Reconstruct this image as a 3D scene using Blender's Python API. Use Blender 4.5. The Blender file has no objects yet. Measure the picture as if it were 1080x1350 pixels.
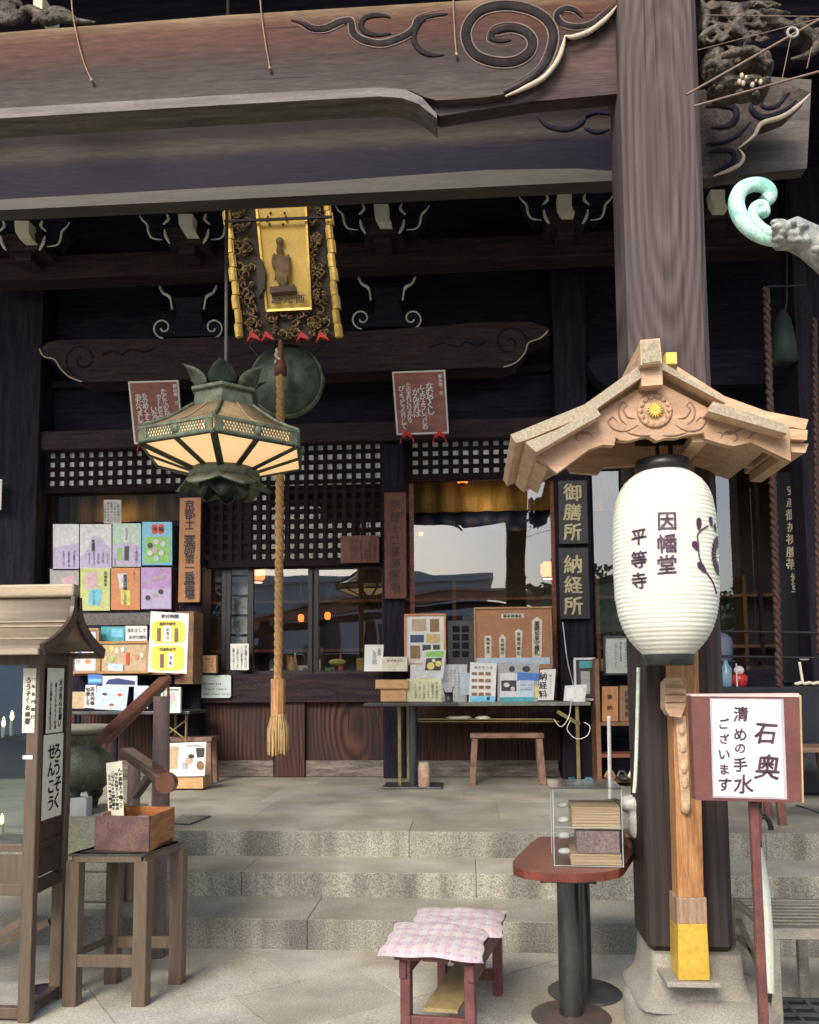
import bpy, math, random
from mathutils import Vector, Matrix
random.seed(7)
R = math.radians
scene = bpy.context.scene
COL = scene.collection

# ------------------------------------------------------------ camera, world, sun, exposure
EYE = 1.46
YAW, PITCH, ROLL = R(4), R(5), R(.42)
FPX, CX, PCY = 1080., 540., 805.
_f = Vector((-math.sin(YAW)*math.cos(PITCH), math.cos(YAW)*math.cos(PITCH), math.sin(PITCH)))
_r = Vector((math.cos(YAW), math.sin(YAW), 0)); _u = _r.cross(_f)
RT = _r*math.cos(ROLL) - _u*math.sin(ROLL)
UP = _r*math.sin(ROLL) + _u*math.cos(ROLL)
cam = bpy.data.cameras.new('camera'); cam_o = bpy.data.objects.new('camera', cam); COL.objects.link(cam_o)
cam.sensor_fit = 'VERTICAL'; cam.sensor_height = 36; cam.lens = 36*FPX/1350
cam.shift_y = (PCY-675)/1350
cam.clip_end = 500; cam.clip_start = .05
cam_o.matrix_world = Matrix(((RT.x, UP.x, -_f.x, 0), (RT.y, UP.y, -_f.y, 0), (RT.z, UP.z, -_f.z, EYE), (0, 0, 0, 1)))
scene.camera = cam_o

world = bpy.data.worlds.new('World'); scene.world = world; world.use_nodes = True
wn = world.node_tree.nodes; wl = world.node_tree.links
sky = wn.new('ShaderNodeTexSky'); sky.sky_type = 'NISHITA'; sky.sun_disc = False
SUN_EL, SUN_AZ = 36, 200          # degrees; azimuth measured clockwise from +Y
sky.sun_elevation = R(SUN_EL); sky.sun_rotation = R(SUN_AZ); sky.dust_density = 3.0; sky.air_density = 1.0
wn['Background'].inputs[1].default_value = .15
wl.new(sky.outputs[0], wn['Background'].inputs[0])
sun = bpy.data.lights.new('sun', 'SUN'); sun_o = bpy.data.objects.new('sun', sun); COL.objects.link(sun_o)
sun.energy = 1.5; sun.angle = R(22); sun.color = (1, .93, .82)
_sd = Vector((math.sin(R(SUN_AZ))*math.cos(R(SUN_EL)), math.cos(R(SUN_AZ))*math.cos(R(SUN_EL)), math.sin(R(SUN_EL))))
sun_o.rotation_euler = _sd.to_track_quat('Z', 'Y').to_euler(); sun_o.location = (-3, -6, 12)
scene.view_settings.view_transform = 'Standard'; scene.view_settings.look = 'None'
scene.view_settings.gamma = 1; scene.view_settings.exposure = .98
scene.view_settings.use_curve_mapping = False
scene.render.engine = 'CYCLES'
scene.cycles.max_bounces = 8; scene.cycles.transparent_max_bounces = 16
scene.cycles.caustics_reflective = False; scene.cycles.caustics_refractive = False
scene.cycles.use_denoising = True

# ------------------------------------------------------------ survey helpers: sight line through a picture point meets a real plane
def ray(x, y): return _f*FPX + RT*(x-CX) + UP*(PCY-y)
def P(x, y, Y):
    d = ray(x, y); return Vector((0, 0, EYE)) + d*(Y/d.y)
def G(x, y, z=0.):
    d = ray(x, y); return Vector((0, 0, EYE)) + d*((z-EYE)/d.z)

# ------------------------------------------------------------ mesh builder
class MB:
    def __init__(s): s.v = []; s.f = []; s.sm = []; s.mi = []; s.m = 0; s.gi = []; s.g = 0
    def add(s, vs, fs, smooth=False):
        o = len(s.v); s.v += [Vector(v) for v in vs]
        for f in fs: s.f.append([i+o for i in f]); s.sm.append(smooth); s.mi.append(s.m); s.gi.append(s.g)
        return s
    def box(s, a, b, T=None):
        s.g += 1; x0, y0, z0 = a; x1, y1, z1 = b
        vs = [Vector(p) for p in ((x0,y0,z0),(x1,y0,z0),(x1,y1,z0),(x0,y1,z0),(x0,y0,z1),(x1,y0,z1),(x1,y1,z1),(x0,y1,z1))]
        if T is not None: vs = [T @ v for v in vs]
        return s.add(vs, [(3,2,1,0),(4,5,6,7),(0,1,5,4),(1,2,6,5),(2,3,7,6),(3,0,4,7)])
    def rect(s, x0, y0, x1, y1, Y, t=.02):
        "upright slab whose front face lies in the plane Y"
        xm, ym = (x0+x1)/2, (y0+y1)/2
        a, b = P(x0, ym, Y).x, P(x1, ym, Y).x; c, d = P(xm, y1, Y).z, P(xm, y0, Y).z
        return s.box((a, Y, c), (b, Y+t, d))
    def poly(s, pts, Y, t, Ytop=None):
        "picture polygon taken to the plane Y and given thickness t"
        s.g += 1
        if t:
            f = [P(x, y, Y) for x, y in pts]; b = [p+Vector((0, t, 0)) for p in f]
            n = len(f); ar = sum(f[i].x*f[(i+1) % n].z-f[(i+1) % n].x*f[i].z for i in range(n))
            if ar < 0: f.reverse(); b.reverse()
            s.add(f, [tuple(range(n))]); s.add(b, [tuple(range(n))[::-1]])
            s.add(f+b, [(i, i+n, (i+1) % n+n, (i+1) % n) for i in range(n)])
        else: s.add([P(x, y, Y) for x, y in pts], [tuple(range(len(pts)))])
        return s
    def slab(s, pts, t):
        "horizontal slab: world points of its top, thickness t down"
        s.g += 1; f = [Vector(p) for p in pts]; n = len(f)
        ar = sum(f[i].x*f[(i+1) % n].y-f[(i+1) % n].x*f[i].y for i in range(n))
        if ar < 0: f.reverse()
        b = [p-Vector((0, 0, t)) for p in f]
        s.add(f, [tuple(range(n))]); s.add(b, [tuple(range(n))[::-1]])
        return s.add(f+b, [(i, i+n, (i+1) % n+n, (i+1) % n) for i in range(n)])
    def hexa(s, q, dvec):
        "quad q (4 world points) swept along dvec"
        s.g += 1; q = [Vector(p) for p in q]; d = Vector(dvec); w = [p+d for p in q]
        return s.add(q+w, [(0,1,2,3),(7,6,5,4),(0,4,5,1),(1,5,6,2),(2,6,7,3),(3,7,4,0)])
    def bar(s, p, q, w, h, up=(0, 0, 1)):
        s.g += 1; p, q = Vector(p), Vector(q); d = (q-p).normalized(); up = Vector(up)
        if abs(d.dot(up)) > .99: up = Vector((0, 1, 0))
        sx = d.cross(up).normalized()*w/2; sy = sx.cross(d).normalized()*h/2
        vs = [p-sx-sy, p+sx-sy, p+sx+sy, p-sx+sy, q-sx-sy, q+sx-sy, q+sx+sy, q-sx+sy]
        return s.add(vs, [(0,1,2,3),(7,6,5,4),(0,4,5,1),(1,5,6,2),(2,6,7,3),(3,7,4,0)])
    def tube(s, pts, r, n=8, cap=True, flat=1.):
        s.g += 1; pts = [Vector(p) for p in pts]; N = len(pts); rs = r if isinstance(r, (list, tuple)) else [r]*N
        rings = []; u = None
        for i, p in enumerate(pts):
            t = (pts[min(i+1, N-1)]-pts[max(i-1, 0)])
            t = t.normalized() if t.length > 1e-9 else Vector((0, 0, 1))
            if u is None:
                u = Vector((0, 1, 0)); 
                if abs(t.dot(u)) > .95: u = Vector((1, 0, 0))
            u = (u-t*u.dot(t)).normalized(); w = t.cross(u)
            rings.append([p+(u*math.cos(a)*flat+w*math.sin(a))*rs[i] for a in [2*math.pi*k/n for k in range(n)]])
        o = [v for rg in rings for v in rg]
        s.add(o, [(i*n+k, i*n+(k+1) % n, (i+1)*n+(k+1) % n, (i+1)*n+k) for i in range(N-1) for k in range(n)], True)
        if cap:
            s.add(rings[0], [tuple(range(n))[::-1]]); s.add(rings[-1], [tuple(range(n))])
        return s
    def lathe(s, prof, c, n=24, smooth=True, cap=True, sq=None, a0=0., axis=None):
        "prof: (radius, height) pairs about the vertical through c"
        s.g += 1; c = Vector(c); vs = []
        for k, (r, z) in enumerate(prof):
            for i in range(n):
                a = a0+2*math.pi*i/n; q = 1.
                if sq: q = 1/(abs(math.cos(a))**sq[k]+abs(math.sin(a))**sq[k])**(1/sq[k])
                v = Vector((r*q*math.cos(a), r*q*math.sin(a), z))
                if axis is not None: v = axis @ v
                vs.append(c+v)
        N = len(prof)
        s.add(vs, [(i*n+k, i*n+(k+1) % n, (i+1)*n+(k+1) % n, (i+1)*n+k) for i in range(N-1) for k in range(n)], smooth)
        if cap:
            if prof[0][0] > 1e-4: s.add(vs[:n], [tuple(range(n))[::-1]])
            if prof[-1][0] > 1e-4: s.add(vs[-n:], [tuple(range(n))])
        return s
    def ball(s, c, rx, ry=None, rz=None, n=12, T=None):
        s.g += 1; ry = ry or rx; rz = rz or rx
        pr = [(math.sin(math.pi*i/(n//2+1)), -math.cos(math.pi*i/(n//2+1))) for i in range(n//2+2)]
        pr[0] = (.001, -1); pr[-1] = (.001, 1); vs = []
        c = Vector(c)
        for r_, z in pr:
            for i in range(n):
                a = 2*math.pi*i/n; v = Vector((r_*rx*math.cos(a), r_*ry*math.sin(a), z*rz))
                vs.append(c+(T @ v if T is not None else v))
        return s.add(vs, [(i*n+k, i*n+(k+1) % n, (i+1)*n+(k+1) % n, (i+1)*n+k) for i in range(len(pr)-1) for k in range(n)], True)

def cat(pts, k=6):
    "smooth curve through points"
    out = []; n = len(pts); V = [Vector(p) for p in pts]
    for i in range(n-1):
        a, b, c, d = V[max(i-1, 0)], V[i], V[i+1], V[min(i+2, n-1)]
        for j in range(k):
            t = j/k; out.append(.5*((2*b)+(c-a)*t+(2*a-5*b+4*c-d)*t*t+(3*b-a-3*c+d)*t**3))
    out.append(V[-1]); return out
def curl(cx, cy, r0, r1, a0, a1, k=16, sy=1.):
    return [(cx+(r0+(r1-r0)*i/k)*math.cos(R(a0+(a1-a0)*i/k)), cy+sy*(r0+(r1-r0)*i/k)*math.sin(R(a0+(a1-a0)*i/k))) for i in range(k+1)]

# ------------------------------------------------------------ objects
def finish(name, m, mt, loc=(0, 0, 0), bev=0, remesh=0, sub=0):
    me = bpy.data.meshes.new(name); L = Vector(loc)
    me.from_pydata([tuple(v-L) for v in m.v], [], m.f); me.update()
    me.polygons.foreach_set('use_smooth', m.sm)
    mts = mt if isinstance(mt, (list, tuple)) else [mt]
    for k in mts: me.materials.append(k)
    if len(mts) > 1: me.polygons.foreach_set('material_index', m.mi)
    o = bpy.data.objects.new(name, me); COL.objects.link(o); o.location = L
    if remesh:
        d = o.modifiers.new('remesh', 'REMESH'); d.mode = 'VOXEL'; d.voxel_size = remesh; d.use_smooth_shade = True
        e = o.modifiers.new('smooth', 'SMOOTH'); e.iterations = 2
    if bev:
        d = o.modifiers.new('bevel', 'BEVEL'); d.width = bev; d.segments = 2; d.limit_method = 'ANGLE'; d.angle_limit = R(40)
        if bev < .004: d.segments = 1
    return o
def thing(name, label, cat_, loc, group=None):
    o = bpy.data.objects.new(name, None); COL.objects.link(o); o.location = loc; o.empty_display_size = .05
    o['label'] = label; o['category'] = cat_
    if group: o['group'] = group
    return o
def root_loc(o):
    v = Vector(o.location)
    while o.parent: o = o.parent; v += Vector(o.location)
    return v
def part(name, m, mt, parent, label=None, bev=0, remesh=0, stuff=False):
    L = root_loc(parent); o = finish(name, m, mt, (0, 0, 0), bev, remesh)
    for v in o.data.vertices: v.co -= L
    o.parent = parent
    if label: o['label'] = label
    if stuff: o['kind'] = 'stuff'
    return o
SPLIT = {'swirl_carving', 'painted_tip', 'dragon_carving', 'carving_ridge', 'cloud_carving', 'vine_carving', 'pale_edge', 'teeth', 'knot', 'studs', 'hanging_wire', 'bracket_line', 'canopy_ornament', 'pane_edge', 'panel_moulding', 'corner_wire', 'fold_brace', 'roof_seam', 'cable', 'amulet_picture', 'crumpled_bag_'}
RENAME = {'dragon_carving': 'carved_curl', 'teeth': 'tooth', 'studs': 'stud', 'knot': 'knot_bead'}
_part = part
def part(name, m, mt, parent, label=None, bev=0, remesh=0, stuff=False):
    if name in SPLIT and m.g > 1 and not remesh:
        groups = {}
        for i, g_ in enumerate(m.gi): groups.setdefault(g_, []).append(i)
        o = None
        for ids in groups.values():
            q = MB(); mp = {}
            for i in ids:
                fc = []
                for v in m.f[i]:
                    if v not in mp: mp[v] = len(q.v); q.v.append(m.v[v])
                    fc.append(mp[v])
                q.f.append(fc); q.sm.append(m.sm[i]); q.mi.append(m.mi[i]); q.gi.append(0)
            o = _part(RENAME.get(name, name), q, mt, parent, label, bev)
        return o
    return _part(name, m, mt, parent, label, bev, remesh, stuff)
def single(name, m, mt, label, cat_, group=None, bev=0, remesh=0):
    xs = [v.x for v in m.v]; ys = [v.y for v in m.v]; zs = [v.z for v in m.v]
    L = ((min(xs)+max(xs))/2, (min(ys)+max(ys))/2, min(zs))
    o = finish(name, m, mt, L, bev, remesh); o['label'] = label; o['category'] = cat_
    if group: o['group'] = group
    return o
def struct(name, m, mt, bev=0):
    o = finish(name, m, mt, (0, 0, 0), bev); o['kind'] = 'structure'; return o

# ------------------------------------------------------------ materials
def mat(name, c, c2=None, rough=.6, sc=6, st=(1, 1, 1), bump=.2, bd=.004, metal=0., spec=.5, fine=.2, fs=9, lo=.35, hi=.65, emit=None, es=0, detail=5, trans=0, alpha=1, ramp3=None, rnd=0.):
    m = bpy.data.materials.new(name); m.use_nodes = True; n = m.node_tree.nodes; l = m.node_tree.links
    b = n['Principled BSDF']; b.inputs['Roughness'].default_value = rough; b.inputs['Metallic'].default_value = metal
    b.inputs['Specular IOR Level'].default_value = spec
    tc = n.new('ShaderNodeTexCoord'); mp = n.new('ShaderNodeMapping'); mp.inputs['Scale'].default_value = [sc*k for k in st]
    l.new(tc.outputs['Object'], mp.inputs[0])
    vec = mp.outputs[0]
    oi = n.new('ShaderNodeObjectInfo'); ad = n.new('ShaderNodeVectorMath'); ad.operation = 'MULTIPLY_ADD'
    l.new(oi.outputs['Random'], ad.inputs[0]); ad.inputs[1].default_value = (17, 31, 23); l.new(vec, ad.inputs[2]); vec = ad.outputs[0]
    nz = n.new('ShaderNodeTexNoise'); nz.inputs['Scale'].default_value = 1; nz.inputs['Detail'].default_value = detail
    l.new(vec, nz.inputs['Vector'])
    cr = n.new('ShaderNodeValToRGB'); cr.color_ramp.elements[0].position = lo; cr.color_ramp.elements[1].position = hi
    c2 = c2 or tuple(k*.8 for k in c)
    cr.color_ramp.elements[0].color = (*c2, 1); cr.color_ramp.elements[1].color = (*c, 1)
    if ramp3:
        e = cr.color_ramp.elements.new((lo+hi)/2); e.color = (*ramp3, 1)
    l.new(nz.outputs['Fac'], cr.inputs[0])
    n2 = n.new('ShaderNodeTexNoise'); n2.inputs['Scale'].default_value = fs; n2.inputs['Detail'].default_value = 3; l.new(vec, n2.inputs['Vector'])
    mr = n.new('ShaderNodeMapRange'); mr.inputs[1].default_value = .3; mr.inputs[2].default_value = .7
    mr.inputs[3].default_value = 1-fine; mr.inputs[4].default_value = 1+fine; l.new(n2.outputs['Fac'], mr.inputs[0])
    mx = n.new('ShaderNodeVectorMath'); mx.operation = 'SCALE'; l.new(cr.outputs[0], mx.inputs[0]); l.new(mr.outputs[0], mx.inputs['Scale'])
    out = mx.outputs[0]
    if rnd:
        m3 = n.new('ShaderNodeMapRange'); m3.inputs[3].default_value = 1-rnd; m3.inputs[4].default_value = 1+rnd; l.new(oi.outputs['Random'], m3.inputs[0])
        q = n.new('ShaderNodeVectorMath'); q.operation = 'SCALE'; l.new(out, q.inputs[0]); l.new(m3.outputs[0], q.inputs['Scale']); out = q.outputs[0]
    l.new(out, b.inputs['Base Color'])
    if bump:
        bp = n.new('ShaderNodeBump'); bp.inputs['Strength'].default_value = bump; bp.inputs['Distance'].default_value = bd
        sm = n.new('ShaderNodeMath'); sm.operation = 'ADD'; l.new(nz.outputs['Fac'], sm.inputs[0]); l.new(n2.outputs['Fac'], sm.inputs[1])
        l.new(sm.outputs[0], bp.inputs['Height']); l.new(bp.outputs[0], b.inputs['Normal'])
    if emit: b.inputs['Emission Color'].default_value = (*emit, 1); b.inputs['Emission Strength'].default_value = es
    if trans: b.inputs['Transmission Weight'].default_value = trans
    if alpha < 1: b.inputs['Alpha'].default_value = alpha
    m['out'] = 1
    return m
def plain(name, c, rough=.6, **k): return mat(name, c, rough=rough, fine=.06, bump=k.pop('bump', .05), **k)
def nodes_of(m): return m.node_tree.nodes, m.node_tree.links, m.node_tree.nodes['Principled BSDF']

def cathedral(name, ca, cb, rough=.6, axis_pt=(.9, 4.2), tilt=.035, freq=26, zc=3.2, dist=1.1, bump=.5, wear=None, coord='pos'):
    "flat-sawn timber: growth rings about a slightly inclined, wandering pith, cut by the face"
    m = bpy.data.materials.new(name); m.use_nodes = True; n, l, b = nodes_of(m)
    g = n.new('ShaderNodeNewGeometry'); sep = n.new('ShaderNodeSeparateXYZ'); l.new(g.outputs['Position'], sep.inputs[0])
    n0 = n.new('ShaderNodeTexNoise'); n0.inputs['Scale'].default_value = 1; n0.inputs['Detail'].default_value = 2
    mp = n.new('ShaderNodeMapping'); mp.inputs['Scale'].default_value = (1.7, 1.7, .5); l.new(g.outputs['Position'], mp.inputs[0]); l.new(mp.outputs[0], n0.inputs['Vector'])
    def math_(op, a, c=None):
        q = n.new('ShaderNodeMath'); q.operation = op
        for i, v in enumerate((a, c)):
            if v is None: continue
            if isinstance(v, (int, float)): q.inputs[i].default_value = v
            else: l.new(v, q.inputs[i])
        return q.outputs[0]
    nz = math_('SUBTRACT', n0.outputs['Fac'], .5)
    dx = math_('ADD', math_('SUBTRACT', sep.outputs[0], axis_pt[0]), math_('MULTIPLY', nz, .12*dist))
    dz = math_('SUBTRACT', sep.outputs[2], zc)
    dy = math_('ADD', math_('MINIMUM', math_('MULTIPLY', math_('MULTIPLY', dz, dz), tilt), .09), math_('MULTIPLY', math_('ADD', nz, .5), .1*dist))
    r = math_('SQRT', math_('ADD', math_('MULTIPLY', dx, dx), math_('MULTIPLY', math_('ADD', dy, .03), math_('ADD', dy, .03))))
    ph = math_('MULTIPLY', r, freq*6.283)
    sn = math_('SINE', ph)
    nf = n.new('ShaderNodeTexNoise'); nf.inputs['Scale'].default_value = 1; nf.inputs['Detail'].default_value = 5
    mf = n.new('ShaderNodeMapping'); mf.inputs['Scale'].default_value = (85, 85, 1.6); l.new(g.outputs['Position'], mf.inputs[0]); l.new(mf.outputs[0], nf.inputs['Vector'])
    nk = n.new('ShaderNodeTexNoise'); nk.inputs['Scale'].default_value = 1; nk.inputs['Detail'].default_value = 2
    mk = n.new('ShaderNodeMapping'); mk.inputs['Scale'].default_value = (38, 38, .55); l.new(g.outputs['Position'], mk.inputs[0]); l.new(mk.outputs[0], nk.inputs['Vector'])
    crk = n.new('ShaderNodeMapRange'); crk.inputs[1].default_value = .66; crk.inputs[2].default_value = .72; l.new(nk.outputs['Fac'], crk.inputs[0])
    amp = n.new('ShaderNodeMapRange'); amp.inputs[1].default_value = .3; amp.inputs[2].default_value = .7; amp.inputs[3].default_value = .05; amp.inputs[4].default_value = .25; l.new(n0.outputs['Fac'], amp.inputs[0])
    s1 = math_('SUBTRACT', math_('ADD', math_('MULTIPLY', sn, amp.outputs[0]), math_('MULTIPLY', nf.outputs['Fac'], .85)), math_('MULTIPLY', crk.outputs[0], .45))
    cr = n.new('ShaderNodeValToRGB'); cr.color_ramp.elements[0].position = .18; cr.color_ramp.elements[1].position = .72
    cr.color_ramp.elements[0].color = (*cb, 1); cr.color_ramp.elements[1].color = (*ca, 1); l.new(s1, cr.inputs[0])
    n4 = n.new('ShaderNodeTexNoise'); n4.inputs['Scale'].default_value = 1.; n4.inputs['Detail'].default_value = 4
    m4 = n.new('ShaderNodeMapping'); m4.inputs['Scale'].default_value = (5, 5, 1.2); l.new(g.outputs['Position'], m4.inputs[0]); l.new(m4.outputs[0], n4.inputs['Vector'])
    mix = n.new('ShaderNodeMix'); mix.data_type = 'RGBA'
    c4 = n.new('ShaderNodeValToRGB'); c4.color_ramp.elements[0].position = .48; c4.color_ramp.elements[1].position = .7; l.new(n4.outputs['Fac'], c4.inputs[0])
    c4.color_ramp.elements[1].color = (.8, .8, .8, 1)
    l.new(c4.outputs[0], mix.inputs[0]); l.new(cr.outputs[0], mix.inputs[6]); mix.inputs[7].default_value = (*(wear or cb), 1)
    out = mix.outputs[2]
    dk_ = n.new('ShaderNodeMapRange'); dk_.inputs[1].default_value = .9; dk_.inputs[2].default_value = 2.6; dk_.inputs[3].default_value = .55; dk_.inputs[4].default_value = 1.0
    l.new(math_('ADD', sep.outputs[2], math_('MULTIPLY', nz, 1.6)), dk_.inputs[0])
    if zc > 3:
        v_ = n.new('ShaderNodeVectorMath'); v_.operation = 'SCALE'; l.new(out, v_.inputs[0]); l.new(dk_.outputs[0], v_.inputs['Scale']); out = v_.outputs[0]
    l.new(out, b.inputs['Base Color']); b.inputs['Roughness'].default_value = rough; b.inputs['Specular IOR Level'].default_value = .10
    bp = n.new('ShaderNodeBump'); bp.inputs['Strength'].default_value = bump; bp.inputs['Distance'].default_value = .004
    l.new(s1, bp.inputs['Height']); l.new(bp.outputs[0], b.inputs['Normal'])
    return m

def beam_mat(name, stops, z0, z1, grain=(6, 60, 60), rough=.5, nzamt=.35):
    "weathered painted timber: bands of old red lacquer, bare grey wood and near-black, ragged between"
    m = bpy.data.materials.new(name); m.use_nodes = True; n, l, b = nodes_of(m)
    g = n.new('ShaderNodeNewGeometry'); sep = n.new('ShaderNodeSeparateXYZ'); l.new(g.outputs['Position'], sep.inputs[0])
    mr = n.new('ShaderNodeMapRange'); mr.inputs[1].default_value = z0; mr.inputs[2].default_value = z1; l.new(sep.outputs[2], mr.inputs[0])
    a = n.new('ShaderNodeTexNoise'); a.inputs['Scale'].default_value = 1; a.inputs['Detail'].default_value = 7; a.inputs['Roughness'].default_value = .65
    mp = n.new('ShaderNodeMapping'); mp.inputs['Scale'].default_value = (1.6, 3, 3.5); l.new(g.outputs['Position'], mp.inputs[0]); l.new(mp.outputs[0], a.inputs['Vector'])
    ma = n.new('ShaderNodeMath'); ma.operation = 'MULTIPLY_ADD'; l.new(a.outputs['Fac'], ma.inputs[0]); ma.inputs[1].default_value = nzamt; 
    ms = n.new('ShaderNodeMath'); ms.operation = 'SUBTRACT'; l.new(mr.outputs[0], ms.inputs[0]); ms.inputs[1].default_value = nzamt/2; l.new(ms.outputs[0], ma.inputs[2])
    cr = n.new('ShaderNodeValToRGB'); e = cr.color_ramp.elements
    e[0].position, e[0].color = stops[0][0], (*stops[0][1], 1); e[1].position, e[1].color = stops[-1][0], (*stops[-1][1], 1)
    for p, c in stops[1:-1]: q = e.new(p); q.color = (*c, 1)
    l.new(ma.outputs[0], cr.inputs[0])
    f = n.new('ShaderNodeTexNoise'); f.inputs['Scale'].default_value = 1; f.inputs['Detail'].default_value = 6
    mf = n.new('ShaderNodeMapping'); mf.inputs['Scale'].default_value = grain; l.new(g.outputs['Position'], mf.inputs[0]); l.new(mf.outputs[0], f.inputs['Vector'])
    mr2 = n.new('ShaderNodeMapRange'); mr2.inputs[1].default_value = .25; mr2.inputs[2].default_value = .75; mr2.inputs[3].default_value = .68; mr2.inputs[4].default_value = 1.32; l.new(f.outputs['Fac'], mr2.inputs[0])
    ck1 = n.new('ShaderNodeTexNoise'); ck1.inputs['Scale'].default_value = 1; ck1.inputs['Detail'].default_value = 3
    mc = n.new('ShaderNodeMapping'); mc.inputs['Scale'].default_value = (.9, 40, 55); l.new(g.outputs['Position'], mc.inputs[0]); l.new(mc.outputs[0], ck1.inputs['Vector'])
    mk2 = n.new('ShaderNodeMapRange'); mk2.inputs[1].default_value = .64; mk2.inputs[2].default_value = .70; mk2.inputs[3].default_value = 1; mk2.inputs[4].default_value = .35; l.new(ck1.outputs['Fac'], mk2.inputs[0])
    f2 = n.new('ShaderNodeTexNoise'); f2.inputs['Scale'].default_value = 1; f2.inputs['Detail'].default_value = 4
    m2 = n.new('ShaderNodeMapping'); m2.inputs['Scale'].default_value = (14, 200, 260); l.new(g.outputs['Position'], m2.inputs[0]); l.new(m2.outputs[0], f2.inputs['Vector'])
    mr3 = n.new('ShaderNodeMapRange'); mr3.inputs[1].default_value = .3; mr3.inputs[2].default_value = .7; mr3.inputs[3].default_value = .75; mr3.inputs[4].default_value = 1.25; l.new(f2.outputs['Fac'], mr3.inputs[0])
    p1 = n.new('ShaderNodeMath'); p1.operation = 'MULTIPLY'; l.new(mr2.outputs[0], p1.inputs[0]); l.new(mk2.outputs[0], p1.inputs[1])
    p2 = n.new('ShaderNodeMath'); p2.operation = 'MULTIPLY'; l.new(p1.outputs[0], p2.inputs[0]); l.new(mr3.outputs[0], p2.inputs[1])
    vs = n.new('ShaderNodeVectorMath'); vs.operation = 'SCALE'; l.new(cr.outputs[0], vs.inputs[0]); l.new(p2.outputs[0], vs.inputs['Scale'])
    l.new(vs.outputs[0], b.inputs['Base Color']); b.inputs['Roughness'].default_value = rough; b.inputs['Specular IOR Level'].default_value = .06
    bp = n.new('ShaderNodeBump'); bp.inputs['Strength'].default_value = .35; bp.inputs['Distance'].default_value = .004
    l.new(f.outputs['Fac'], bp.inputs['Height']); l.new(bp.outputs[0], b.inputs['Normal'])
    return m

def granite(name, base, dark, stain=None, sc=1., stain_st=(2.2, 2.2, .25), spk=110, k=.7):
    m = bpy.data.materials.new(name); m.use_nodes = True; n, l, b = nodes_of(m)
    g = n.new('ShaderNodeNewGeometry'); pos = g.outputs['Position']
    def noise(s, st=(1, 1, 1), d=4):
        mp = n.new('ShaderNodeMapping'); mp.inputs['Scale'].default_value = [s*q for q in st]; l.new(pos, mp.inputs[0])
        q = n.new('ShaderNodeTexNoise'); q.inputs['Scale'].default_value = 1; q.inputs['Detail'].default_value = d; l.new(mp.outputs[0], q.inputs['Vector']); return q.outputs['Fac']
    sp = noise(spk, d=3); cr = n.new('ShaderNodeValToRGB'); cr.color_ramp.elements[0].position = .36; cr.color_ramp.elements[1].position = .62
    cr.color_ramp.elements[0].color = (*dark, 1); cr.color_ramp.elements[1].color = (*base, 1); l.new(sp, cr.inputs[0])
    out = cr.outputs[0]
    if stain:
        s1 = noise(1, stain_st, 5); c2 = n.new('ShaderNodeValToRGB'); c2.color_ramp.elements[0].position = .42; c2.color_ramp.elements[1].position = .6; l.new(s1, c2.inputs[0])
        c2.color_ramp.elements[1].color = (k, k, k, 1)
        mx = n.new('ShaderNodeMix'); mx.data_type = 'RGBA'; mx.blend_type = 'MULTIPLY'; l.new(c2.outputs[0], mx.inputs[0]); l.new(out, mx.inputs[6]); mx.inputs[7].default_value = (*stain, 1); out = mx.outputs[2]
    s2 = noise(2.3, (1, 1, 1), 6); mr = n.new('ShaderNodeMapRange'); mr.inputs[1].default_value = .3; mr.inputs[2].default_value = .7; mr.inputs[3].default_value = .72; mr.inputs[4].default_value = 1.25; l.new(s2, mr.inputs[0])
    vs = n.new('ShaderNodeVectorMath'); vs.operation = 'SCALE'; l.new(out, vs.inputs[0]); l.new(mr.outputs[0], vs.inputs['Scale']); out = vs.outputs[0]
    oi = n.new('ShaderNodeObjectInfo'); m3 = n.new('ShaderNodeMapRange'); m3.inputs[3].default_value = .88; m3.inputs[4].default_value = 1.1; l.new(oi.outputs['Random'], m3.inputs[0])
    q = n.new('ShaderNodeVectorMath'); q.operation = 'SCALE'; l.new(out, q.inputs[0]); l.new(m3.outputs[0], q.inputs['Scale']); out = q.outputs[0]
    l.new(out, b.inputs['Base Color']); b.inputs['Roughness'].default_value = .8
    bp = n.new('ShaderNodeBump'); bp.inputs['Strength'].default_value = .5; bp.inputs['Distance'].default_value = .003; 
    ad = n.new('ShaderNodeMath'); ad.operation = 'ADD'; l.new(sp, ad.inputs[0]); l.new(noise(18), ad.inputs[1]); l.new(ad.outputs[0], bp.inputs['Height']); l.new(bp.outputs[0], b.inputs['Normal'])
    return m

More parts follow.
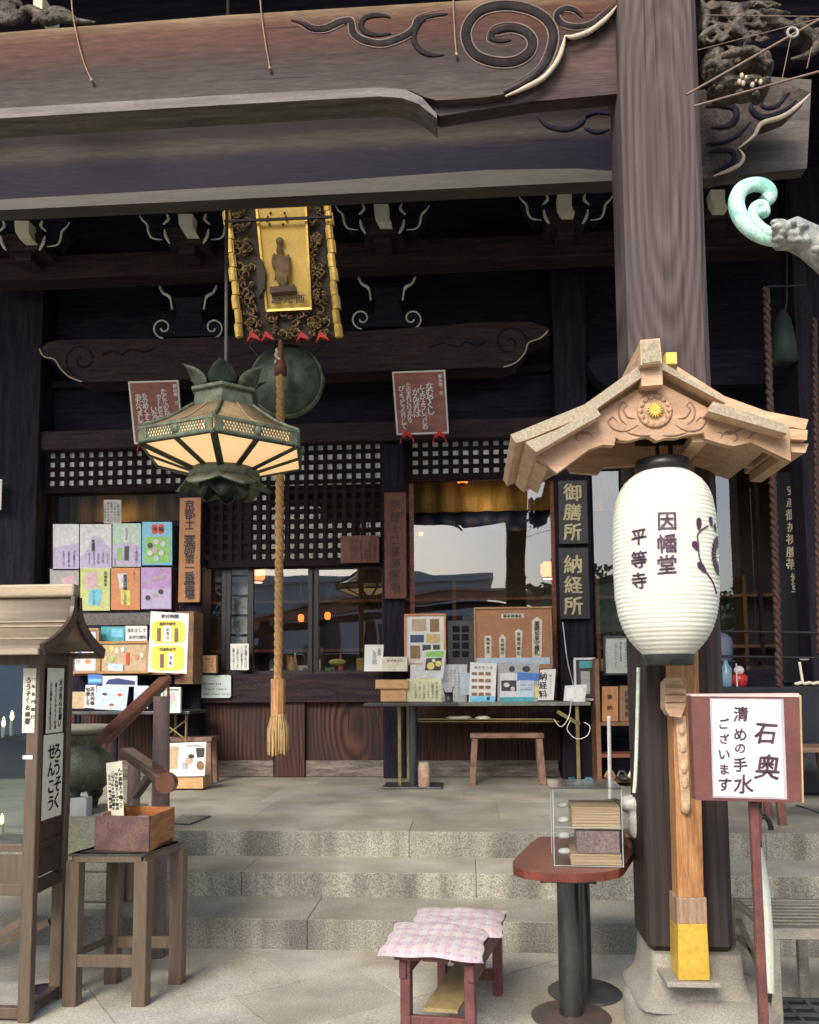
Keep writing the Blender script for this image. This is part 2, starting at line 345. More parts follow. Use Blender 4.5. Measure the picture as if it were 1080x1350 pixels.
def glassy(name, fac, tint=(1, 1, 1), rough=.02, wob=0.):
    "pane: partly mirror, otherwise clear"
    m = bpy.data.materials.new(name); m.use_nodes = True; n, l = m.node_tree.nodes, m.node_tree.links
    n.remove(n['Principled BSDF']); o = n['Material Output']
    t = n.new('ShaderNodeBsdfTransparent'); t.inputs[0].default_value = (*tint, 1)
    g = n.new('ShaderNodeBsdfGlossy'); g.inputs['Roughness'].default_value = rough; g.inputs[0].default_value = (.95, .97, 1, 1)
    fr = n.new('ShaderNodeFresnel'); fr.inputs[0].default_value = 1.5
    mr = n.new('ShaderNodeMapRange'); mr.inputs[1].default_value = .04; mr.inputs[2].default_value = 1; mr.inputs[3].default_value = fac; mr.inputs[4].default_value = 1; l.new(fr.outputs[0], mr.inputs[0])
    mx = n.new('ShaderNodeMixShader'); l.new(mr.outputs[0], mx.inputs[0]); l.new(t.outputs[0], mx.inputs[1]); l.new(g.outputs[0], mx.inputs[2]); l.new(mx.outputs[0], o.inputs[0])
    if wob:
        tc = n.new('ShaderNodeTexCoord'); nz = n.new('ShaderNodeTexNoise'); nz.inputs['Scale'].default_value = 1.8; nz.inputs['Detail'].default_value = 1; l.new(tc.outputs['Object'], nz.inputs['Vector'])
        bp = n.new('ShaderNodeBump'); bp.inputs['Strength'].default_value = wob; bp.inputs['Distance'].default_value = .05; l.new(nz.outputs['Fac'], bp.inputs['Height']); l.new(bp.outputs[0], g.inputs['Normal'])
    return m

dark_wood = mat('dark_wood', (.026, .023, .038), (.012, .012, .024), rough=.7, spec=.06, sc=5, st=(.6, 6, 6), fine=.3, fs=7)  # navy shade under the eaves is put into this wood colour
dark_wood_v = mat('dark_wood_v', (.028, .023, .034), (.013, .012, .022), rough=.7, spec=.06, sc=5, st=(6, 6, .5), fine=.3, fs=7)  # upright grain, with the same navy shade put into its colour
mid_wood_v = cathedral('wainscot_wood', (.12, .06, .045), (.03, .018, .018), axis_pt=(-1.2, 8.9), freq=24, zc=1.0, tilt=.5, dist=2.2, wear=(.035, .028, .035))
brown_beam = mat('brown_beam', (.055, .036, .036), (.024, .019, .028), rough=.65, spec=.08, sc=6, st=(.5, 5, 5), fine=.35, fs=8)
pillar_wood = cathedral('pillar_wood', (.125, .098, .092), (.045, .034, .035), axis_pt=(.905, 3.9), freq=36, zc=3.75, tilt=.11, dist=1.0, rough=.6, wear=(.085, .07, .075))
base_wood = mat('weathered_sill', (.22, .19, .16), (.08, .06, .05), sc=6, st=(.6, 4, 5), fine=.4, fs=8)
lattice_wood = mat('lattice_wood', (.024, .014, .016), (.012, .009, .013), rough=.7, spec=.06, sc=20, fine=.3)
light_wood = mat('light_wood', (.58, .40, .25), (.47, .30, .18), rough=.6, sc=14, st=(.35, 1, 4), fine=.18, fs=5, bump=.25)
light_wood_v = mat('post_wood', (.52, .27, .11), (.30, .13, .05), rough=.5, sc=16, st=(4, 4, .3), fine=.3, fs=5, bump=.3)
end_grain = mat('end_grain', (.46, .40, .29), (.30, .25, .18), rough=.8, sc=110, st=(1, 3, 1), fine=.4, bump=.5)
carve_wood = mat('carved_light_wood', (.45, .29, .18), (.36, .22, .13), sc=12, st=(1, 1, 3), fine=.15)
paper = mat('paper', (.80, .80, .78), (.72, .72, .69), rough=.8, sc=5, fine=.03, bump=.05)
cream_paper = mat('cream_paper', (.80, .77, .62), (.70, .66, .50), rough=.8, sc=6, fine=.04, bump=.05)
ink = mat('ink', (.025, .022, .03), rough=.6, bump=0, fine=.1)
purple_ink = mat('purple_ink', (.07, .025, .06), rough=.6, bump=0, fine=.15, fs=30)
gold = mat('gold_leaf', (.85, .58, .16), (.55, .34, .08), rough=.38, metal=.75, sc=10, fine=.2)
gold_paint = mat('gold_paint', (.55, .47, .28), (.40, .34, .2), rough=.5, metal=.3, sc=20, fine=.2)
gold_flat = mat('gold_ground', (.86, .60, .16), (.74, .48, .10), rough=.45, metal=.25, sc=5, fine=.06)
green_bronze = mat('green_bronze', (.14, .165, .105), (.06, .078, .055), rough=.6, metal=.3, sc=18, fine=.4)
dark_bronze = mat('dark_bronze', (.06, .085, .062), (.028, .042, .034), rough=.5, metal=.5, sc=12, fine=.4)
pot_bronze = mat('pot_bronze', (.17, .18, .12), (.07, .08, .06), rough=.5, metal=.3, sc=9, fine=.3)
rope_mat = mat('straw_rope', (.42, .25, .10), (.26, .145, .05), rough=.8, sc=40, fine=.35, bump=.5)
straw = mat('straw', (.46, .31, .14), (.28, .18, .07), rough=.8, sc=60, st=(1, 1, .1), fine=.4)
red_rope = mat('dark_red_rope', (.075, .03, .018), (.03, .014, .01), rough=.7, sc=30, fine=.3)
red = mat('red_cloth', (.62, .02, .02), (.4, .01, .015), rough=.6, sc=30, fine=.15)
sign_red = mat('sign_red_wood', (.30, .085, .05), (.17, .05, .035), rough=.45, sc=7, st=(1, 1, 4), fine=.2)
old_plate = mat('old_red_plate', (.17, .055, .035), (.09, .03, .025), rough=.6, sc=12, st=(3, 3, 1), fine=.3)
white_paint = plain('white_paint', (.78, .77, .74), .5)
cream_edge = mat('bare_edge', (.50, .42, .32), (.42, .35, .27), sc=20, fine=.2)
black = plain('black_metal', (.016, .016, .018), .35)
grey_metal = mat('grey_metal', (.10, .105, .11), (.06, .065, .07), rough=.4, metal=.5, sc=10, fine=.15)
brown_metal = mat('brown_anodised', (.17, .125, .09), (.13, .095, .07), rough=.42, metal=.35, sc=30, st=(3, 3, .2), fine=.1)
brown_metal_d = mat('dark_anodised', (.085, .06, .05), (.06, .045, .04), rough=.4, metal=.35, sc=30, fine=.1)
copper_roof = mat('tan_sheet_roof', (.38, .30, .21), (.27, .22, .16), rough=.45, metal=.25, sc=5, st=(.4, 2, 6), fine=.15, fs=20)
rail_brown = mat('rail_brown', (.14, .055, .035), (.09, .035, .025), rough=.35, sc=12, fine=.15)
pole_mauve = mat('painted_pipe', (.20, .135, .12), (.14, .095, .09), rough=.5, sc=8, st=(1, 1, .3), fine=.15)
box_front = mat('box_front', (.15, .085, .075), (.09, .05, .05), rough=.45, sc=14, fine=.3)
box_side = mat('box_orange_wood', (.50, .20, .06), (.28, .10, .035), rough=.5, sc=10, st=(1, 1, 5), fine=.35)
maroon = mat('maroon_paint', (.17, .065, .06), (.11, .042, .042), rough=.4, sc=12, st=(1, 1, 1), fine=.2)
red_top = mat('red_lacquer_top', (.17, .045, .030), (.11, .03, .024), rough=.3, sc=8, fine=.2)
stool_wood = mat('stool_wood', (.26, .15, .10), (.15, .08, .055), sc=14, fine=.3)
brass_leg = mat('olive_leg', (.30, .24, .10), (.20, .16, .07), rough=.4, metal=.4, sc=12, fine=.2)
shelf_wood = mat('shelf_wood', (.24, .12, .06), (.14, .07, .035), sc=14, fine=.3)
hinoki = mat('pale_box_wood', (.58, .36, .17), (.47, .27, .12), sc=16, st=(1, 3, 3), fine=.15)
orange_board = mat('orange_board', (.46, .22, .09), (.36, .16, .06), rough=.55, sc=10, st=(5, 5, .4), fine=.15)
black_board = mat('black_board', (.018, .016, .02), (.01, .009, .012), rough=.4, sc=10, st=(4, 4, .4), fine=.3)
verdigris = mat('verdigris', (.38, .70, .58), (.20, .48, .40), rough=.6, sc=14, fine=.25, ramp3=(.45, .66, .58))
lead_grey = mat('weathered_tile', (.38, .39, .37), (.17, .18, .17), rough=.6, sc=25, fine=.3)
carve_dark = mat('carved_dark_wood', (.11, .09, .07), (.03, .025, .023), rough=.55, spec=.25, sc=16, fine=.5, fs=4, bump=.8, bd=.01)
steel = mat('bench_steel', (.45, .43, .36), (.33, .31, .26), rough=.4, metal=.6, sc=14, fine=.2)
plastic_clear = glassy('clear_acrylic', .025, (.98, .99, .99), .05)
window_glass = glassy('window_glass', .15, (.8, .82, .8), .01, wob=.035)
screen_glass = glassy('screen_glass', .03, (.8, .82, .8), .03)
case_glass = glassy('case_glass', .12, (.85, .9, .87), .02)
curtain_gold = mat('gold_curtain', (.34, .25, .07), (.22, .16, .05), rough=.6, sc=20, st=(2, 2, .2), fine=.2)
navy = mat('navy_cloth', (.012, .03, .09), (.008, .018, .06), sc=8, fine=.2)
shoji = mat('shoji_paper', (.78, .80, .80), (.68, .70, .70), rough=.8, sc=6, fine=.05, bump=0)
inner_wood = mat('inner_wood', (.06, .045, .035), (.03, .025, .02), sc=5, fine=.3)
step_granite = granite('step_granite', (.37, .355, .29), (.17, .165, .14), (.46, .47, .50), stain_st=(4.5, .8, .3), k=.9)
tread_stone = granite('tread_stone', (.37, .35, .29), (.25, .24, .20), (.85, .82, .72))
slab_stone = granite('paving_stone', (.52, .50, .43), (.34, .325, .28), (.74, .70, .62), stain_st=(1.5, 1.5, 1), k=.9)
base_stone = granite('base_stone', (.38, .355, .30), (.25, .235, .21), (.74, .70, .62), spk=170)
ped_stone = granite('pedestal_stone', (.52, .48, .36), (.34, .31, .24), (.82, .8, .66))
joint = granite('joint_earth', (.27, .25, .20), (.17, .155, .13))

# ------------------------------------------------------------ glyphs: built-in interface font, turned to mesh once
TEXTS = ("気護詠癒け因幡堂平等寺石奥清めの手水ございます安産御祈祷腹帯授与御膳所納経所京都十二薬師第一番霊場"
 "西光經なむやくししょびょうじつのがんなればたのま地かどるもせにてとひ高祝歌壱弐いあへすらほ"
 "無病息災お守り一体円千五百八健康祈願参拝の方はこちらからおろうそくんこう献灯線香料銭入れさい"
 "本日受付時間午前後開門拝観朱印帳月火水木金土曜札福癌封観音像薬師如来因幡国奉納者名前心身安全厄除子授交通学業成就Do not sit Please remove your shoes.10iNAMTSaebchkmw&!RpgvyCDEP暦品用心火巡礼案内図招運開福札祷所与納料弐壱年様毎朝夜灯明大小中上下左右人山川")
GL = {}
def make_glyphs():
    objs = {}
    for ch in set(TEXTS):
        if ch == ' ': continue
        c = bpy.data.curves.new('g', 'FONT'); c.body = ch; c.size = 1; c.resolution_u = 2; c.align_x = 'CENTER'; c.offset = 0
        o = bpy.data.objects.new('g', c); COL.objects.link(o); objs[ch] = o
    dg = bpy.context.evaluated_depsgraph_get()
    for ch, o in objs.items():
        me = bpy.data.meshes.new_from_object(o.evaluated_get(dg), depsgraph=dg)
        GL[ch] = ([v.co.copy() for v in me.vertices], [tuple(p.vertices) for p in me.polygons])
        bpy.data.meshes.remove(me)
    for o in objs.values():
        c = o.data; bpy.data.objects.remove(o); bpy.data.curves.remove(c)
make_glyphs()
def glyph(m, ch, xc, yc, size, Y, warp=None, bold=1., jit=0., lean=0., sx=1.):
    if ch not in GL: return
    vs, fs = GL[ch]; a = random.uniform(-jit, jit)*.12; k = 1+random.uniform(-jit, jit)*.12
    c, s_ = math.cos(a), math.sin(a); out = []
    sh = random.uniform(-jit, jit)*.15
    o0 = P(xc, yc, Y); su = (P(xc+1, yc, Y)-o0).x
    for v in vs:
        x, z = v.x*k*sx, (v.y-.37)*k; x += z*sh
        if jit: x += math.sin(z*9+a*40)*.02*jit; z += math.sin(x*8+a*70)*.02*jit
        x, z = x*c-z*s_, x*s_+z*c
        out.append((x, z))
    bo = .024*bold if size > 4.2 else 0
    for j, (ox, oz) in enumerate(((0, 0), (bo, bo*.4), (-bo, -bo*.4), (bo*.3, -bo)) if bo else ((0, 0),)):
        o2 = []
        for x, z in out:
            w = o0+Vector(((x+ox)*size*su, 0, (z+oz)*size*su)); w = warp(w) if warp else w
            o2.append(w+Vector((0, -.00035*j, 0)))
        m.add(o2, fs)
def vcol(m, s, xc, y0, y1, Y, size=None, warp=None, jit=.5, xe=None, sx=1., n=None):
    k = len(s) if n is None else n; p = (y1-y0)/k; size = size or p*1.0
    for i, ch in enumerate(s):
        if ch == ' ': continue
        t = (i+.5)/k; x = xc if xe is None else xc+(xe-xc)*t
        glyph(m, ch, x, y0+(y1-y0)*t, size, Y, warp, jit=jit, sx=sx)
def hrow(m, s, x0, x1, yc, Y, size, jit=.2):
    k = len(s)
    for i, ch in enumerate(s):
        if ch != ' ': glyph(m, ch, x0+(x1-x0)*(i+.5)/k, yc, size, Y, jit=jit)
KA = "なむやくししょびょうのがんなればたのまるおろうそくせんこういてあへらはこちか"
KJ = "無病息災健康祈願参拝方本日受付時間朱印帳福薬師如来因幡国奉納心身安全厄除大小中上下人山"
def rnd_text(n): return ''.join(random.choice(KA if random.random() < .6 else KJ) for _ in range(n))
# ============================================================ SETTING: ground, steps, platform
Y1, Y2, Y3 = 5.52, 5.07, 4.60
ZP = .475
ZA = P(640, 1131, Y1).z; ZB = P(640, 1185, Y2).z
YW = 8.62
m = MB().box((-40, -40, -.5), (40, 14, -.012)); ground = struct('ground', m, joint)
# paving: stones laid in diagonal courses
def clip(poly, nx, ny, c):
    out = []
    for i in range(len(poly)):
        a, b = poly[i], poly[(i+1) % len(poly)]; da = a[0]*nx+a[1]*ny-c; db = b[0]*nx+b[1]*ny-c
        if da <= 0: out.append(a)
        if (da < 0) != (db < 0) and da != db:
            t = da/(da-db); out.append((a[0]+(b[0]-a[0])*t, a[1]+(b[1]-a[1])*t))
    return out
ang = R(38); ca, sa = math.cos(ang), math.sin(ang)
rows = []; v = -7.
while v < 9:
    w = random.uniform(.42, .6); u = -9+random.uniform(0, .5); 
    while u < 9:
        L = random.uniform(.5, 1.0); rows.append((u, v, L, w)); u += L
    v += w
outer = MB(); 
for (u, v, L, w) in rows:
    g_ = .003; q = [(u+g_, v+g_), (u+L-g_, v+g_), (u+L-g_, v+w-g_), (u+g_, v+w-g_)]
    q = [(a*ca-b*sa, 3.5+a*sa+b*ca) for a, b in q]
    q = clip(q, 0, 1, Y3-.005)
    if len(q) < 3: continue
    cx_ = sum(p[0] for p in q)/len(q); cy_ = sum(p[1] for p in q)/len(q)
    h = random.uniform(-.002, .003)
    mm = MB().slab([(x, y, h) for x, y in q], .04)
    if -2.8 < cx_ < 2.8 and 2.7 < cy_ < Y3: part('paving_slab', mm, slab_stone, ground, bev=.003)
    elif -7 < cx_ < 7 and -3 < cy_ < Y3: outer.v, outer.f, outer.sm, outer.mi = outer.v, outer.f, outer.sm, outer.mi; outer.slab([(x, y, h) for x, y in q], .04)
part('paving_slabs_beyond', outer, slab_stone, ground, stuff=True)

def course(name, z0, z1, y0, y1, joints, tread):
    root = struct(name, MB().box((-9, y0+.06, z0-.3), (9, y1, z1-.03)), joint)
    for a, b in zip(joints[:-1], joints[1:]):
        mm = MB(); mm.box((a+.001, y0, z0-.05), (b-.001, y0+.5 if tread else y0+.45, z1)); mm.mi[-5] = 1
        part('step_stone', mm, [step_granite, tread_stone], root, bev=.004)
    return root
course('stone_step', 0, ZB, Y3, Y2+.2, [-9, -5, -2.3, -.9, 1.5, 3.2, 6, 9], True)
course('stone_step', ZB, ZA, Y2, Y1+.2, [-9, -6, -3.4, -1.4, P(628, 1165, Y2).x, 2.3, 4.6, 9], True)
course('stone_step', ZA, ZP, Y1, Y1+.4, [-9, -5.5, -2.6, -.4, 1.9, 3.3, 6, 9], True)
plat = struct('platform', MB().box((-12, Y1+.3, -.2), (12, 14, ZP-.02)), joint)
yy = [Y1+.455, 6.9, 7.95, 9.2]
for a, b in zip(yy[:-1], yy[1:]):
    xs = [-9]; 
    while xs[-1] < 9: xs.append(xs[-1]+random.uniform(1.5, 2.2))
    for c, d in zip(xs[:-1], xs[1:]):
        part('floor_slab', MB().box((c+.0007, a+.0007, ZP-.06), (d-.0007, b-.0007, ZP-.001+random.uniform(-.0006, .0006))), tread_stone, plat, bev=.0015)
# the treads of the steps read browner than their faces: their top faces take a separate stone
# ============================================================ TEMPLE HALL
hall = thing('temple_hall', 'dark timber temple hall with carved beams, lattice transoms and a stone-footed front pillar', 'temple', (0, YW, ZP))
# front pillar
XL, XR = P(855, 1250, 3.55).x, P(970, 1250, 3.55).x
pz = P(909, 1257, 3.55).z
pm = MB().box((XL, 3.55, pz), (XR, 3.85, 5.6))
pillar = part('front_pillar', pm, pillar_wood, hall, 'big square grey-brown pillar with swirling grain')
d = pillar.modifiers.new('bevel', 'BEVEL'); d.width = .028; d.segments = 1; d.limit_method = 'ANGLE'
pcx, pcy = (XL+XR)/2+.022, 3.715
hw = (XR-XL)/2
prof = [(.322, -.02), (.322, .108), (.318, .118), (.308, .126), (.28, .15), (.25, .17), (.22, .175)]
part('stone_base', MB().lathe(prof, (pcx+.05, pcy, 0), 56), base_stone, pillar)
rings = [(hw*1.42, .130, 7), (hw*1.40, .150, 7), (hw*1.24, .172, 8), (hw*1.13, .21, 9), (hw*1.07, .26, 10), (hw*1.05, .31, 12), (hw*1.03, pz-.001, 12)]
part('stone_neck', MB().lathe([(a, b) for a, b, c in rings], (pcx, pcy, 0), 64, sq=[c for a, b, c in rings]), base_stone, pillar)
# other columns
def col_px(x0, x1, y0, y1, Y, label=None, mt=dark_wood_v, t=.3):
    a, b = P(x0, 700, Y).x, P(x1, 700, Y).x
    return part('column', MB().box((a, Y, ZP), (b, Y+t, P(x0, y0, Y).z)), mt, hall, label, bev=.01)
col_px(-30, 47, 300, 0, 8.45)
col_px(735, 779, 300, 0, 8.42, 'black column carrying the gold-lettered boards')
col_px(504, 533, 585, 0, 8.52)
col_px(237, 268, 640, 0, 8.5)
col_px(1062, 1120, 220, 0, 7.6, mt=dark_wood_v)
# base sill, wainscot, counter rail of the wall
wains = MB().rect(40, 926, 402, 1026, 8.62, .05)
a = P(0, 1000, 8.6)
zs0, zs1 = ZP, P(400, 1003, 8.6).z
zr0, zr1 = P(400, 926, 8.6).z, P(400, 888, 8.6).z
def seg(x0, x1, Y, z0, z1, t, name, mt, label=None, bev=.006):
    A, B = P(x0, 950, Y).x, P(x1, 950, Y).x
    return part(name, MB().box((A, Y, z0), (B, Y+t, z1)), mt, hall, label, bev=bev)
for x0, x1 in ((-20, 100), (100, 235), (235, 362)): seg(x0+1, x1-1, 8.66, zs1, zr0, .04, 'wainscot_board', mid_wood_v)
for x0, x1 in ((402, 520), (520, 640), (640, 740)): seg(x0+.5, x1-.5, 8.66, zs1, zr0, .04, 'wainscot_board', mid_wood_v)
seg(362, 402, 8.60, ZP+.004, zr0, .1, 'stud', mid_wood_v)
seg(-20, 361, 8.635, ZP+.004, zs1, .06, 'base_sill', base_wood); seg(403, 735, 8.635, ZP+.004, zs1, .06, 'base_sill', base_wood)
seg(778, 1080, 8.66, ZP+.004, zr0, .06, 'wainscot_board', dark_wood)
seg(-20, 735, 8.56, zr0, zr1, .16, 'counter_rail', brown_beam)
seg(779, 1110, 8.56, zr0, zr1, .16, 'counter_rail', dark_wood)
# upper walls and beams at the hall front
def hbeam(x0, x1, ytop_l, ytop_r, ybot_l, Y, t, mt, name='beam', label=None, bev=.012):
    A, B = P(x0, 400, Y).x, P(x1, 400, Y).x
    z1 = (P(x0, ytop_l, Y).z+P(x1, ytop_r, Y).z)/2; z0 = P(x0, ybot_l, Y).z
    return part(name, MB().box((A, Y, z0), (B, Y+t, z1)), mt, hall, label, bev=bev)
upper = MB(); A, B = P(-200, 400, 8.75).x, P(1500, 400, 8.75).x
upper.box((A, 8.78, P(540, 590, 8.78).z), (B, 8.9, 8.2)); part('upper_wall', upper, dark_wood, hall)
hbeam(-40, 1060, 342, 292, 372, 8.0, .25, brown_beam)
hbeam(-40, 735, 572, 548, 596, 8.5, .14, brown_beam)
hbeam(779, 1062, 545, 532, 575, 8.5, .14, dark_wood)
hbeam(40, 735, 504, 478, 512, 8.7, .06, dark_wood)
for x in (-160, 130, 420, 700, 960, 1200):
    a = P(x, 400, 8.2).x; part('rafter', MB().box((a-.05, 3.2, 7.0), (a+.05, 8.6, 7.16)), dark_wood_v, hall)
# carved rainbow beam inside (swirl ends)
rb = [(52, 462), (62, 452), (80, 448), (240, 446), (470, 437), (640, 425), (700, 424), (722, 432), (724, 440), (712, 446), (697, 452), (692, 465), (680, 478), (662, 485), (640, 484),
      (520, 488), (240, 500), (130, 503), (108, 504), (90, 496), (80, 484), (72, 474), (58, 470)]
inner_beam = part('carved_beam', MB().poly(rb, 8.2, .3), brown_beam, hall, 'long inner beam with carved swirl ends', bev=.008)
mm = MB()
for c in (curl(108, 474, 24, 3, 100, 620, 36), curl(672, 452, 26, 3, 60, -480, 36), [(135, 468), (150, 462), (160, 468), (172, 460), (190, 464), (205, 458)], [(640, 450), (628, 456), (615, 450), (604, 458), (585, 452), (565, 458)]):
    mm.tube([P(x, y, 8.195) for x, y in cat([(a, b, 0) for a, b in c], 2) and [(q.x, q.y) for q in cat([(a, b, 0) for a, b in c], 2)]], .011, 6, flat=.5)
part('swirl_carving', mm, dark_wood, inner_beam)
mm = MB()
for c in ([(52, 460), (58, 470), (72, 474), (80, 486), (92, 497), (108, 503)], [(723, 436), (712, 446), (697, 452), (692, 465), (680, 478), (664, 484)]):
    mm.tube([P(x, y, 8.19) for x, y in [(q.x, q.y) for q in cat([(a, b, 0) for a, b in c], 4)]], [.008]*(4*(len(c)-1)+1), 6)
part('pale_edge', mm, cream_edge, inner_beam)
# second inner carved beam seen to the right of the column
rb2 = [(776, 480), (778, 472), (800, 466), (900, 462), (1058, 458), (1058, 505), (800, 510), (786, 500), (780, 490)]
part('carved_beam', MB().poly(rb2, 8.25, .2), dark_wood, hall, bev=.008)
# frog-leg struts with pale tips
def frog(cx, cy, s=1., Y=8.35):
    pts = [(cx-42, cy+22), (cx-40, cy+8), (cx-28, cy+2), (cx-18, cy+6), (cx-14, cy-12), (cx-22, cy-34), (cx-12, cy-30), (cx+12, cy-31), (cx+22, cy-35), (cx+16, cy-12), (cx+20, cy+5), (cx+30, cy), (cx+42, cy+6), (cx+44, cy+20)]
    k = part('frog_leg_strut', MB().poly(pts, Y, .12), dark_wood, hall, bev=.006)
    mm = MB()
    for sgn in (-1, 1):
        c = curl(cx+sgn*33, cy+10, 14, 3, 90 if sgn > 0 else 90, 90+sgn*(-430), 24)
        mm.tube([P(x, y, Y-.005) for x, y in c], .009, 6)
        w = [(cx+sgn*38, cy-46), (cx+sgn*33, cy-36), (cx+sgn*24, cy-30), (cx+sgn*21, cy-14)]
        mm.tube([P(x, y, Y-.01) for x, y in [(q.x, q.y) for q in cat([(a_, b_, 0) for a_, b_ in w], 4)]], [.004]*1+[.014]*5+[.018]*3+[.010]*4, 8)
    part('painted_tip', mm, white_paint, k)
frog(248, 422); frog(510, 410)
# bracket sets with white painted arm ends
def bracket(cx, cy, Y=7.7, left=True, right=True):
    k = part('bracket_set', MB().rect(cx-26, cy+4, cx+26, cy+26, Y, .3).rect(cx-11, cy+26, cx+11, cy+40, Y+.05, .25), brown_beam, hall, bev=.01)
    mm = MB(); pts = [(cx-11, cy-12), (cx+8, cy-12), (cx+8, cy+4), (cx+12, cy+12), (cx-4, cy+12), (cx-10, cy+2)]
    mm.poly(pts, Y-.12, .14)
    part('arm_end', mm, cream_paper, k, 'white painted end of the bracket arm')
    mm = MB()
    for sgn, on in ((-1, left), (1, right)):
        if not on: continue
        for w, rr in (([(cx+sgn*26, cy-12), (cx+sgn*24, cy-5), (cx+sgn*31, cy+2)], .016), ([(cx+sgn*22, cy+27), (cx+sgn*27, cy+18), (cx+sgn*29, cy+8)], .018),
                  ([(cx+sgn*62, cy-10), (cx+sgn*58, cy-4), (cx+sgn*52, cy+2), (cx+sgn*50, cy+12), (cx+sgn*45, cy+20), (cx+sgn*32, cy+22)], .013)):
            c = cat([(a_, b_, 0) for a_, b_ in w], 4); n_ = len(c)
            mm.tube([P(q.x, q.y, Y-.02) for q in c], [rr*(.25+.75*math.sin(math.pi*(i+.5)/n_)) for i in range(n_)], 6, flat=.6)
    part('painted_tip', mm, white_paint, k)
    mm = MB().poly([(cx-60, cy-24), (cx+60, cy-26), (cx+56, cy+2), (cx+40, cy+18), (cx+14, cy+4), (cx-14, cy+4), (cx-40, cy+18), (cx-56, cy+2)], Y+.06, .2)
    part('bracket_arm', mm, dark_wood, k, bev=.008)
bracket(30, 303); bracket(246, 294); bracket(504, 281); bracket(746, 268); bracket(948, 262)
# roof over the hall: sloping soffit, side walls, dark boards
rf = MB(); rf.hexa([(-9, 3.0, 6.6), (9, 3.0, 6.6), (9, 13, 9.4), (-9, 13, 9.4)], (0, 0, .2)); part('roof', rf, dark_wood, hall)
part('eave_board', MB().box((-9, 2.9, 6.5), (9, 2.98, 6.85)), brown_beam, hall)
part('side_wall', MB().box((-4.75, 8.9, ZP), (-4.65, 13, 7)), dark_wood_v, hall)
part('side_wall', MB().box((5.4, 8.9, ZP), (5.5, 13, 7)), dark_wood_v, hall)
part('back_wall', MB().box((-4.65, 12.0, ZP), (5.4, 12.1, 8)), inner_wood, hall)
part('inner_ceiling', MB().box((-4.65, 8.95, P(540, 588, 8.9).z+.1), (5.4, 12, P(540, 588, 8.9).z+.18)), inner_wood, hall)

# front beams --------------------------------------------------
z1t = P(300, 20, 3.6).z; z1b = P(300, 128, 3.6).z
mat_b1 = beam_mat('front_beam_wood', [(.0, (.075, .060, .058)), (.30, (.052, .041, .041)), (.5, (.045, .031, .030)), (.62, (.062, .031, .025)), (.85, (.085, .038, .027)), (.96, (.15, .10, .06)), (1, (.21, .15, .095))], z1b-.06, z1t, nzamt=.22)
mat_b2 = beam_mat('second_beam_wood', [(.0, (.03, .027, .027)), (.10, (.018, .015, .021)), (.2, (.010, .009, .019)), (.56, (.011, .0095, .020)), (.64, (.02, .017, .021)), (.74, (.045, .037, .034)), (.86, (.032, .024, .023)), (.93, (.016, .011, .013)), (1, (.013, .009, .011))], P(300, 262, 4.5).z, P(300, 172, 4.5).z, nzamt=.22)
b1 = [(-60, 46), (0, 43), (300, 20), (690, -4), (830, -14), (830, -2), (812, 6), (800, 22), (778, 38), (752, 46), (745, 46), (742, 60), (734, 80), (716, 100), (690, 114), (664, 124),
      (640, 128), (600, 131), (575, 132), (560, 128), (540, 119), (500, 116), (300, 128), (0, 146), (-60, 149)]
fb = part('front_beam', MB().poly(b1, 3.60, .11), mat_b1, hall, 'great red-brown front beam with carved cloud swirl', bev=.01)
b1b = [(560, 120), (575, 132), (640, 129), (664, 122), (745, 40), (830, -6), (830, 122), (700, 134), (580, 153), (575, 150)]
part('recessed_panel', MB().poly(b1b, 3.64, .08), beam_mat('recess_wood', [(.0, (.05, .04, .045)), (.4, (.09, .055, .05)), (1, (.06, .05, .055))], z1b-.1, z1t, nzamt=.5), fb)
lip = [(-60, 146), (0, 143), (300, 125), (500, 115), (535, 118), (556, 128), (576, 150)]
lo_ = [(576, 156), (552, 137), (530, 129), (500, 127), (300, 138), (0, 156), (-60, 160)]
part('moulding', MB().poly(lip+lo_, 3.575, .14), mat('bare_moulding', (.12, .105, .095), (.055, .045, .045), sc=6, st=(.5, 5, 5), fine=.3), fb, bev=.008)
def px_tube(m_, pts, Y, r, k=5, n=6, flat=1., taper=True):
    c = cat([(a_, b_, 0) for a_, b_ in pts], k); N = len(c)
    rs = [r*(min(1, .25+3*min(i, N-1-i)/N) if taper else 1) for i in range(N)]
    m_.tube([P(q.x, q.y, Y) for q in c], rs, n, flat=flat)
# cloud swirl
groove = MB(); ridge = MB()
swirl = [curl(660, 52, 54, 14, 128, 128-600, 40, .78)]
S = [(664, 122), (690, 110), (712, 94), (724, 74), (730, 48), (722, 28), (700, 14), (668, 8), (636, 14), (618, 32), (615, 52), (626, 72), (650, 82), (678, 82), (698, 70), (702, 54), (692, 42), (672, 37), (652, 42), (648, 50), (660, 54), (674, 52)]
px_tube(groove, S, 3.597, .022, flat=.35, n=8)
T1 = [(812, 6), (796, 20), (780, 32), (760, 36), (742, 32), (734, 20), (744, 12), (758, 14), (768, 22)]
px_tube(groove, T1, 3.597, .015, flat=.35, n=8)
T2 = [(384, 26), (398, 30), (412, 38), (430, 38), (448, 30), (462, 28), (466, 44), (480, 54), (504, 58), (530, 50), (545, 40), (552, 26), (570, 20), (590, 18)]
px_tube(groove, T2, 3.597, .017, flat=.35, n=8)
T3 = [(515, 23), (504, 20), (484, 22), (476, 32), (482, 42), (498, 46), (516, 44)]
px_tube(groove, T3, 3.597, .013, flat=.35, n=8)
T4 = [(590, 18), (560, 24), (546, 44), (550, 62), (566, 72), (586, 72)]
px_tube(groove, T4, 3.597, .013, flat=.35, n=8)
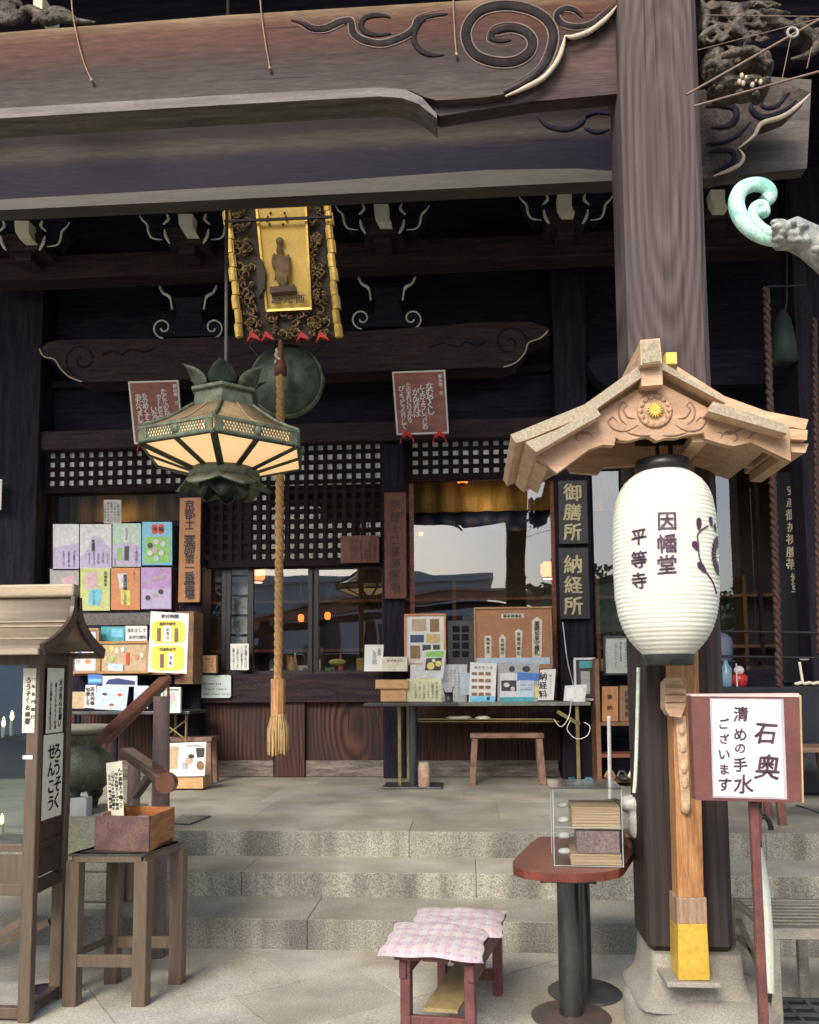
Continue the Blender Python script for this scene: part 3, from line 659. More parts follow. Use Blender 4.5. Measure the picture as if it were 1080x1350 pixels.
part('cloud_carving', groove, mat('carving_shadow_wood', (.032, .026, .028), (.015, .012, .015), rough=.8, spec=.08, sc=12, fine=.3), fb)
for c_, o_ in ((S, 7), (T2, 5), (T1, 4)):
    for sg in (-1, 1):
        q = []
        for i, p_ in enumerate(c_):
            a_ = c_[max(i-1, 0)]; b_ = c_[min(i+1, len(c_)-1)]; dx, dy = b_[0]-a_[0], b_[1]-a_[1]; L = math.hypot(dx, dy) or 1
            q.append((p_[0]-dy/L*o_*sg, p_[1]+dx/L*o_*sg))
        px_tube(ridge, q, 3.60, .005, n=6)
part('carving_ridge', ridge, mat('carving_ridge_wood', (.17, .12, .105), (.09, .065, .06), sc=12, fine=.3), fb)
mm = MB(); px_tube(mm, [(666, 127), (690, 117), (716, 103), (734, 82), (742, 62), (745, 47)], 3.592, .012, n=8); px_tube(mm, [(745, 47), (756, 49), (778, 41), (800, 24), (813, 8)], 3.592, .012, n=8)
part('pale_edge', mm, cream_edge, fb)
# second beam behind
b2 = [(-80, 165), (830, 110), (830, 228), (790, 226), (640, 226), (400, 244), (0, 266), (-80, 270)]
sb = part('second_beam', MB().poly(b2, 4.5, .07), mat_b2, hall, 'second near-black beam behind the front beam', bev=.01)
part('moulding', MB().poly([(-80, 268), (0, 263), (400, 241), (640, 224), (760, 222), (830, 227), (830, 237), (400, 258), (0, 277), (-80, 281)], 4.47, .11), mat('moulding_olive', (.035, .031, .025), (.02, .017, .016), sc=6, st=(.5, 5, 5), fine=.3), sb, bev=.008)
mm = MB(); px_tube(mm, [(708, 152), (722, 166), (748, 170), (766, 162), (772, 152), (786, 148), (806, 150)], 4.495, .016, flat=.4); px_tube(mm, [(770, 168), (786, 174), (804, 170)], 4.495, .012, flat=.4)
part('swirl_carving', mm, dark_wood, sb)
# beam end right of the pillar
b3 = [(915, 196), (935, 95), (1000, 100), (1070, 105), (1064, 222), (940, 234), (925, 238)]
mid_ = part('beam_end', MB().poly(b3, 4.3, .08), mat('beam_end_wood', (.085, .07, .058), (.04, .033, .03), sc=6, st=(.5, 5, 5), fine=.35), hall, bev=.01)
nose = [(915, 120), (1000, 106), (1040, 110), (1068, 122), (1055, 135), (1042, 148), (1026, 155), (1004, 162), (994, 178), (975, 194), (980, 206), (976, 216), (964, 224), (944, 232), (915, 236)]
nz_ = part('carved_nosing', MB().poly(nose, 4.05, .10), mat('nosing_wood', (.09, .075, .066), (.04, .033, .032), rough=.7, spec=.1, sc=8, fine=.35), hall, 'cloud-carved nosing right of the pillar', bev=.008)
mm = MB()
px_tube(mm, [(1068, 124), (1055, 137), (1040, 149), (1026, 156), (1004, 163), (994, 179), (974, 195)], 4.04, .012)
px_tube(mm, [(974, 196), (980, 206), (976, 216), (962, 224), (941, 232)], 4.04, .010)
part('pale_edge', mm, cream_edge, nz_)
mm = MB()
px_tube(mm, [(996, 128), (990, 140), (998, 152), (1014, 154), (1034, 146), (1050, 132)], 4.045, .016, flat=.4)
px_tube(mm, [(1008, 128), (1004, 138), (1014, 142), (1026, 138), (1036, 126), (1042, 122)], 4.045, .010, flat=.4)
px_tube(mm, [(930, 140), (950, 138), (968, 142), (970, 156), (958, 166), (938, 168)], 4.045, .018, flat=.4)
px_tube(mm, [(930, 190), (950, 188), (970, 180), (990, 160)], 4.045, .010, flat=.4)
px_tube(mm, [(934, 200), (952, 198), (966, 200), (968, 212), (956, 220), (940, 228)], 4.045, .014, flat=.4)
part('swirl_carving', mm, dark_wood, nz_)
# beam tie on the far right/behind top, a dark board above everything
part('upper_board', MB().poly([(-80, -60), (1200, -60), (1200, 60), (1030, 62), (930, 60), (0, 40), (-80, 42)], 5.2, .2), dark_wood, hall)
# lion-dog head and mane carved on the pillar (remeshed wood carving)
def blobtube(m_, pts, Y, r, dy=0):
    c = cat([(a_, b_, k_ if len((a_, b_)) else 0) for a_, b_, k_ in pts], 4); N = len(c)
    m_.tube([P(q.x, q.y, Y+q.z) for q in c], [r*(min(1, .3+2.5*min(i, N-1-i)/N)) for i in range(N)], 8)
dm = MB(); Yd = 3.66
for (x, y, rx, ry, dz) in ((950, 100, 26, 20, 0), (975, 88, 24, 17, -.03), (1000, 88, 16, 16, -.04), (1008, 98, 9, 8, -.05), (985, 118, 22, 10, -.03), (1004, 120, 10, 9, -.04), (945, 55, 20, 18, 0), (965, 50, 16, 14, -.03), (935, 30, 14, 26, 0),
                         (960, 120, 30, 12, 0), (940, 85, 16, 20, 0), (1002, 35, 16, 10, .03), (1070, 58, 12, 12, .06), (1050, 42, 18, 8, .05)):
    dm.ball(P(x, y, Yd+dz), rx/300, .09, ry/300, 12)
for pts in ([(925, 20, 0), (945, 8, 0), (975, 10, -.02), (1005, 4, 0), (1030, 8, .02)], [(940, 6, 0), (955, 18, -.03), (985, 24, -.03), (1010, 16, 0), (1042, 18, .03)], [(945, 30, 0), (965, 38, -.04), (980, 42, -.06), (985, 56, -.05), (978, 66, -.03)],
            [(930, 60, -.02), (926, 50, -.03), (938, 40, -.04), (950, 42, -.04)], [(1000, 30, .02), (1030, 32, .02), (1055, 36, .04), (1075, 50, .05), (1074, 66, .06), (1060, 74, .06), (1042, 78, .06)],
            [(928, 100, -.03), (932, 86, -.05), (946, 84, -.06), (950, 92, -.06), (942, 96, -.05)], [(940, 76, -.05), (960, 72, -.08), (990, 66, -.08), (1005, 76, -.07), (1014, 88, -.06)], [(990, 20, 0), (1020, 26, .02), (1050, 36, .04)], [(925, 0, 0), (932, 22, -.02), (928, 40, -.03)]):
    blobtube(dm, pts, Yd-.05, .020)
random.seed(21)
for k in range(26):
    x0, y0 = random.uniform(926, 1000), random.uniform(2, 60); a_ = random.uniform(-.5, .5); L = random.uniform(14, 34)
    blobtube(dm, [(x0, y0, 0), (x0+L*.35, y0+5*math.sin(k)+a_*8, -.01), (x0+L*.7, y0-4*math.sin(k)+a_*12, -.01), (x0+L, y0+a_*18, .01)], Yd-.085, .009)
for x, y, r_ in ((1000, 82, .03), (1012, 90, .022), (966, 70, .028), (984, 78, .024), (948, 118, .02), (975, 124, .022), (996, 126, .02), (1008, 114, .018)): dm.ball(P(x, y, Yd-.08), r_, .03, r_*.8, 9)
drg = part('lion_head_carving', dm, carve_dark, hall, 'carved lion-dog head with open mouth and curling mane', remesh=.005)
mm = MB()
for x, y in ((978, 100), (984, 103), (990, 104), (996, 105), (1003, 108), (980, 110), (992, 112), (975, 108)): mm.ball(P(x, y, Yd-.10), .010, .01, .014, 8)
mm.ball(P(972, 78, Yd-.11), .016, .012, .012, 10)
part('teeth', mm, cream_edge, drg)
# small carving sitting on the beam at the far left
dm = MB()
for pts in ([(-20, 30, 0), (0, 22, 0), (20, 26, 0), (36, 14, 0), (52, 18, 0), (60, 28, 0), (80, 24, 0), (104, 28, 0), (128, 30, 0)], [(-10, 14, 0), (10, 12, 0), (20, 20, 0), (14, 28, 0), (0, 30, 0)], [(30, 26, 0), (32, 16, 0), (44, 14, 0), (50, 24, 0), (42, 30, 0)], [(60, 14, 0), (80, 16, 0), (100, 24, 0)], [(0, 4, 0), (16, 0, 0), (30, 8, 0)], [(66, 30, 0), (74, 18, 0), (90, 20, 0), (96, 30, 0)]):
    blobtube(dm, pts, 3.95, .028)
part('cloud_carving_top', dm, carve_dark, hall, 'carved cloud resting on the front beam', remesh=.008)
part('arm_end', MB().rect(44, -8, 56, 12, 4.3, .2), cream_paper, hall, 'white painted end of the bracket arm')

# ------------------------------------------------------------ lattices
def lattice(x0, x1, ytop, ybot, pitch, nv, nh, Y, paper_rows=None, name_label=None):
    "x0,ytop: first opening's outer corner; bars are 6 px wide timbers, one object each"
    zt, zb = P((x0+x1)/2, ytop, Y).z, P((x0+x1)/2, ybot, Y).z; xa, xb = P(x0, 610, Y).x, P(x1, 610, Y).x
    u = (P(601, 610, Y).x-P(600, 610, Y).x); fw = 5*u
    rt_ = part('lattice', MB().box((xa-fw, Y-.01, zb-8*u), (xb+fw, Y+.05, zb)).box((xa-fw, Y-.01, zt), (xb+fw, Y+.05, zt+6*u)).box((xa-fw, Y-.009, zb), (xa, Y+.049, zt)).box((xb, Y-.009, zb), (xb+fw, Y+.049, zt)), lattice_wood, hall, name_label, bev=.004)
    bw = (xb-xa)/nv*.46
    vm = None
    for i in range(nv+1):
        xc = xa+(xb-xa)*i/nv
        o = part('lattice_bar', MB().box((xc-bw/2, Y, zb), (xc+bw/2, Y+.014, zt)), lattice_wood, rt_)
    for j in range(nh+1):
        zc = zb+(zt-zb)*j/nh; hh = (zt-zb)/nh*.44
        o = part('lattice_bar', MB().box((xa, Y+.0145, zc-hh/2), (xb, Y+.026, zc+hh/2)), lattice_wood, rt_)
    if paper_rows and paper_rows < 1:
        part('pane', MB().box((xa, Y+.034, zb), (xb, Y+.037, zt-(zt-zb)*paper_rows-.01)), screen_glass, rt_)
    if paper_rows:
        zp = zt-(zt-zb)*paper_rows
        part('backing_paper', MB().box((xa, Y+.0275, zp), (xb, Y+.030, zt)), shoji, rt_, 'white paper behind the lattice')
lattice(63, 241, 592, 641, 12.5, 14, 4, 8.62, 1., 'short lattice transom at the left window')
lattice(268, 504, 584, 739, 12.6, 19, 12, 8.60, .36, 'tall lattice screen in the middle bay')
lattice(541, 729, 578, 625, 13, 14, 3.7 and 4, 8.62, 1., 'short lattice transom at the right window')

# ------------------------------------------------------------ windows: frames and panes
def window(rects, Y, frame_px=4, label=None, mt=lattice_wood, tilt=0.):
    x0 = min(r[0] for r in rects); x1 = max(r[2] for r in rects); y0 = min(r[1] for r in rects); y1 = max(r[3] for r in rects)
    fm = MB()
    for (a_, b_, c_, d_) in rects:
        fm.rect(a_-frame_px, b_, a_, d_, Y-.02, .05).rect(c_, b_, c_+frame_px, d_, Y-.021, .05).rect(a_-frame_px, d_, c_+frame_px, d_+5, Y-.022, .05).rect(a_-frame_px, b_-4, c_+frame_px, b_, Y-.023, .05)
    w = part('window', fm, mt, hall, label, bev=.003)
    for i, (a_, b_, c_, d_) in enumerate(rects):
        ym, xm = (b_+d_)/2, (a_+c_)/2
        p0, p1 = P(a_, ym, Y).x, P(c_, ym, Y).x; z0, z1 = P(xm, d_, Y).z, P(xm, b_, Y).z
        gm = MB(); k = 5; vs = []
        for j in range(k+1):
            for i_ in range(k+1):
                s_, t_ = i_/k, j/k
                bow = tilt*(math.sin(math.pi*s_)*math.sin(math.pi*t_))
                vs.append((p0+(p1-p0)*s_, Y-bow, z0+(z1-z0)*t_))
        gm.add(vs, [(j*(k+1)+i_, j*(k+1)+i_+1, (j+1)*(k+1)+i_+1, (j+1)*(k+1)+i_) for j in range(k) for i_ in range(k)], True)
        part('pane', gm, window_glass, w)
window([(68, 652, 236, 890)], 8.70, 4, 'left window behind the posters')
window([(272, 750, 292, 884), (304, 750, 326, 884), (334, 750, 406, 884), (420, 750, 504, 884)], 8.70, 6, 'middle sliding windows with dark frames', black_board)
window([(546, 632, 728, 885)], 8.70, 6, 'right window with warm-coloured jamb', sign_red, tilt=.008)
window([(784, 620, 820, 885), (828, 620, 900, 885)], 8.70, 4, 'window between column and pillar')
window([(948, 612, 1000, 872), (1004, 612, 1024, 872)], 8.65, 4, 'dark glass door right of the pillar')

# ------------------------------------------------------------ interior
# valances, cloths and lamps inside
def valance(x0, y0, x1, y1, Y=9.2, mt=curtain_gold, label='gold curtain valance hanging inside the right window'):
    root_ = MB(); p0, p1 = P(x0, y0, Y).x, P(x1, y0, Y).x; z1, z0 = P((x0+x1)/2, y0, Y).z, P((x0+x1)/2, y1, Y).z
    n_ = 40; vs = []
    for i in range(n_+1):
        x = p0+(p1-p0)*i/n_; yy_ = Y+.02*math.sin(i*1.1)
        vs += [(x, yy_, z0), (x, yy_, z1)]
    root_.add(vs, [(2*i, 2*i+2, 2*i+3, 2*i+1) for i in range(n_)], True)
    o = single('curtain', root_, mt, label, 'curtain'); d_ = o.modifiers.new('solid', 'SOLIDIFY'); d_.thickness = .006
valance(62, 640, 240, 688, label='gold curtain valance hanging inside the left window')
valance(536, 622, 735, 674)
valance(780, 612, 925, 672, label='gold curtain valance seen between the black column and the pillar')
valance(536, 672, 735, 700, 9.3, navy, 'navy cloth strip hanging below the gold valance at the right window')
lamp_o = mat('orange_lantern_paper', (.8, .25, .06), sc=30, emit=(1, .22, .03), es=1.3, fine=.3)
lamp_y = mat('flame_glow', (1, .6, .2), emit=(1, .5, .14), es=3)
def inner_lamp(x, y, w, h, Y, label, mt=lamp_o):
    c = P(x, y, Y); r_ = w/2*Y/1080; hh = h*Y/1080
    t = thing('inner_lantern', label, 'lantern', (c.x, c.y, c.z-hh/2), 'small lit lanterns inside the hall')
    part('lamp_body', MB().lathe([(r_*.6, -hh/2), (r_, -hh*.3), (r_, hh*.3), (r_*.6, hh/2)], c, 12), mt, t)
    part('lamp_rim', MB().lathe([(r_*.66, hh/2), (r_*.66, hh/2+.02)], c, 12).lathe([(r_*.66, -hh/2-.02), (r_*.66, -hh/2)], c, 12), black, t)
    part('lamp_cord', MB().tube([c+Vector((0, 0, hh/2)), c+Vector((0, 0, hh/2+.8))], .004, 5), black, t)
for i_, (x_, y_, e__) in enumerate(((340, 757, 10), (722, 751, 16), (640, 660, 2.5), (150, 675, 1.5))):  # last two added to brighten the valances, set apart from any lantern
    l_ = bpy.data.lights.new('inner_bulb_and_fill', 'POINT'); l_.energy = e__; l_.color = (1, .62, .32); l_.shadow_soft_size = .12
    o_ = bpy.data.objects.new('inner_bulb_and_fill', l_); COL.objects.link(o_); o_.location = P(x_, y_, 9.0 if y_ < 700 else 9.6)+Vector((0, 0, -.12))
inner_lamp(340, 757, 20, 18, 9.4, 'square-looking orange lantern at the top of the middle left pane')
inner_lamp(397, 815, 8, 10, 9.8, 'small orange glow just right of the straw rope')
inner_lamp(432, 812, 8, 10, 9.8, 'small orange glow in the middle right pane')
inner_lamp(722, 751, 18, 20, 9.4, 'round orange lantern behind the lower right of the right window')
inner_lamp(610, 634, 14, 7, 9.05, 'orange lantern in front of the gold valance')
inner_lamp(555, 703, 6, 8, 9.5, 'tiny orange lamp at the left edge of the right window')
# counter and goods inside the windows
random.seed(11)
cnt = thing('inner_counter', 'dark counter crowded with goods inside the middle windows', 'counter', (0, 10, ZP))
part('counter_body', MB().box((-2.6, 9.6, ZP), (2.3, 10.1, 1.5)), inner_wood, cnt)
part('counter_top', MB().box((-2.65, 9.55, 1.5), (2.35, 10.15, 1.54)), shelf_wood, cnt, bev=.005)
colset = [(.5, .1, .08), (.6, .55, .4), (.1, .2, .45), (.55, .4, .12), (.15, .3, .15), (.7, .68, .6), (.3, .12, .3)]
goods_m = [mat('goods_colour', c, rough=.5, sc=30, fine=.2) for c in colset]
for i in range(34):
    x = random.uniform(-2.5, 2.1); w = random.uniform(.03, .09); h = random.uniform(.08, .3); y = random.uniform(9.62, 10.0)
    mm = MB().box((x, y, 1.541), (x+w, y+.05, 1.541+h)) if i % 3 else MB().lathe([(w*.5, 0), (w*.55, h*.6), (w*.25, h*.8), (w*.25, h)], (x, y, 1.541), 10)
    o = single('packaged_good', mm, goods_m[i % 7], 'small %s %s standing on the inner counter behind the glass' % (['red', 'cream', 'blue', 'ochre', 'green', 'off-white', 'plum'][i % 7], 'packet' if i % 3 else 'bottle'), 'goods', 'small packets and bottles on the inner counter', bev=.003)
sh = thing('inner_shelf', 'tall wooden shelving against the back wall inside the hall', 'shelf', (0, 11.8, ZP))
for z in (1.2, 1.9, 2.6): part('shelf_board', MB().box((-4.2, 11.5, z), (4.8, 11.9, z+.04)), shelf_wood, sh)
for x in (-4.2, -2.2, -.2, 1.8, 3.8, 4.76): part('upright', MB().box((x, 11.52, ZP), (x+.05, 11.88, 2.9)), shelf_wood, sh)
# sliding inner screen (the pale paper panel left of the rope)
ss = thing('paper_screen', 'pale paper sliding screen inside the pane left of the rope', 'screen', (P(315, 800, 8.9).x, 8.9, ZP))
part('screen_paper', MB().rect(303, 748, 327, 884, 8.9, .01), shoji, ss)
for k in range(5): part('screen_bar', MB().rect(303, 758+k*26, 327, 760+k*26, 8.88, .015), inner_wood, ss)
# ============================================================ HANGING THINGS
random.seed(3)
# gold plaque, leaning forward at the top
YP = 6.4
def PL(x, y, dy=0.):   # point on the leaning plane of the plaque
    return P(x, y, YP-.22*(450-y)/170+dy)
pq = thing('temple_plaque', 'carved dark and gold plaque with a standing gilt-ground figure, hung under the eave', 'plaque', tuple(P(372, 450, YP)))
def lpoly(m_, pts, dy, t):
    f = [PL(x, y, dy) for x, y in pts]; b = [p+Vector((0, t, 0)) for p in f]; n = len(f)
    ar = sum(f[i].x*f[(i+1) % n].z-f[(i+1) % n].x*f[i].z for i in range(n))
    if ar < 0: f.reverse(); b.reverse()
    m_.add(f, [tuple(range(n))]); m_.add(b, [tuple(range(n))[::-1]]); m_.add(f+b, [(i, i+n, (i+1) % n+n, (i+1) % n) for i in range(n)])
part('plaque_board', (lambda q: (lpoly(q, [(303, 270), (432, 268), (444, 444), (320, 450)], .02, .05), q)[1])(MB()), mat('plaque_brown', (.07, .045, .03), (.035, .022, .018), sc=20, fine=.4), pq)
# wavy gilt rims: each lobe is built
def lerp(a, b, t): return a+(b-a)*t
for side, (xa, xb) in (('l', (299, 318)), ('r', (431, 446))):
    for i in range(10):
        t0, t1 = i/10, (i+1)/10; ya, yb = lerp(262, 446, t0), lerp(262, 446, t1); xc = lerp(xa, xb, (t0+t1)/2); 
        q = MB(); wv = 3 if i % 2 else 0; s_ = -1 if side == 'l' else 1
        c0, c1 = PL(xc-1+s_*wv*.5, ya+.6, -.02), PL(xc+1+s_*wv*.5, yb-.6, -.02)
        w = .050+.006*(i % 2); k = 10; pts = []
        q.bar(c0, c1, w*1.15, .05, up=(0, 1, 0)); q.tube([c0+Vector((0, -.026, 0)), c1+Vector((0, -.026, 0))], w*.5, 8, flat=.5)
        part('gilt_rim', q, gold, pq, bev=.004)
cv = MB()
for i in range(150):
    side = random.random()
    if side < .42: y = random.uniform(266, 440); x = lerp(313, 328, (y-266)/180)+random.uniform(-8, 12)
    elif side < .8: y = random.uniform(266, 440); x = lerp(412, 426, (y-266)/180)+random.uniform(-10, 8)
    else: x = random.uniform(325, 430); y = random.uniform(410, 442)
    r0 = random.uniform(3, 8); a0 = random.uniform(0, 360)
    c = curl(x, y, r0, r0*.3, a0, a0+random.choice((-1, 1))*300, 9)
    cv.tube([PL(a_, b_, random.uniform(-.03, -.01)) for a_, b_ in c], random.uniform(.006, .011), 5)
part('dragon_carving', cv, mat('bronze_carving', (.36, .24, .09), (.07, .045, .022), rough=.35, metal=.35, sc=40, fine=.5), pq, stuff=False)
q = MB(); lpoly(q, [(340, 272), (402, 272), (409, 406), (354, 408)], -.035, .03); part('gold_panel', q, gold_flat, pq, bev=.003)
q = MB()
for i in range(4): pass
for a_, b_, w in (((338, 270), (352, 410), .018), ((403, 270), (410, 408), .018), ((352, 410), (411, 407), .018)): q.bar(PL(*a_, -.05), PL(*b_, -.05), w, .02, up=(0, 1, 0))
part('panel_moulding', q, gold, pq)
q = MB()
for x, y, rx, ry in ((369, 330, 5, 8), (369, 318, 6, 5), (370, 345, 8, 12), (371, 360, 9, 16), (374, 372, 7, 10), (362, 345, 4, 12), (380, 350, 4, 16)): q.ball(PL(x, y, -.075), rx/168, .035, ry/168, 10)
for a_ in range(6): px = 362+a_*4; q.tube([PL(px*.5+185, 338, -.105), PL(px, 372, -.10)], .006, 5)
part('standing_figure', q, mat('figure_bronze', (.30, .19, .08), (.14, .09, .045), sc=20, fine=.3), pq, 'small standing robed figure in relief', remesh=.006)
q = MB(); lpoly(q, [(356, 378), (389, 375), (390, 383), (356, 386)], -.11, .07); part('figure_base', q, mat('base_bronze', (.13, .085, .05), sc=20, fine=.4), pq, bev=.004)
q = MB(); lpoly(q, [(337, 344), (345, 341), (350, 358), (349, 380), (341, 392)], -.09, .06); part('cloud_relief', q, mat('cloud_brown', (.09, .06, .035), (.05, .035, .025), sc=40, fine=.5), pq, bev=.01)
q = MB()
for ch, x in (('經', 364), ('光', 380), ('西', 396)):
    glyph(q, ch, x, 395-.03*(x-360), 12.5, YP-.22*54/170-.085, jit=.3)
part('lettering', q, ink, pq)
q = MB()
for x in (354, 376): 
    for k in range(4): q.ball(PL(x+random.uniform(-3, 3), 281+k*5, -.05), .010, .006, .012, 6)
part('canopy_ornament', q, mat('ornament_bronze', (.12, .08, .03), sc=10), pq)
for x in (333, 352, 398, 424): 
    q = MB(); s_ = random.choice((-1, 1)); q.poly([(x-8, 451), (x-2, 444), (x+10, 448), (x+6, 442), (x-2, 436)], YP-.06, .03); part('red_ornament', q, red, pq, bev=.004)
for x in (332, 420):
    c = PL(x, 280, .05); part('hanging_rod', MB().tube([c, c+Vector((0, .2, 1.6))], .008, 6), black, pq)
part('cross_rod', MB().bar(PL(296, 292, -.10), PL(438, 286, -.10), .018, .018), black, pq)
# gong
gc = P(378, 503, 6.55)
gg = thing('temple_gong', 'round green-black bronze gong hanging behind the thick straw rope', 'gong', (gc.x, gc.y, gc.z-.3))
RX = Matrix.Rotation(R(90), 4, 'X')
rg = 49/1080*6.55
part('gong_body', MB().lathe([(.02, -.08), (rg*.55, -.09), (rg*.6, -.075), (rg*.93, -.06), (rg, -.03), (rg, .03), (rg*.93, .06), (rg*.3, .08)], gc, 40, axis=Matrix.Rotation(R(90), 3, 'X')), dark_bronze, gg)
part('rim_ring', MB().lathe([(rg*.99, -.035), (rg*1.05, -.03), (rg*1.05, .03), (rg*.99, .035)], gc, 40, axis=Matrix.Rotation(R(90), 3, 'X'), cap=False), green_bronze, gg)
for s_ in (-1, 1):
    e_ = gc+Vector((s_*rg*.75, 0, rg*.72)); q = MB().ball(gc+Vector((s_*rg*1.02, 0, -.0)), .03, .04, .05, 8)
    part('ear', q, dark_bronze, gg)
    part('hanging_chain', MB().tube([e_, e_+Vector((s_*.1, .05, .12)), e_+Vector((s_*.05, .1, 1.5))], .010, 6), black, gg)
# bell rope
rp = thing('bell_rope', 'thick twisted straw rope with wooden grip and tassel hanging before the gong', 'rope', tuple(P(366, 997, 6.2)))
A, B = P(370, 492, 6.3), P(367, 896, 6.2)
for k in range(3):
    pts = []; N = 110
    for i in range(N+1):
        t = i/N; c = A.lerp(B, t); a_ = t*2*math.pi*13+k*2*math.pi/3
        pts.append(c+Vector((math.cos(a_)*.017, math.sin(a_)*.017, 0)))
    part('rope_strand', MB().tube(pts, .0195, 8), rope_mat, rp)
C1, C2 = P(367, 895, 6.2), P(367, 942, 6.2)
part('wooden_grip', MB().lathe([(.055, C2.z-C1.z), (.057, 0)], C1, 8, smooth=False, a0=.2), light_wood_v, rp, bev=.004)
q = MB()
for i in range(120):
    a_ = random.uniform(0, 6.28); r_ = random.uniform(.2, 1)**.5; p0 = C2+Vector((math.cos(a_)*.05*r_, math.sin(a_)*.05*r_, 0)); L = random.uniform(.26, .31)
    q.tube([p0, p0+Vector((math.cos(a_)*.028*r_, math.sin(a_)*.028*r_, -L*.4)), p0+Vector((math.cos(a_)*.030*r_, math.sin(a_)*.030*r_, -L))], [.009, .011, .006], 4)
part('tassel', q, straw, rp, stuff=True)
part('tassel_tie', MB().lathe([(.058, -.015), (.062, 0), (.058, .015)], C2-Vector((0, 0, .02)), 14), rope_mat, rp)
part('rope_cap', MB().lathe([(.02, -.10), (.05, -.085), (.055, -.02), (.045, 0), (.028, .05), (.02, .2)], P(370, 484, 6.3)-Vector((0, 0, -.02)), 16), mat('rope_cap_red', (.12, .035, .025), sc=20), rp)
q = MB()
for i in range(7): q.ball(P(365+random.uniform(-3, 10), 462+i*3, 6.28), .014, .02, .02, 7)
part('knot', q, cream_edge, rp)
# hexagonal lantern
hc = P(297, 560, 4.9); ka = 5.12/1080
hl = thing('hexagonal_lantern', 'lit hexagonal bronze hanging lantern with lotus petals above and below', 'lantern', (hc.x, hc.y, P(293, 655, 4.9).z))
TH = R(-90+14-4)
def zy(y, Y=4.9): return P(293, y, Y).z
def hexpt(r, z, k, n=6): a_ = TH+2*math.pi*k/n; return Vector((hc.x+r*math.cos(a_), hc.y+r*math.sin(a_), z))
rO = 113*ka; zb1, zb0 = zy(552, 4.45), zy(572, 4.45); rN, zN = 44*ka, zy(529, 4.72); rB, zB = 43*ka, zy(612, 4.72)
glow = mat('lit_paper_panel', (.85, .72, .5), sc=5, emit=(1, .60, .26), es=.42, fine=.05, bump=0)
roofm = mat('lantern_roof', (.34, .25, .13), (.22, .16, .09), rough=.5, sc=10, fine=.25)
for k in range(6):
    a0, a1 = hexpt(rO, zb1, k), hexpt(rO, zb1, k+1); b0, b1_ = hexpt(rO*.985, zb0, k), hexpt(rO*.985, zb0, k+1)
    # band frame with pierced screen
    q = MB(); n_ = (a0+a1)/2-hc; n_.z = 0; n_.normalize(); th = .012
    def bandpt(s_, t_): return (a0.lerp(a1, s_)).lerp(b0.lerp(b1_, s_), t_)
    q.bar(bandpt(0, .06), bandpt(1, .06), .018, .014, up=n_); q.bar(bandpt(0, .94), bandpt(1, .94), .018, .014, up=n_)
    for s_, w in ((.06, .05), (.5, .035), (.94, .05)): q.bar(bandpt(s_, .0), bandpt(s_, 1.), w, .012, up=n_)
    part('band_frame', q, green_bronze, hl)
    q = MB()
    for i in range(23):
        for sg in (-1, 1):
            s0 = .08+.84*i/23; s1 = s0+sg*.075
            if .07 < s1 < .93: q.bar(bandpt(s0, .1)+n_*.002, bandpt(s1, .9)+n_*.002, .006, .004, up=n_)
    part('pierced_screen', q, green_bronze, hl, stuff=True)
    part('lit_liner', MB().add([bandpt(.04, .05)-n_*.012, bandpt(.96, .05)-n_*.012, bandpt(.96, .95)-n_*.012, bandpt(.04, .95)-n_*.012], [(0, 1, 2, 3)]), glow, hl)
    part('boss', MB().ball(bandpt(.5, .5)+n_*.006, .028, .012, .028, 10), green_bronze, hl)
    # roof plate and rib
    c0, c1 = hexpt(rN, zN, k), hexpt(rN, zN, k+1)
    q = MB(); rws = []
    for j in range(5):
        t_ = j/4; sag = -math.sin(math.pi*t_)*.02
        rws.append([(a0.lerp(c0, t_))+Vector((0, 0, sag)), (a1.lerp(c1, t_))+Vector((0, 0, sag))])
    vs = [p for r_ in rws for p in r_]
    q.add(vs, [(2*i, 2*i+1, 2*i+3, 2*i+2) for i in range(4)], True)
    o = part('roof_plate', q, roofm, hl); sd = o.modifiers.new('s', 'SOLIDIFY'); sd.thickness = .01
    part('roof_rib', MB().tube([r_[0]+Vector((0, 0, .006)) for r_ in rws], .012, 6), green_bronze, hl)
    part('roof_seam', MB().tube([(r_[0]+r_[1])/2+Vector((0, 0, .003)) for r_ in rws], .006, 5), roofm, hl)
    # lower panels
    d0, d1 = hexpt(rB, zB, k), hexpt(rB, zB, k+1)
    part('paper_panel', MB().add([b0, b1_, d1, d0], [(0, 1, 2, 3)]), glow, hl)
    nn = (d0-b0).cross(b1_-b0).normalized(); nn = nn if nn.z < 0 else -nn
    part('corner_bar', MB().bar(b0+nn*.006, d0+nn*.006, .042, .012, up=nn), dark_bronze, hl, bev=.002)
    part('middle_bar', MB().bar((b0+b1_)/2+nn*.006, (d0+d1)/2+nn*.006, .034, .012, up=nn), dark_bronze, hl, bev=.002)
    part('lower_rail', MB().bar(b0+nn*.004, b1_+nn*.004, .016, .012, up=nn), dark_bronze, hl)
part('neck', MB().lathe([(44*ka, zy(531, 4.72)-hc.z), (42*ka, zy(512, 4.72)-hc.z), (47*ka, zy(509, 4.72)-hc.z), (47*ka, zy(505, 4.72)-hc.z)], hc, 6, smooth=False, a0=TH), green_bronze, hl, bev=.004)
part('lower_collar', MB().lathe([(40*ka, zy(628, 4.72)-hc.z), (46*ka, zy(620, 4.72)-hc.z), (45*ka, zy(611, 4.72)-hc.z), (42*ka, zy(609, 4.72)-hc.z)], hc, 24), green_bronze, hl)
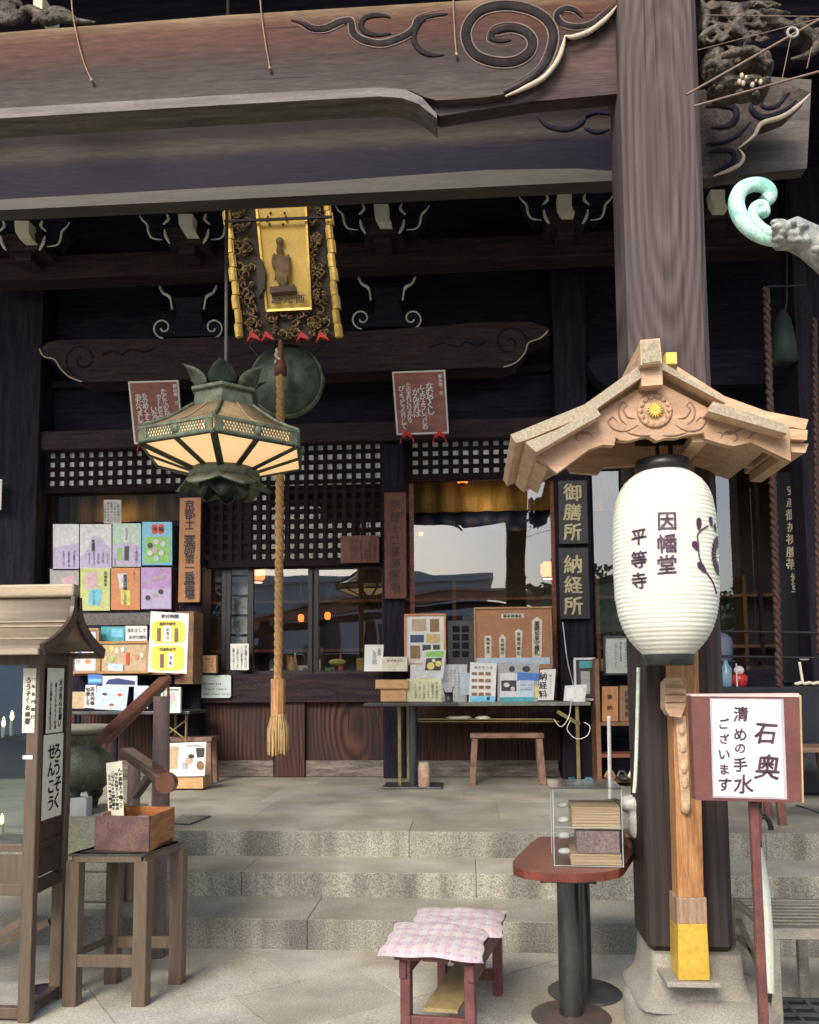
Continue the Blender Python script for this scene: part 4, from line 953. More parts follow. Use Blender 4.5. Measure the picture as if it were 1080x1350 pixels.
def petal(up_, k, n_, rbase, zbase, L, W, out, crv, lab, o_=0.):
    q = MB(); a_ = TH+2*math.pi*(k+o_)/n_; d_ = Vector((math.cos(a_), math.sin(a_), 0)); s_ = Vector((-math.sin(a_), math.cos(a_), 0)); vs = []
    for j in range(7):
        t_ = j/6; w = W*(math.sin(math.pi*(.28+.72*t_))**.8 if t_ < 1 else .02)
        p = Vector((hc.x, hc.y, zbase))+d_*(rbase+out*t_+crv*t_*t_)+Vector((0, 0, up_*L*t_*(1-.12*t_)))
        for i in range(5): u_ = (i-2)/2; vs.append(p+s_*w*u_+d_*(-.02*u_*u_)*(1 if up_ > 0 else 1))
    q.add(vs, [(5*j+i, 5*j+i+1, 5*j+i+6, 5*j+i+5) for j in range(6) for i in range(4)], True)
    o = part('petal', q, lab, hl); sd = o.modifiers.new('s', 'SOLIDIFY'); sd.thickness = .008
for k in range(6): petal(1, k, 6, 36*ka, zy(507, 4.75), .145, .085, .04, .07, green_bronze if k % 2 else dark_bronze, .0)
for k in range(6): petal(-1, k, 6, 34*ka, zy(620, 4.75), .115, .135, .13, .0, green_bronze, .5)
for k in range(6): petal(-1, k, 6, 28*ka, zy(622, 4.75), .15, .08, .04, -.02, dark_bronze, 0)
hz = zy(480)
part('hanging_rod', MB().tube([Vector((hc.x, hc.y, hz)), Vector((hc.x-.02, hc.y, 6.3))], .011, 8), mat('rod_iron', (.13, .10, .09), sc=20), hl)
part('hanging_ring', MB().tube([Vector((hc.x+.035*math.cos(a_), hc.y, hz-.03+.035*math.sin(a_))) for a_ in [i*math.pi/6 for i in range(13)]], .007, 6), dark_bronze, hl)
part('hub', MB().lathe([(.02, zy(506)-hc.z), (.05, zy(503)-hc.z), (.03, zy(495)-hc.z), (.012, hz-hc.z)], hc, 12), dark_bronze, hl)
ll = bpy.data.lights.new('lantern_bulb', 'POINT'); ll.energy = 9; ll.color = (1, .6, .28); ll.shadow_soft_size = .06
lo = bpy.data.objects.new('lantern_bulb', ll); COL.objects.link(lo); lo.location = (hc.x, hc.y, (zb0+zB)/2+.02)

# red poem boards with white edge
def poem(corners, cols, title, label, Y=8.1):
    (x0, y0), (x1, y1), (x2, y2), (x3, y3) = corners
    zc = P(x2, y2, Y); t = thing('poem_board', label, 'sign', tuple(P((x2+x3)/2, (y2+y3)/2, Y)), 'red poem boards')
    part('board', MB().poly(corners, Y, .03), white_paint, t, 'white edge of the board')
    i_ = 2.2; inner = [(x0+i_, y0+i_), (x1-i_, y1+i_), (x2-i_, y2-i_), (x3+i_, y3-i_)]
    part('red_face', MB().poly(inner, Y-.006, .007), sign_red, t)
    q = MB()
    for s_, xc, xe, ya, yb in cols: vcol(q, s_, xc, ya, yb, Y-.009, size=(yb-ya)/len(s_)*1.35, xe=xe, jit=.8)
    s_, xc, xe, ya, yb = title; vcol(q, s_, xc, ya, yb, Y-.009, size=5.2, xe=xe)
    part('lettering', q, white_paint, t)
    for xb in ((x3*.8+x2*.2), (x3*.18+x2*.82)):
        q = MB(); 
        for sg in (-1, 1):
            q.poly([(xb, y3-6), (xb+sg*7, y3+1), (xb+sg*4, y3+4), (xb, y3)], Y-.04, .02)
            q.tube([P(xb+sg*5, y3+2, Y-.02), P(xb+sg*8, y3+6, Y-.02), P(xb+sg*9, y3+12, Y-.02)], .007, 5)
        part('red_tie', q, red, t)
poem([(517, 490), (587, 487.5), (592, 571), (523, 573)], [("なむやくし", 566, 568, 505, 546), ("しょびょうしつじの", 556, 561, 507, 566), ("がんなれば", 548, 550, 513, 549), ("たのまれにけるかな", 538, 541, 505, 557), ("びょうどうなりして", 529, 533, 509, 565)],
     ("御詠歌 壱", 580, 582, 493, 521), 'red poem board with white lettering beside the tall lattice, right of the rope')
poem([(169, 503), (235, 501), (241, 583), (177, 585)], [("たとたのもは", 215, 222, 513, 552), ("やくしのちか", 209, 213, 520, 553), ("いなば", 202, 206, 536, 556), ("ものめくするて", 190, 196, 518, 566), ("あたへましませ", 182, 187, 520, 570)],
     ("御詠歌 弐", 230, 233, 506, 534), 'red poem board half hidden by the hexagonal lantern')

# wooden name boards on the hall front
def board(x0, y0, x1, y1, Y, mt, label, cols, cm, name='name_board', cat_='sign', t=.03, group=None, jit=.8, bev=.004):
    t_ = thing(name, label, cat_, tuple(P((x0+x1)/2, y1, Y)), group)
    part('board', MB().rect(x0, y0, x1, y1, Y, t), mt, t_, bev=bev)
    if cols:
        q = MB()
        for s_, xc, ya, yb, size in cols: vcol(q, s_, xc, ya, yb, Y-.004, size=size, jit=jit)
        part('lettering', q, cm, t_)
    return t_
board(236, 656, 264, 794, 8.42, orange_board, 'tall orange-brown board with black brushed lettering left of the rope', [("京都十二薬師第一番霊場", 250, 660, 790, 14.5)], ink)
board(507, 649, 535.5, 789, 8.44, old_plate, 'tall dark red board with faded lettering between lattice and right window', [("京都十二薬師霊場", 521, 658, 782, 15)], mat('faded_ink', (.06, .03, .025), bump=0))
board(449, 706, 500, 742, 8.5, old_plate, 'small dark red plate fixed low on the tall lattice', [(rnd_text(6), 494-k*6, 711, 738, 4.6) for k in range(6)], mat('faded_ink_2', (.07, .03, .025), bump=0))
board(737, 633, 775, 717, 8.34, black_board, 'black board with gilt characters at the top of the black column', [("御膳所", 755, 636, 714, 25)], gold_paint, jit=.5)
board(738, 722, 777, 816, 8.34, black_board, 'black board with gilt characters lower on the black column', [("納経所", 756, 730, 812, 25)], gold_paint, jit=.5)
board(1026, 622, 1066, 900, 8.3, black_board, 'long black board with pale gilt lettering at the far right', [("安産御祈祷腹帯", 1044, 638, 752, 15.5), ("授与", 1050, 756, 784, 15)], mat('pale_gilt', (.82, .74, .50), sc=20))
# dim hanging ornament and ropes at the far right
bell = thing('hanging_ornament', 'dim green ornament hanging in the dark at the far right', 'ornament', tuple(P(1035, 480, 7.6)))
part('ornament_body', MB().lathe([(.04, .0), (.12, .02), (.10, .25), (.07, .42), (.02, .52)], P(1035, 480, 7.6), 12), mat('dim_green', (.012, .035, .028), sc=10), bell)
part('hanging_chain', MB().tube([P(1035, 412, 7.6), P(1037, 395, 7.6), P(1037, 100, 7.6)], .01, 6), black, bell)
part('hook_bar', MB().tube([P(1010, 378, 7.6), P(1040, 377, 7.6), P(1062, 376, 7.6)], .012, 6), black, bell)
def rope2(x0, y0, x1, y1, Y, label, r=.026, tw=12):
    t = thing('braided_rope', label, 'rope', tuple(P(x1, y1, Y)))
    A, B = P(x0, y0, Y), P(x1, y1, Y)
    for k in range(2):
        pts = [A.lerp(B, i/90)+Vector((math.cos(i/90*tw*6.28+k*3.14)*r*.6, math.sin(i/90*tw*6.28+k*3.14)*r*.6, 0)) for i in range(91)]
        part('rope_strand', MB().tube(pts, r*.75, 6), red_rope, t)
rope2(1010, 380, 1028, 905, 6.6, 'dark red braided rope left of the long black board', .026, 26)
rope2(1074, 420, 1080, 862, 6.9, 'dark red rope at the right edge of the view', .02, 22)
q = MB(); 
rl = thing('iron_rail', 'two thin black iron rails across the dark bay right of the pillar', 'railing', tuple(P(1010, 1000, 6.9)))
for y in (833, 866): part('rail', MB().tube([P(935, y-1, 6.9), P(1130, y+2, 6.9)], .012, 6), black, rl)
for x in (938, 1125): part('rail_post', MB().tube([P(x, 825, 6.9), Vector((P(x, 825, 6.9).x, 6.9, ZP))], .014, 6), black, rl)

# ============================================================ FOREGROUND: paper lantern stand
YL = 3.0
st = thing('lantern_stand', 'roofed wooden stand with carved gable and gold foot fixed in front of the pillar', 'lantern stand', (P(915, 1293, 3.43).x, 3.46, P(915, 1293, 3.43).z))
gable = [(861, 500), (934, 538), (1041, 563), (1043, 608), (990, 583), (967, 588), (948, 584), (930, 578), (928, 571), (905, 573), (893, 577), (878, 577), (866, 581), (854, 574), (840, 578), (827, 581), (816, 580), (812, 576), (810, 587), (795, 586), (777, 592), (734, 624), (695, 590), (790, 545)]
DEP = .56
part('gable_board', MB().poly(gable, YL, .035), carve_wood, st, bev=.004)
part('back_gable', MB().poly([(757, 585), (747, 612), (752, 622), (788, 625), (796, 616), (860, 612), (976, 611), (989, 616), (1012, 615), (1021, 600), (990, 575), (861, 545)], YL+.42, .03), light_wood, st, bev=.004)
# roof: overlapping boards running front to back, each with its own end grain
def rboard(pts, Y, dep, name='roof_board'):
    o = part(name, MB().poly(pts, Y, dep), light_wood, st, bev=.004)
    f = MB().poly(pts, Y-.002, .0035); part('end_grain', f, end_grain, o)
rboard([(859, 470), (771, 533), (673, 573), (680, 584), (694, 580), (780, 545), (793, 534), (861, 487)], YL-.05, DEP+.1)
rboard([(787, 538), (792, 547), (707, 596), (692, 583), (735, 566)], YL-.07, DEP+.08)
rboard([(862, 470), (905, 497), (953, 524), (957, 532), (875, 488), (861, 482)], YL-.05, DEP+.1)
rboard([(940, 529), (1041, 561), (1039, 572), (934, 542)], YL-.07, DEP+.1)
top = MB().poly([(893, 483), (955, 522), (1010, 542), (1066, 553), (1062, 566), (1004, 557), (951, 534), (893, 497)], YL+.04, DEP); part('roof_board', top, light_wood, st, bev=.004)
part('roof_slat', MB().poly([(1040, 565), (1065, 567), (1064, 580), (1042, 579)], YL+.03, .5), light_wood, st, bev=.004)
part('roof_slat', MB().poly([(1042, 583), (1066, 585), (1062, 597), (1044, 596)], YL+.06, .45), light_wood, st, bev=.004)
part('roof_slat', MB().poly([(689, 588), (705, 593), (707, 603), (692, 594)], YL+.05, .45), light_wood, st, bev=.004)
part('roof_slat', MB().poly([(703, 601), (720, 606), (722, 618), (706, 609)], YL+.08, .42), light_wood, st, bev=.004)
rb_ = part('ridge_beam', MB().poly([(844, 448), (870, 446), (873, 478), (845, 481)], YL-.10, DEP+.2), light_wood, st, bev=.006)
part('end_grain', MB().poly([(846, 450), (868, 448), (871, 476), (847, 479)], YL-.104, .005), end_grain, rb_)
part('ridge_block', MB().poly([(846, 485), (873, 484), (874, 507), (846, 509)], YL-.06, .2), light_wood, st, bev=.006)
part('gold_cap', MB().rect(878, 464, 893, 480, YL+.40, .05), gold_flat, st, bev=.003)
q = MB(); cc = P(863, 542, YL)
RXm = Matrix.Rotation(R(90), 3, 'X')
q.lathe([(23/360, 0), (23/360, .006), (20/360, .012), (19/360, .006), (10/360, .008), (9/360, .014)], cc, 32, axis=RXm, cap=False)
for i in range(14):
    a_ = i*2*math.pi/14; q.ball(cc+Vector((math.cos(a_)*19/360, -.006, math.sin(a_)*19/360)), .012, .008, .012, 8)
part('rosette', q, carve_wood, st)
q = MB()
for i in range(16):
    a_ = i*2*math.pi/16; q.ball(cc+Vector((math.cos(a_)*5.6/360, -.014, math.sin(a_)*5.6/360)), .0155, .005, .0035, 8, T=Matrix.Rotation(-a_, 3, 'Y'))
q.ball(cc+Vector((0, -.018, 0)), .006, .004, .006, 8)
part('gold_chrysanthemum', q, gold_flat, st)
q = MB()
for sg in (-1, 1):
    def mx_(pts): return [(863+sg*(x-863)+(6 if sg > 0 else 0), y) for x, y in pts]
    for c in ([(884, 560), (900, 568), (916, 566), (924, 556), (918, 550), (912, 556)], [(888, 552), (898, 550), (904, 540), (898, 534)], [(900, 560), (908, 552), (910, 540), (904, 530), (898, 536)], [(868, 574), (884, 574), (900, 570)], [(940, 570), (956, 572), (970, 566), (984, 562), (1000, 564), (1012, 570)], [(944, 578), (950, 570), (962, 570), (966, 578), (960, 582)], [(980, 578), (990, 570), (1006, 568)]):
        px_tube(q, mx_(c), YL-.001, .0035, n=6)
part('vine_carving', q, mat('carving_line', (.26, .15, .10), sc=20), st)
# post
pA, pB = P(896, 868, 3.44), P(911, 1186, 3.40)
def leanbox(x0a, x1a, ya, x0b, x1b, yb, Ya, Yb, t):
    q = MB(); f = [P(x0b, yb, Yb), P(x1b, yb, Yb), P(x1a, ya, Ya), P(x0a, ya, Ya)]; q.hexa(f[::-1], (0, t, 0)); 
    return q
part('post', leanbox(877, 915, 600, 894.6, 928.5, 1188, 3.40, 3.40, .10), light_wood_v, st, bev=.004)
part('post_sleeve', leanbox(892, 932, 1184, 893, 933, 1222, 3.385, 3.385, .125), mat('grey_post_wood', (.36, .24, .15), (.22, .14, .09), sc=16, st=(4, 4, .3), fine=.3), st, bev=.004)
part('gold_foot', leanbox(894, 932.5, 1219, 895, 937, 1293, 3.38, 3.38, .135), mat('gold_foot_paint', (.72, .46, .07), (.58, .36, .05), rough=.4, metal=.3, sc=6, fine=.15), st, bev=.003)
zf = P(915, 1294, 3.38).z
part('foot_plate', MB().box((P(880, 1294, 3.36).x, 3.36, zf-.018), (P(952, 1294, 3.36).x, 3.54, zf+.001)), base_stone, st, bev=.003)
part('carved_bracket', MB().poly([(877, 900), (884, 893), (897, 893), (904, 905), (904, 930), (898, 946), (883, 944), (877, 934)], 3.32, .08), light_wood, st, bev=.01)
q = MB()
for y in (905, 915, 925): q.tube([P(877, y, 3.318), P(890, y-1, 3.31), P(903, y, 3.318)], .0045, 6)
part('bracket_line', q, carve_wood, st)
part('tenon_strip', MB().poly([(891, 944), (904, 944), (910, 1060), (906, 1072), (899, 1070)], 3.37, .03), light_wood, st, bev=.004)
for y in (962, 985, 1012, 1032, 1064):
    part('carved_bump', MB().ball(P(898+(y-950)*.06, y, 3.372), .016, .014, .026, 10), light_wood, st)
part('roof_arm', MB().box((pA.x-.03, YL+.03, P(890, 600, 3.2).z), (pA.x+.03, 3.5, P(890, 590, 3.2).z)), light_wood, st, bev=.004)

# paper lantern (its ribs are real rings)
YC = 3.17
lp = thing('paper_lantern', 'large white ribbed paper lantern with dark purple characters under the little roof', 'lantern', tuple(P(882, 876, YC)))
lc = P(876, 612, YC); ck = YC/1080*.935
keys = [(612, 34), (618, 44), (626, 53), (638, 61), (652, 66), (675, 69.5), (710, 71), (750, 71.2), (785, 70), (810, 66), (828, 60), (842, 52), (852, 44), (859, 37), (863, 33)]
def rad(y):
    for (a, ra), (b, rb__) in zip(keys[:-1], keys[1:]):
        if a <= y <= b: t = (y-a)/(b-a); return ra+(rb__-ra)*t
    return keys[0][1] if y < 612 else keys[-1][1]
prof = []; NR = 44
ztop, zbot = P(876, 613, YC-.12).z, P(881, 863, YC-.1).z
for i in range(NR*4+1):
    t = i/(NR*4); y = 612+251*t; bulge = abs(math.sin(math.pi*i/4))
    prof.append(((rad(y)-.95+.95*bulge)*ck, ztop+(zbot-ztop)*t))
lx, ly = P(877, 740, YC).x, YC
paper_l = mat('lantern_paper', (.72, .73, .65), (.66, .67, .58), rough=.7, sc=4, fine=.04, bump=.05)
part('paper_body', MB().lathe(prof[::-1], (lx, ly, 0), 64, cap=False), paper_l, lp)
for k in range(8):
    a_ = R(22+45*k); q = MB(); q.tube([Vector((lx+(r_+.0005)*math.cos(a_), ly+(r_+.0005)*math.sin(a_), z_)) for r_, z_ in prof[4:-4:4]], .0018, 5); part('paper_seam', q, paper_l, lp)
part('top_ring', MB().lathe([(34*ck, ztop-.005), (37*ck, ztop), (37*ck, ztop+.045), (35*ck, ztop+.047), (33*ck, ztop+.03), (.001, ztop+.03)], (lx, ly, 0), 40, cap=False), black, lp)
part('bottom_ring', MB().lathe([(.001, zbot-.03), (31*ck, zbot-.038), (33*ck, zbot-.038), (34*ck, zbot), (34*ck, zbot+.004)], (lx, ly, 0), 40, cap=False), mat('bottom_ring', (.03, .035, .035), rough=.25), lp)
part('hanging_wire', MB().tube([Vector((lx-.015, ly, ztop+.03)), Vector((lx-.015, ly, ztop+.13))], .008, 6).tube([Vector((lx+.035, ly, ztop+.03)), Vector((lx+.035, ly, ztop+.11))], .010, 6), black, lp)
part('hanging_bar', MB().box((lx-.1, ly-.01, ztop+.11), (lx+.1, ly+.01, ztop+.13)), black, lp)
def wrap(w):
    d = w-Vector((lx, ly, 0)); t = (w.z-ztop)/(zbot-ztop); r_ = rad(612+251*max(0, min(1, t)))*ck+.0025
    # keep the bearing a reader in front would see; the character lies on the paper
    a_ = max(-1.56, min(1.56, d.x/(71*YC/1080*.935))); return Vector((lx+r_*math.sin(a_), ly-r_*math.cos(a_), w.z))
q = MB()
for ch, y in (('因', 686), ('幡', 716), ('堂', 744)): glyph(q, ch, 880, y, 27, YC-.2, wrap, jit=.35)
for ch, y in (('平', 704), ('等', 735), ('寺', 763)): glyph(q, ch, 842, y, 25, YC-.2, wrap, jit=.5)
part('lettering', q, purple_ink, lp)
q = MB()
def wtube(pts, r_):
    c = cat([(a, b, 0) for a, b in pts], 5); q.tube([wrap(P(p.x, p.y, YC-.2)) for p in c], r_, 5, flat=.3)
wtube([(923, 716), (925, 735), (936, 752), (951, 765), (962, 780)], .003)
wtube([(923, 716), (922, 704), (930, 696), (942, 690)], .003)
def leaf(x, y, a, L=17, w=4.5):
    ca_, sa_ = math.cos(R(a)), math.sin(R(a)); pts = []
    for i in range(12):
        t = i/12*2*math.pi; u = math.cos(t)*L/2; v_ = math.sin(t)*w*(1-.3*math.cos(t)); pts.append((x+u*ca_-v_*sa_, y+u*sa_+v_*ca_))
    q.add([wrap(P(a_, b_, YC-.2)) for a_, b_ in pts], [tuple(range(12))])
leaf(925, 689, 95, 18); leaf(919, 719, 55, 15); leaf(929, 747, 40, 20, 4.5); leaf(950, 683, 80, 14, 5); leaf(962, 690, 60, 12, 5)
for i in range(13):
    a = 95+i*170/12; 
    ca_, sa_ = math.cos(R(a)), math.sin(R(a)); pts = []
    for (u, v_) in ((9, -.6), (20, -2.4), (23, 0), (20, 2.4), (9, .6)): pts.append((972+(u*ca_-v_*sa_)*1.1, 727-(u*sa_+v_*ca_)*1.25))
    q.add([wrap(P(min(a_, 985), b_, YC-.2)) for a_, b_ in pts], [(0, 1, 2, 3, 4)])
part('crest', q, purple_ink, lp, 'flower crest with leaves')
# ============================================================ LEFT FOREGROUND: candle case
random.seed(5)
fR = G(32, 1349); rR = G(73, 1322)
xr, yf, yr = (fR.x+rR.x)/2+.01, fR.y, max(rR.y, fR.y+.27)
xl = xr-1.15
case = thing('candle_case', 'brown metal candle cabinet with glass sides and a flared tan sheet roof', 'cabinet', (xr-.5, (yf+yr)/2, 0))
pw = .055
zt = P(40, 862, yf).z
for (x, y, nm) in ((xr, yf, 0), (xr, yr, 0), (xl, yf, 0), (xl, yr, 0), ):
    part('case_post', MB().box((x-pw, y, 0), (x, y+pw*.8, zt)), brown_metal, case, bev=.003)
def crail(z, h, front=True, side=True):
    if front: part('case_rail', MB().box((xl, yf+.004, z-h), (xr-pw, yf+.04, z)), brown_metal, case, bev=.002)
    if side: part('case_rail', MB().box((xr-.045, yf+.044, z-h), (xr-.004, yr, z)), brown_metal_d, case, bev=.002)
z1 = P(20, 1114, yf).z; z2 = P(20, 1165, yf).z
crail(zt, .05); crail(z1, .03); crail(P(20, 1166, yf).z, .05); crail(.06, .045)
part('front_panel', MB().box((xl, yf+.01, P(20, 1166, yf).z), (xr-pw, yf+.02, P(20, 1128, yf).z)), brown_metal, case)
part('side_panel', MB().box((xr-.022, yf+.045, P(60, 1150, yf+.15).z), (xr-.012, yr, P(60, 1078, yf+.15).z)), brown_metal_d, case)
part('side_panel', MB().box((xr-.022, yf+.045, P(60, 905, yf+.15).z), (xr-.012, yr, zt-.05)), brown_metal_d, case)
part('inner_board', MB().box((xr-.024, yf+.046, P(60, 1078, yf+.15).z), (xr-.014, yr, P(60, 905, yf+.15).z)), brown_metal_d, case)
part('front_glass', MB().box((xl, yf+.016, z1), (xr-pw, yf+.02, zt-.05)), case_glass, case)
part('rear_glass', MB().box((xl, yr+.016, z1), (xr-pw, yr+.02, zt-.05)), case_glass, case)
part('floor_tray', MB().box((xl, yf+.02, z1-.02), (xr-pw, yr, z1)), grey_metal, case)
part('brace', MB().bar((xr-.06, yf+.03, .42), (xr-.75, yf+.03, .08), .03, .02, up=(0, 1, 0)), brown_metal, case)
part('brace', MB().bar((xr-.06, yr, .35), (xr-.7, yr, .1), .03, .02, up=(0, 1, 0)), brown_metal, case)
# roof: concave sheet, gable open on the right
ym_ = (yf+yr)/2; zr = P(60, 771, ym_).z
rx0, rx1 = xl-.2, P(99, 790, ym_).x
def rprof(s_):  # front or rear slope: from ridge to eave
    out = []; ze = P(60, 853, yf-.12).z; W = (yr-yf)/2+.15
    for i in range(11):
        t = i/10; out.append((s_*(.012+W*t**1.9), zr-.05-(zr-.05-ze)*(t**.72)))
    return out
for s_ in (-1, 1):
    q = MB(); pr = rprof(s_); n_ = len(pr)
    vs = [(rx0, ym_+y, z) for y, z in pr]+[(rx1, ym_+y, z) for y, z in pr]
    q.add(vs, [(i, i+1, n_+i+1, n_+i) for i in range(n_-1)], True)
    o = part('roof_sheet', q, copper_roof, case); sd = o.modifiers.new('s', 'SOLIDIFY'); sd.thickness = .02; sd.offset = -1
    q = MB()
    for k in (4, 5, 8): q.bar((rx0, ym_+pr[k][0]+s_*.003, pr[k][1]+.004), (rx1, ym_+pr[k][0]+s_*.003, pr[k][1]+.004), .01, .008)
    part('roof_seam', q, copper_roof, case)
    q = MB()
    for a_, b_ in zip(pr[:-1], pr[1:]): q.bar((rx1+.008, ym_+a_[0], a_[1]-.012), (rx1+.008, ym_+b_[0], b_[1]-.012), .018, .05, up=(0, 0, 1))
    part('bargeboard', q, brown_metal_d, case)
    part('eave_rail', MB().box((rx0, ym_+pr[-1][0]-.02, pr[-1][1]-.035), (rx1, ym_+pr[-1][0]+.005, pr[-1][1]-.006)), copper_roof, case, bev=.003)
part('ridge_cap', MB().box((rx0, ym_-.035, zr-.062), (rx1+.01, ym_+.035, zr)), copper_roof, case, bev=.01)
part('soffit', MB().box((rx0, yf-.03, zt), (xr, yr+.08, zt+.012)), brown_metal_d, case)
# papers on the case
def paper_px(pts, Y, mt, name, label, cat_, cols, size_k=1., t=.002, bold=ink, group=None):
    c = P(sum(p[0] for p in pts)/4, max(p[1] for p in pts), Y); t_ = thing(name, label, cat_, tuple(c), group)
    part('sheet', MB().poly(pts, Y, t), mt, t_)
    if cols:
        q = MB()
        for s_, xc, xe, ya, yb, size in cols: vcol(q, s_, xc, ya, yb, Y-.002, size=size, xe=xe, jit=1.)
        part('lettering', q, bold, t_)
    return t_
yp = yf-.004
paper_px([(31, 881), (48, 881), (45, 966), (29, 966)], yp, cream_paper, 'calligraphy_slip', 'long white slip on the front corner post of the candle cabinet', 'notice', [("ろうそくお線香", 38, 36, 892, 955, 8), ("一本百円献灯", 44.5, 43, 890, 950, 5)])
paper_px([(30, 996), (43, 996), (43, 1001), (30, 1001)], yp, paper, 'small_label', 'tiny blank white label on the cabinet corner post', 'label', None)
def side_paper(u0, u1, za, zb, label, cols):
    "sheet on the cabinet's side face (plane x = xr)"
    X = xr+.003; t_ = thing('calligraphy_sheet', label, 'notice', (X, lerp(yf, yr, (u0+u1)/2), za))
    ya_, yb_ = lerp(yf, yr, u0), lerp(yf, yr, u1)
    part('sheet', MB().box((X-.002, ya_, za), (X, yb_, zb)), cream_paper, t_)
    q = MB()
    for s_, u, z0, z1_, size in cols:
        n_ = len(s_)
        for i, ch in enumerate(s_):
            vs, fs = GL.get(ch, ((), ())); zc = lerp(z0, z1_, (i+.5)/n_); sh_ = random.uniform(-.2, .2)
            q.add([(X+.002, lerp(ya_, yb_, u)+(v.x+sh_*v.y)*size, zc+(v.y-.37)*size*1.1) for v in vs], fs)
            for oy, oz in ((.03, .01), (-.03, -.01), (0, .03)): q.add([(X+.0024, lerp(ya_, yb_, u)+(v.x+oy+sh_*v.y)*size, zc+(v.y+oz-.37)*size*1.1) for v in vs], fs)
    part('lettering', q, ink, t_)
def sz(y, u): return P(60, y, lerp(yf, yr, u)).z
side_paper(.24, .80, sz(966, .5), sz(881, .5), 'upper calligraphy sheet on the side of the candle cabinet', [("火の用心お願い", .8, sz(895, .5), sz(960, .5), .030), (rnd_text(9), .5, sz(900, .5), sz(962, .5), .022), (rnd_text(10), .2, sz(900, .5), sz(962, .5), .020)])
side_paper(.18, .84, sz(1078, .5), sz(968, .5), 'larger lower calligraphy sheet with bold writing on the side of the candle cabinet', [("ろうそく", .72, sz(980, .5), sz(1068, .5), .075), ("せんこう", .40, sz(980, .5), sz(1070, .5), .07)])
# candles
wax = plain('wax', (.8, .76, .68), .5); flame_m = mat('flame', (1, .6, .2), emit=(1, .52, .16), es=14, bump=0)
for (x, y, h) in ((15, 962, .09), (4, 966, .07), (-12, 964, .08), (2, 1092, .06)):
    c = P(x, y+8, ym_); c.z -= .0
    t = thing('candle', {15: 'burning candle nearest the corner post inside the cabinet', 4: 'burning candle second from the corner post inside the cabinet', -12: 'burning candle third from the corner post, beyond the left edge', 2: 'burning candle low near the tray of the cabinet'}[x], 'candle', tuple(c), 'candles in the cabinet')
    part('wax_stick', MB().lathe([(.008, 0), (.008, h*.8)], c, 10), wax, t)
    part('flame', MB().lathe([(.002, 0), (.008, .012), (.006, .026), (.001, .045)], c+Vector((0, 0, h*.8)), 10), flame_m, t)
rk = thing('candle_rack', 'grey metal tiers for candles inside the glass cabinet', 'rack', (xr-.5, ym_, z1))
for y in (972, 1102):
    zz = P(15, y, ym_).z; part('rack_bar', MB().box((xl+.02, ym_-.04, zz-.012), (xr-.07, ym_+.04, zz)), grey_metal, rk)
for x in (xl+.05, xr-.1): part('rack_leg', MB().box((x-.01, ym_-.01, z1), (x+.01, ym_+.01, P(15, 972, ym_).z-.012)), grey_metal, rk)
c = G(53, 1308, .02)
br = thing('shallow_dish', 'dark shallow dish on the ground inside the legs of the cabinet', 'dish', (c.x, c.y, .003))
part('dish_bowl', MB().lathe([(.03, 0), (.07, .02), (.075, .03), (.06, .02), (.02, .012)], (c.x, c.y, .004), 20), mat('purple_dish', (.03, .015, .035)), br)

# ------------------------------------------------------------ incense stand table, box and slip
A = G(93, 1326); B = G(184, 1327); Cc = G(232, 1298); D = G(146, 1295)
u_ = (B-A); u_.z = 0; Wd = u_.length; u_.normalize(); v_ = Vector((-u_.y, u_.x, 0)); dep = (Cc-B).dot(v_); skew = (Cc-B).dot(u_)
v_ = ((Cc-B)); v_.z = 0; dep = v_.length; v_.normalize()
ztab = P(130, 1126, A.y-.02).z
tb = thing('offering_stand', 'brown metal four-legged stand carrying the wooden incense box', 'stand', tuple((A+Cc)/2))
def fr(a, b, z): return A+u_*a*Wd+v_*b*dep+Vector((0, 0, z))
lw = .045
for a, b in ((0, 0), (1, 0), (1, 1), (0, 1)):
    c = fr(a, b, 0); q = MB(); q.hexa([c-u_*lw*.7-v_*lw*.3, c+u_*lw*.7-v_*lw*.3, c+u_*lw*.7+v_*lw*.7, c-u_*lw*.7+v_*lw*.7][::-1], (0, 0, ztab-.035)); part('leg', q, brown_metal, tb, bev=.002)
def srail(p, q_, z, h, w=.02, nm='stretcher'): part(nm, MB().bar(p+Vector((0, 0, z)), q_+Vector((0, 0, z)), w, h), brown_metal, tb, bev=.002)
zs = P(140, 1267, A.y).z
srail(fr(.06, 0, 0), fr(.94, 0, 0), zs, .055); srail(fr(.06, 1, 0), fr(.94, 1, 0), zs, .055); 
srail(fr(0, .05, 0), fr(0, .95, 0), zs+.02, .03)
for p_, q_ in (((0, 0), (1, 0)), ((1, 0), (1, 1)), ((1, 1), (0, 1)), ((0, 1), (0, 0))): srail(fr(*p_, 0), fr(*q_, 0), ztab-.02, .04, .03, 'top_rail')
q = MB(); q.slab([fr(-.06, -.06, ztab), fr(1.06, -.06, ztab), fr(1.06, 1.06, ztab), fr(-.06, 1.06, ztab)], .012); part('tabletop', q, mat('dark_top', (.06, .055, .055), (.035, .03, .03), rough=.35, sc=8), tb, bev=.002)
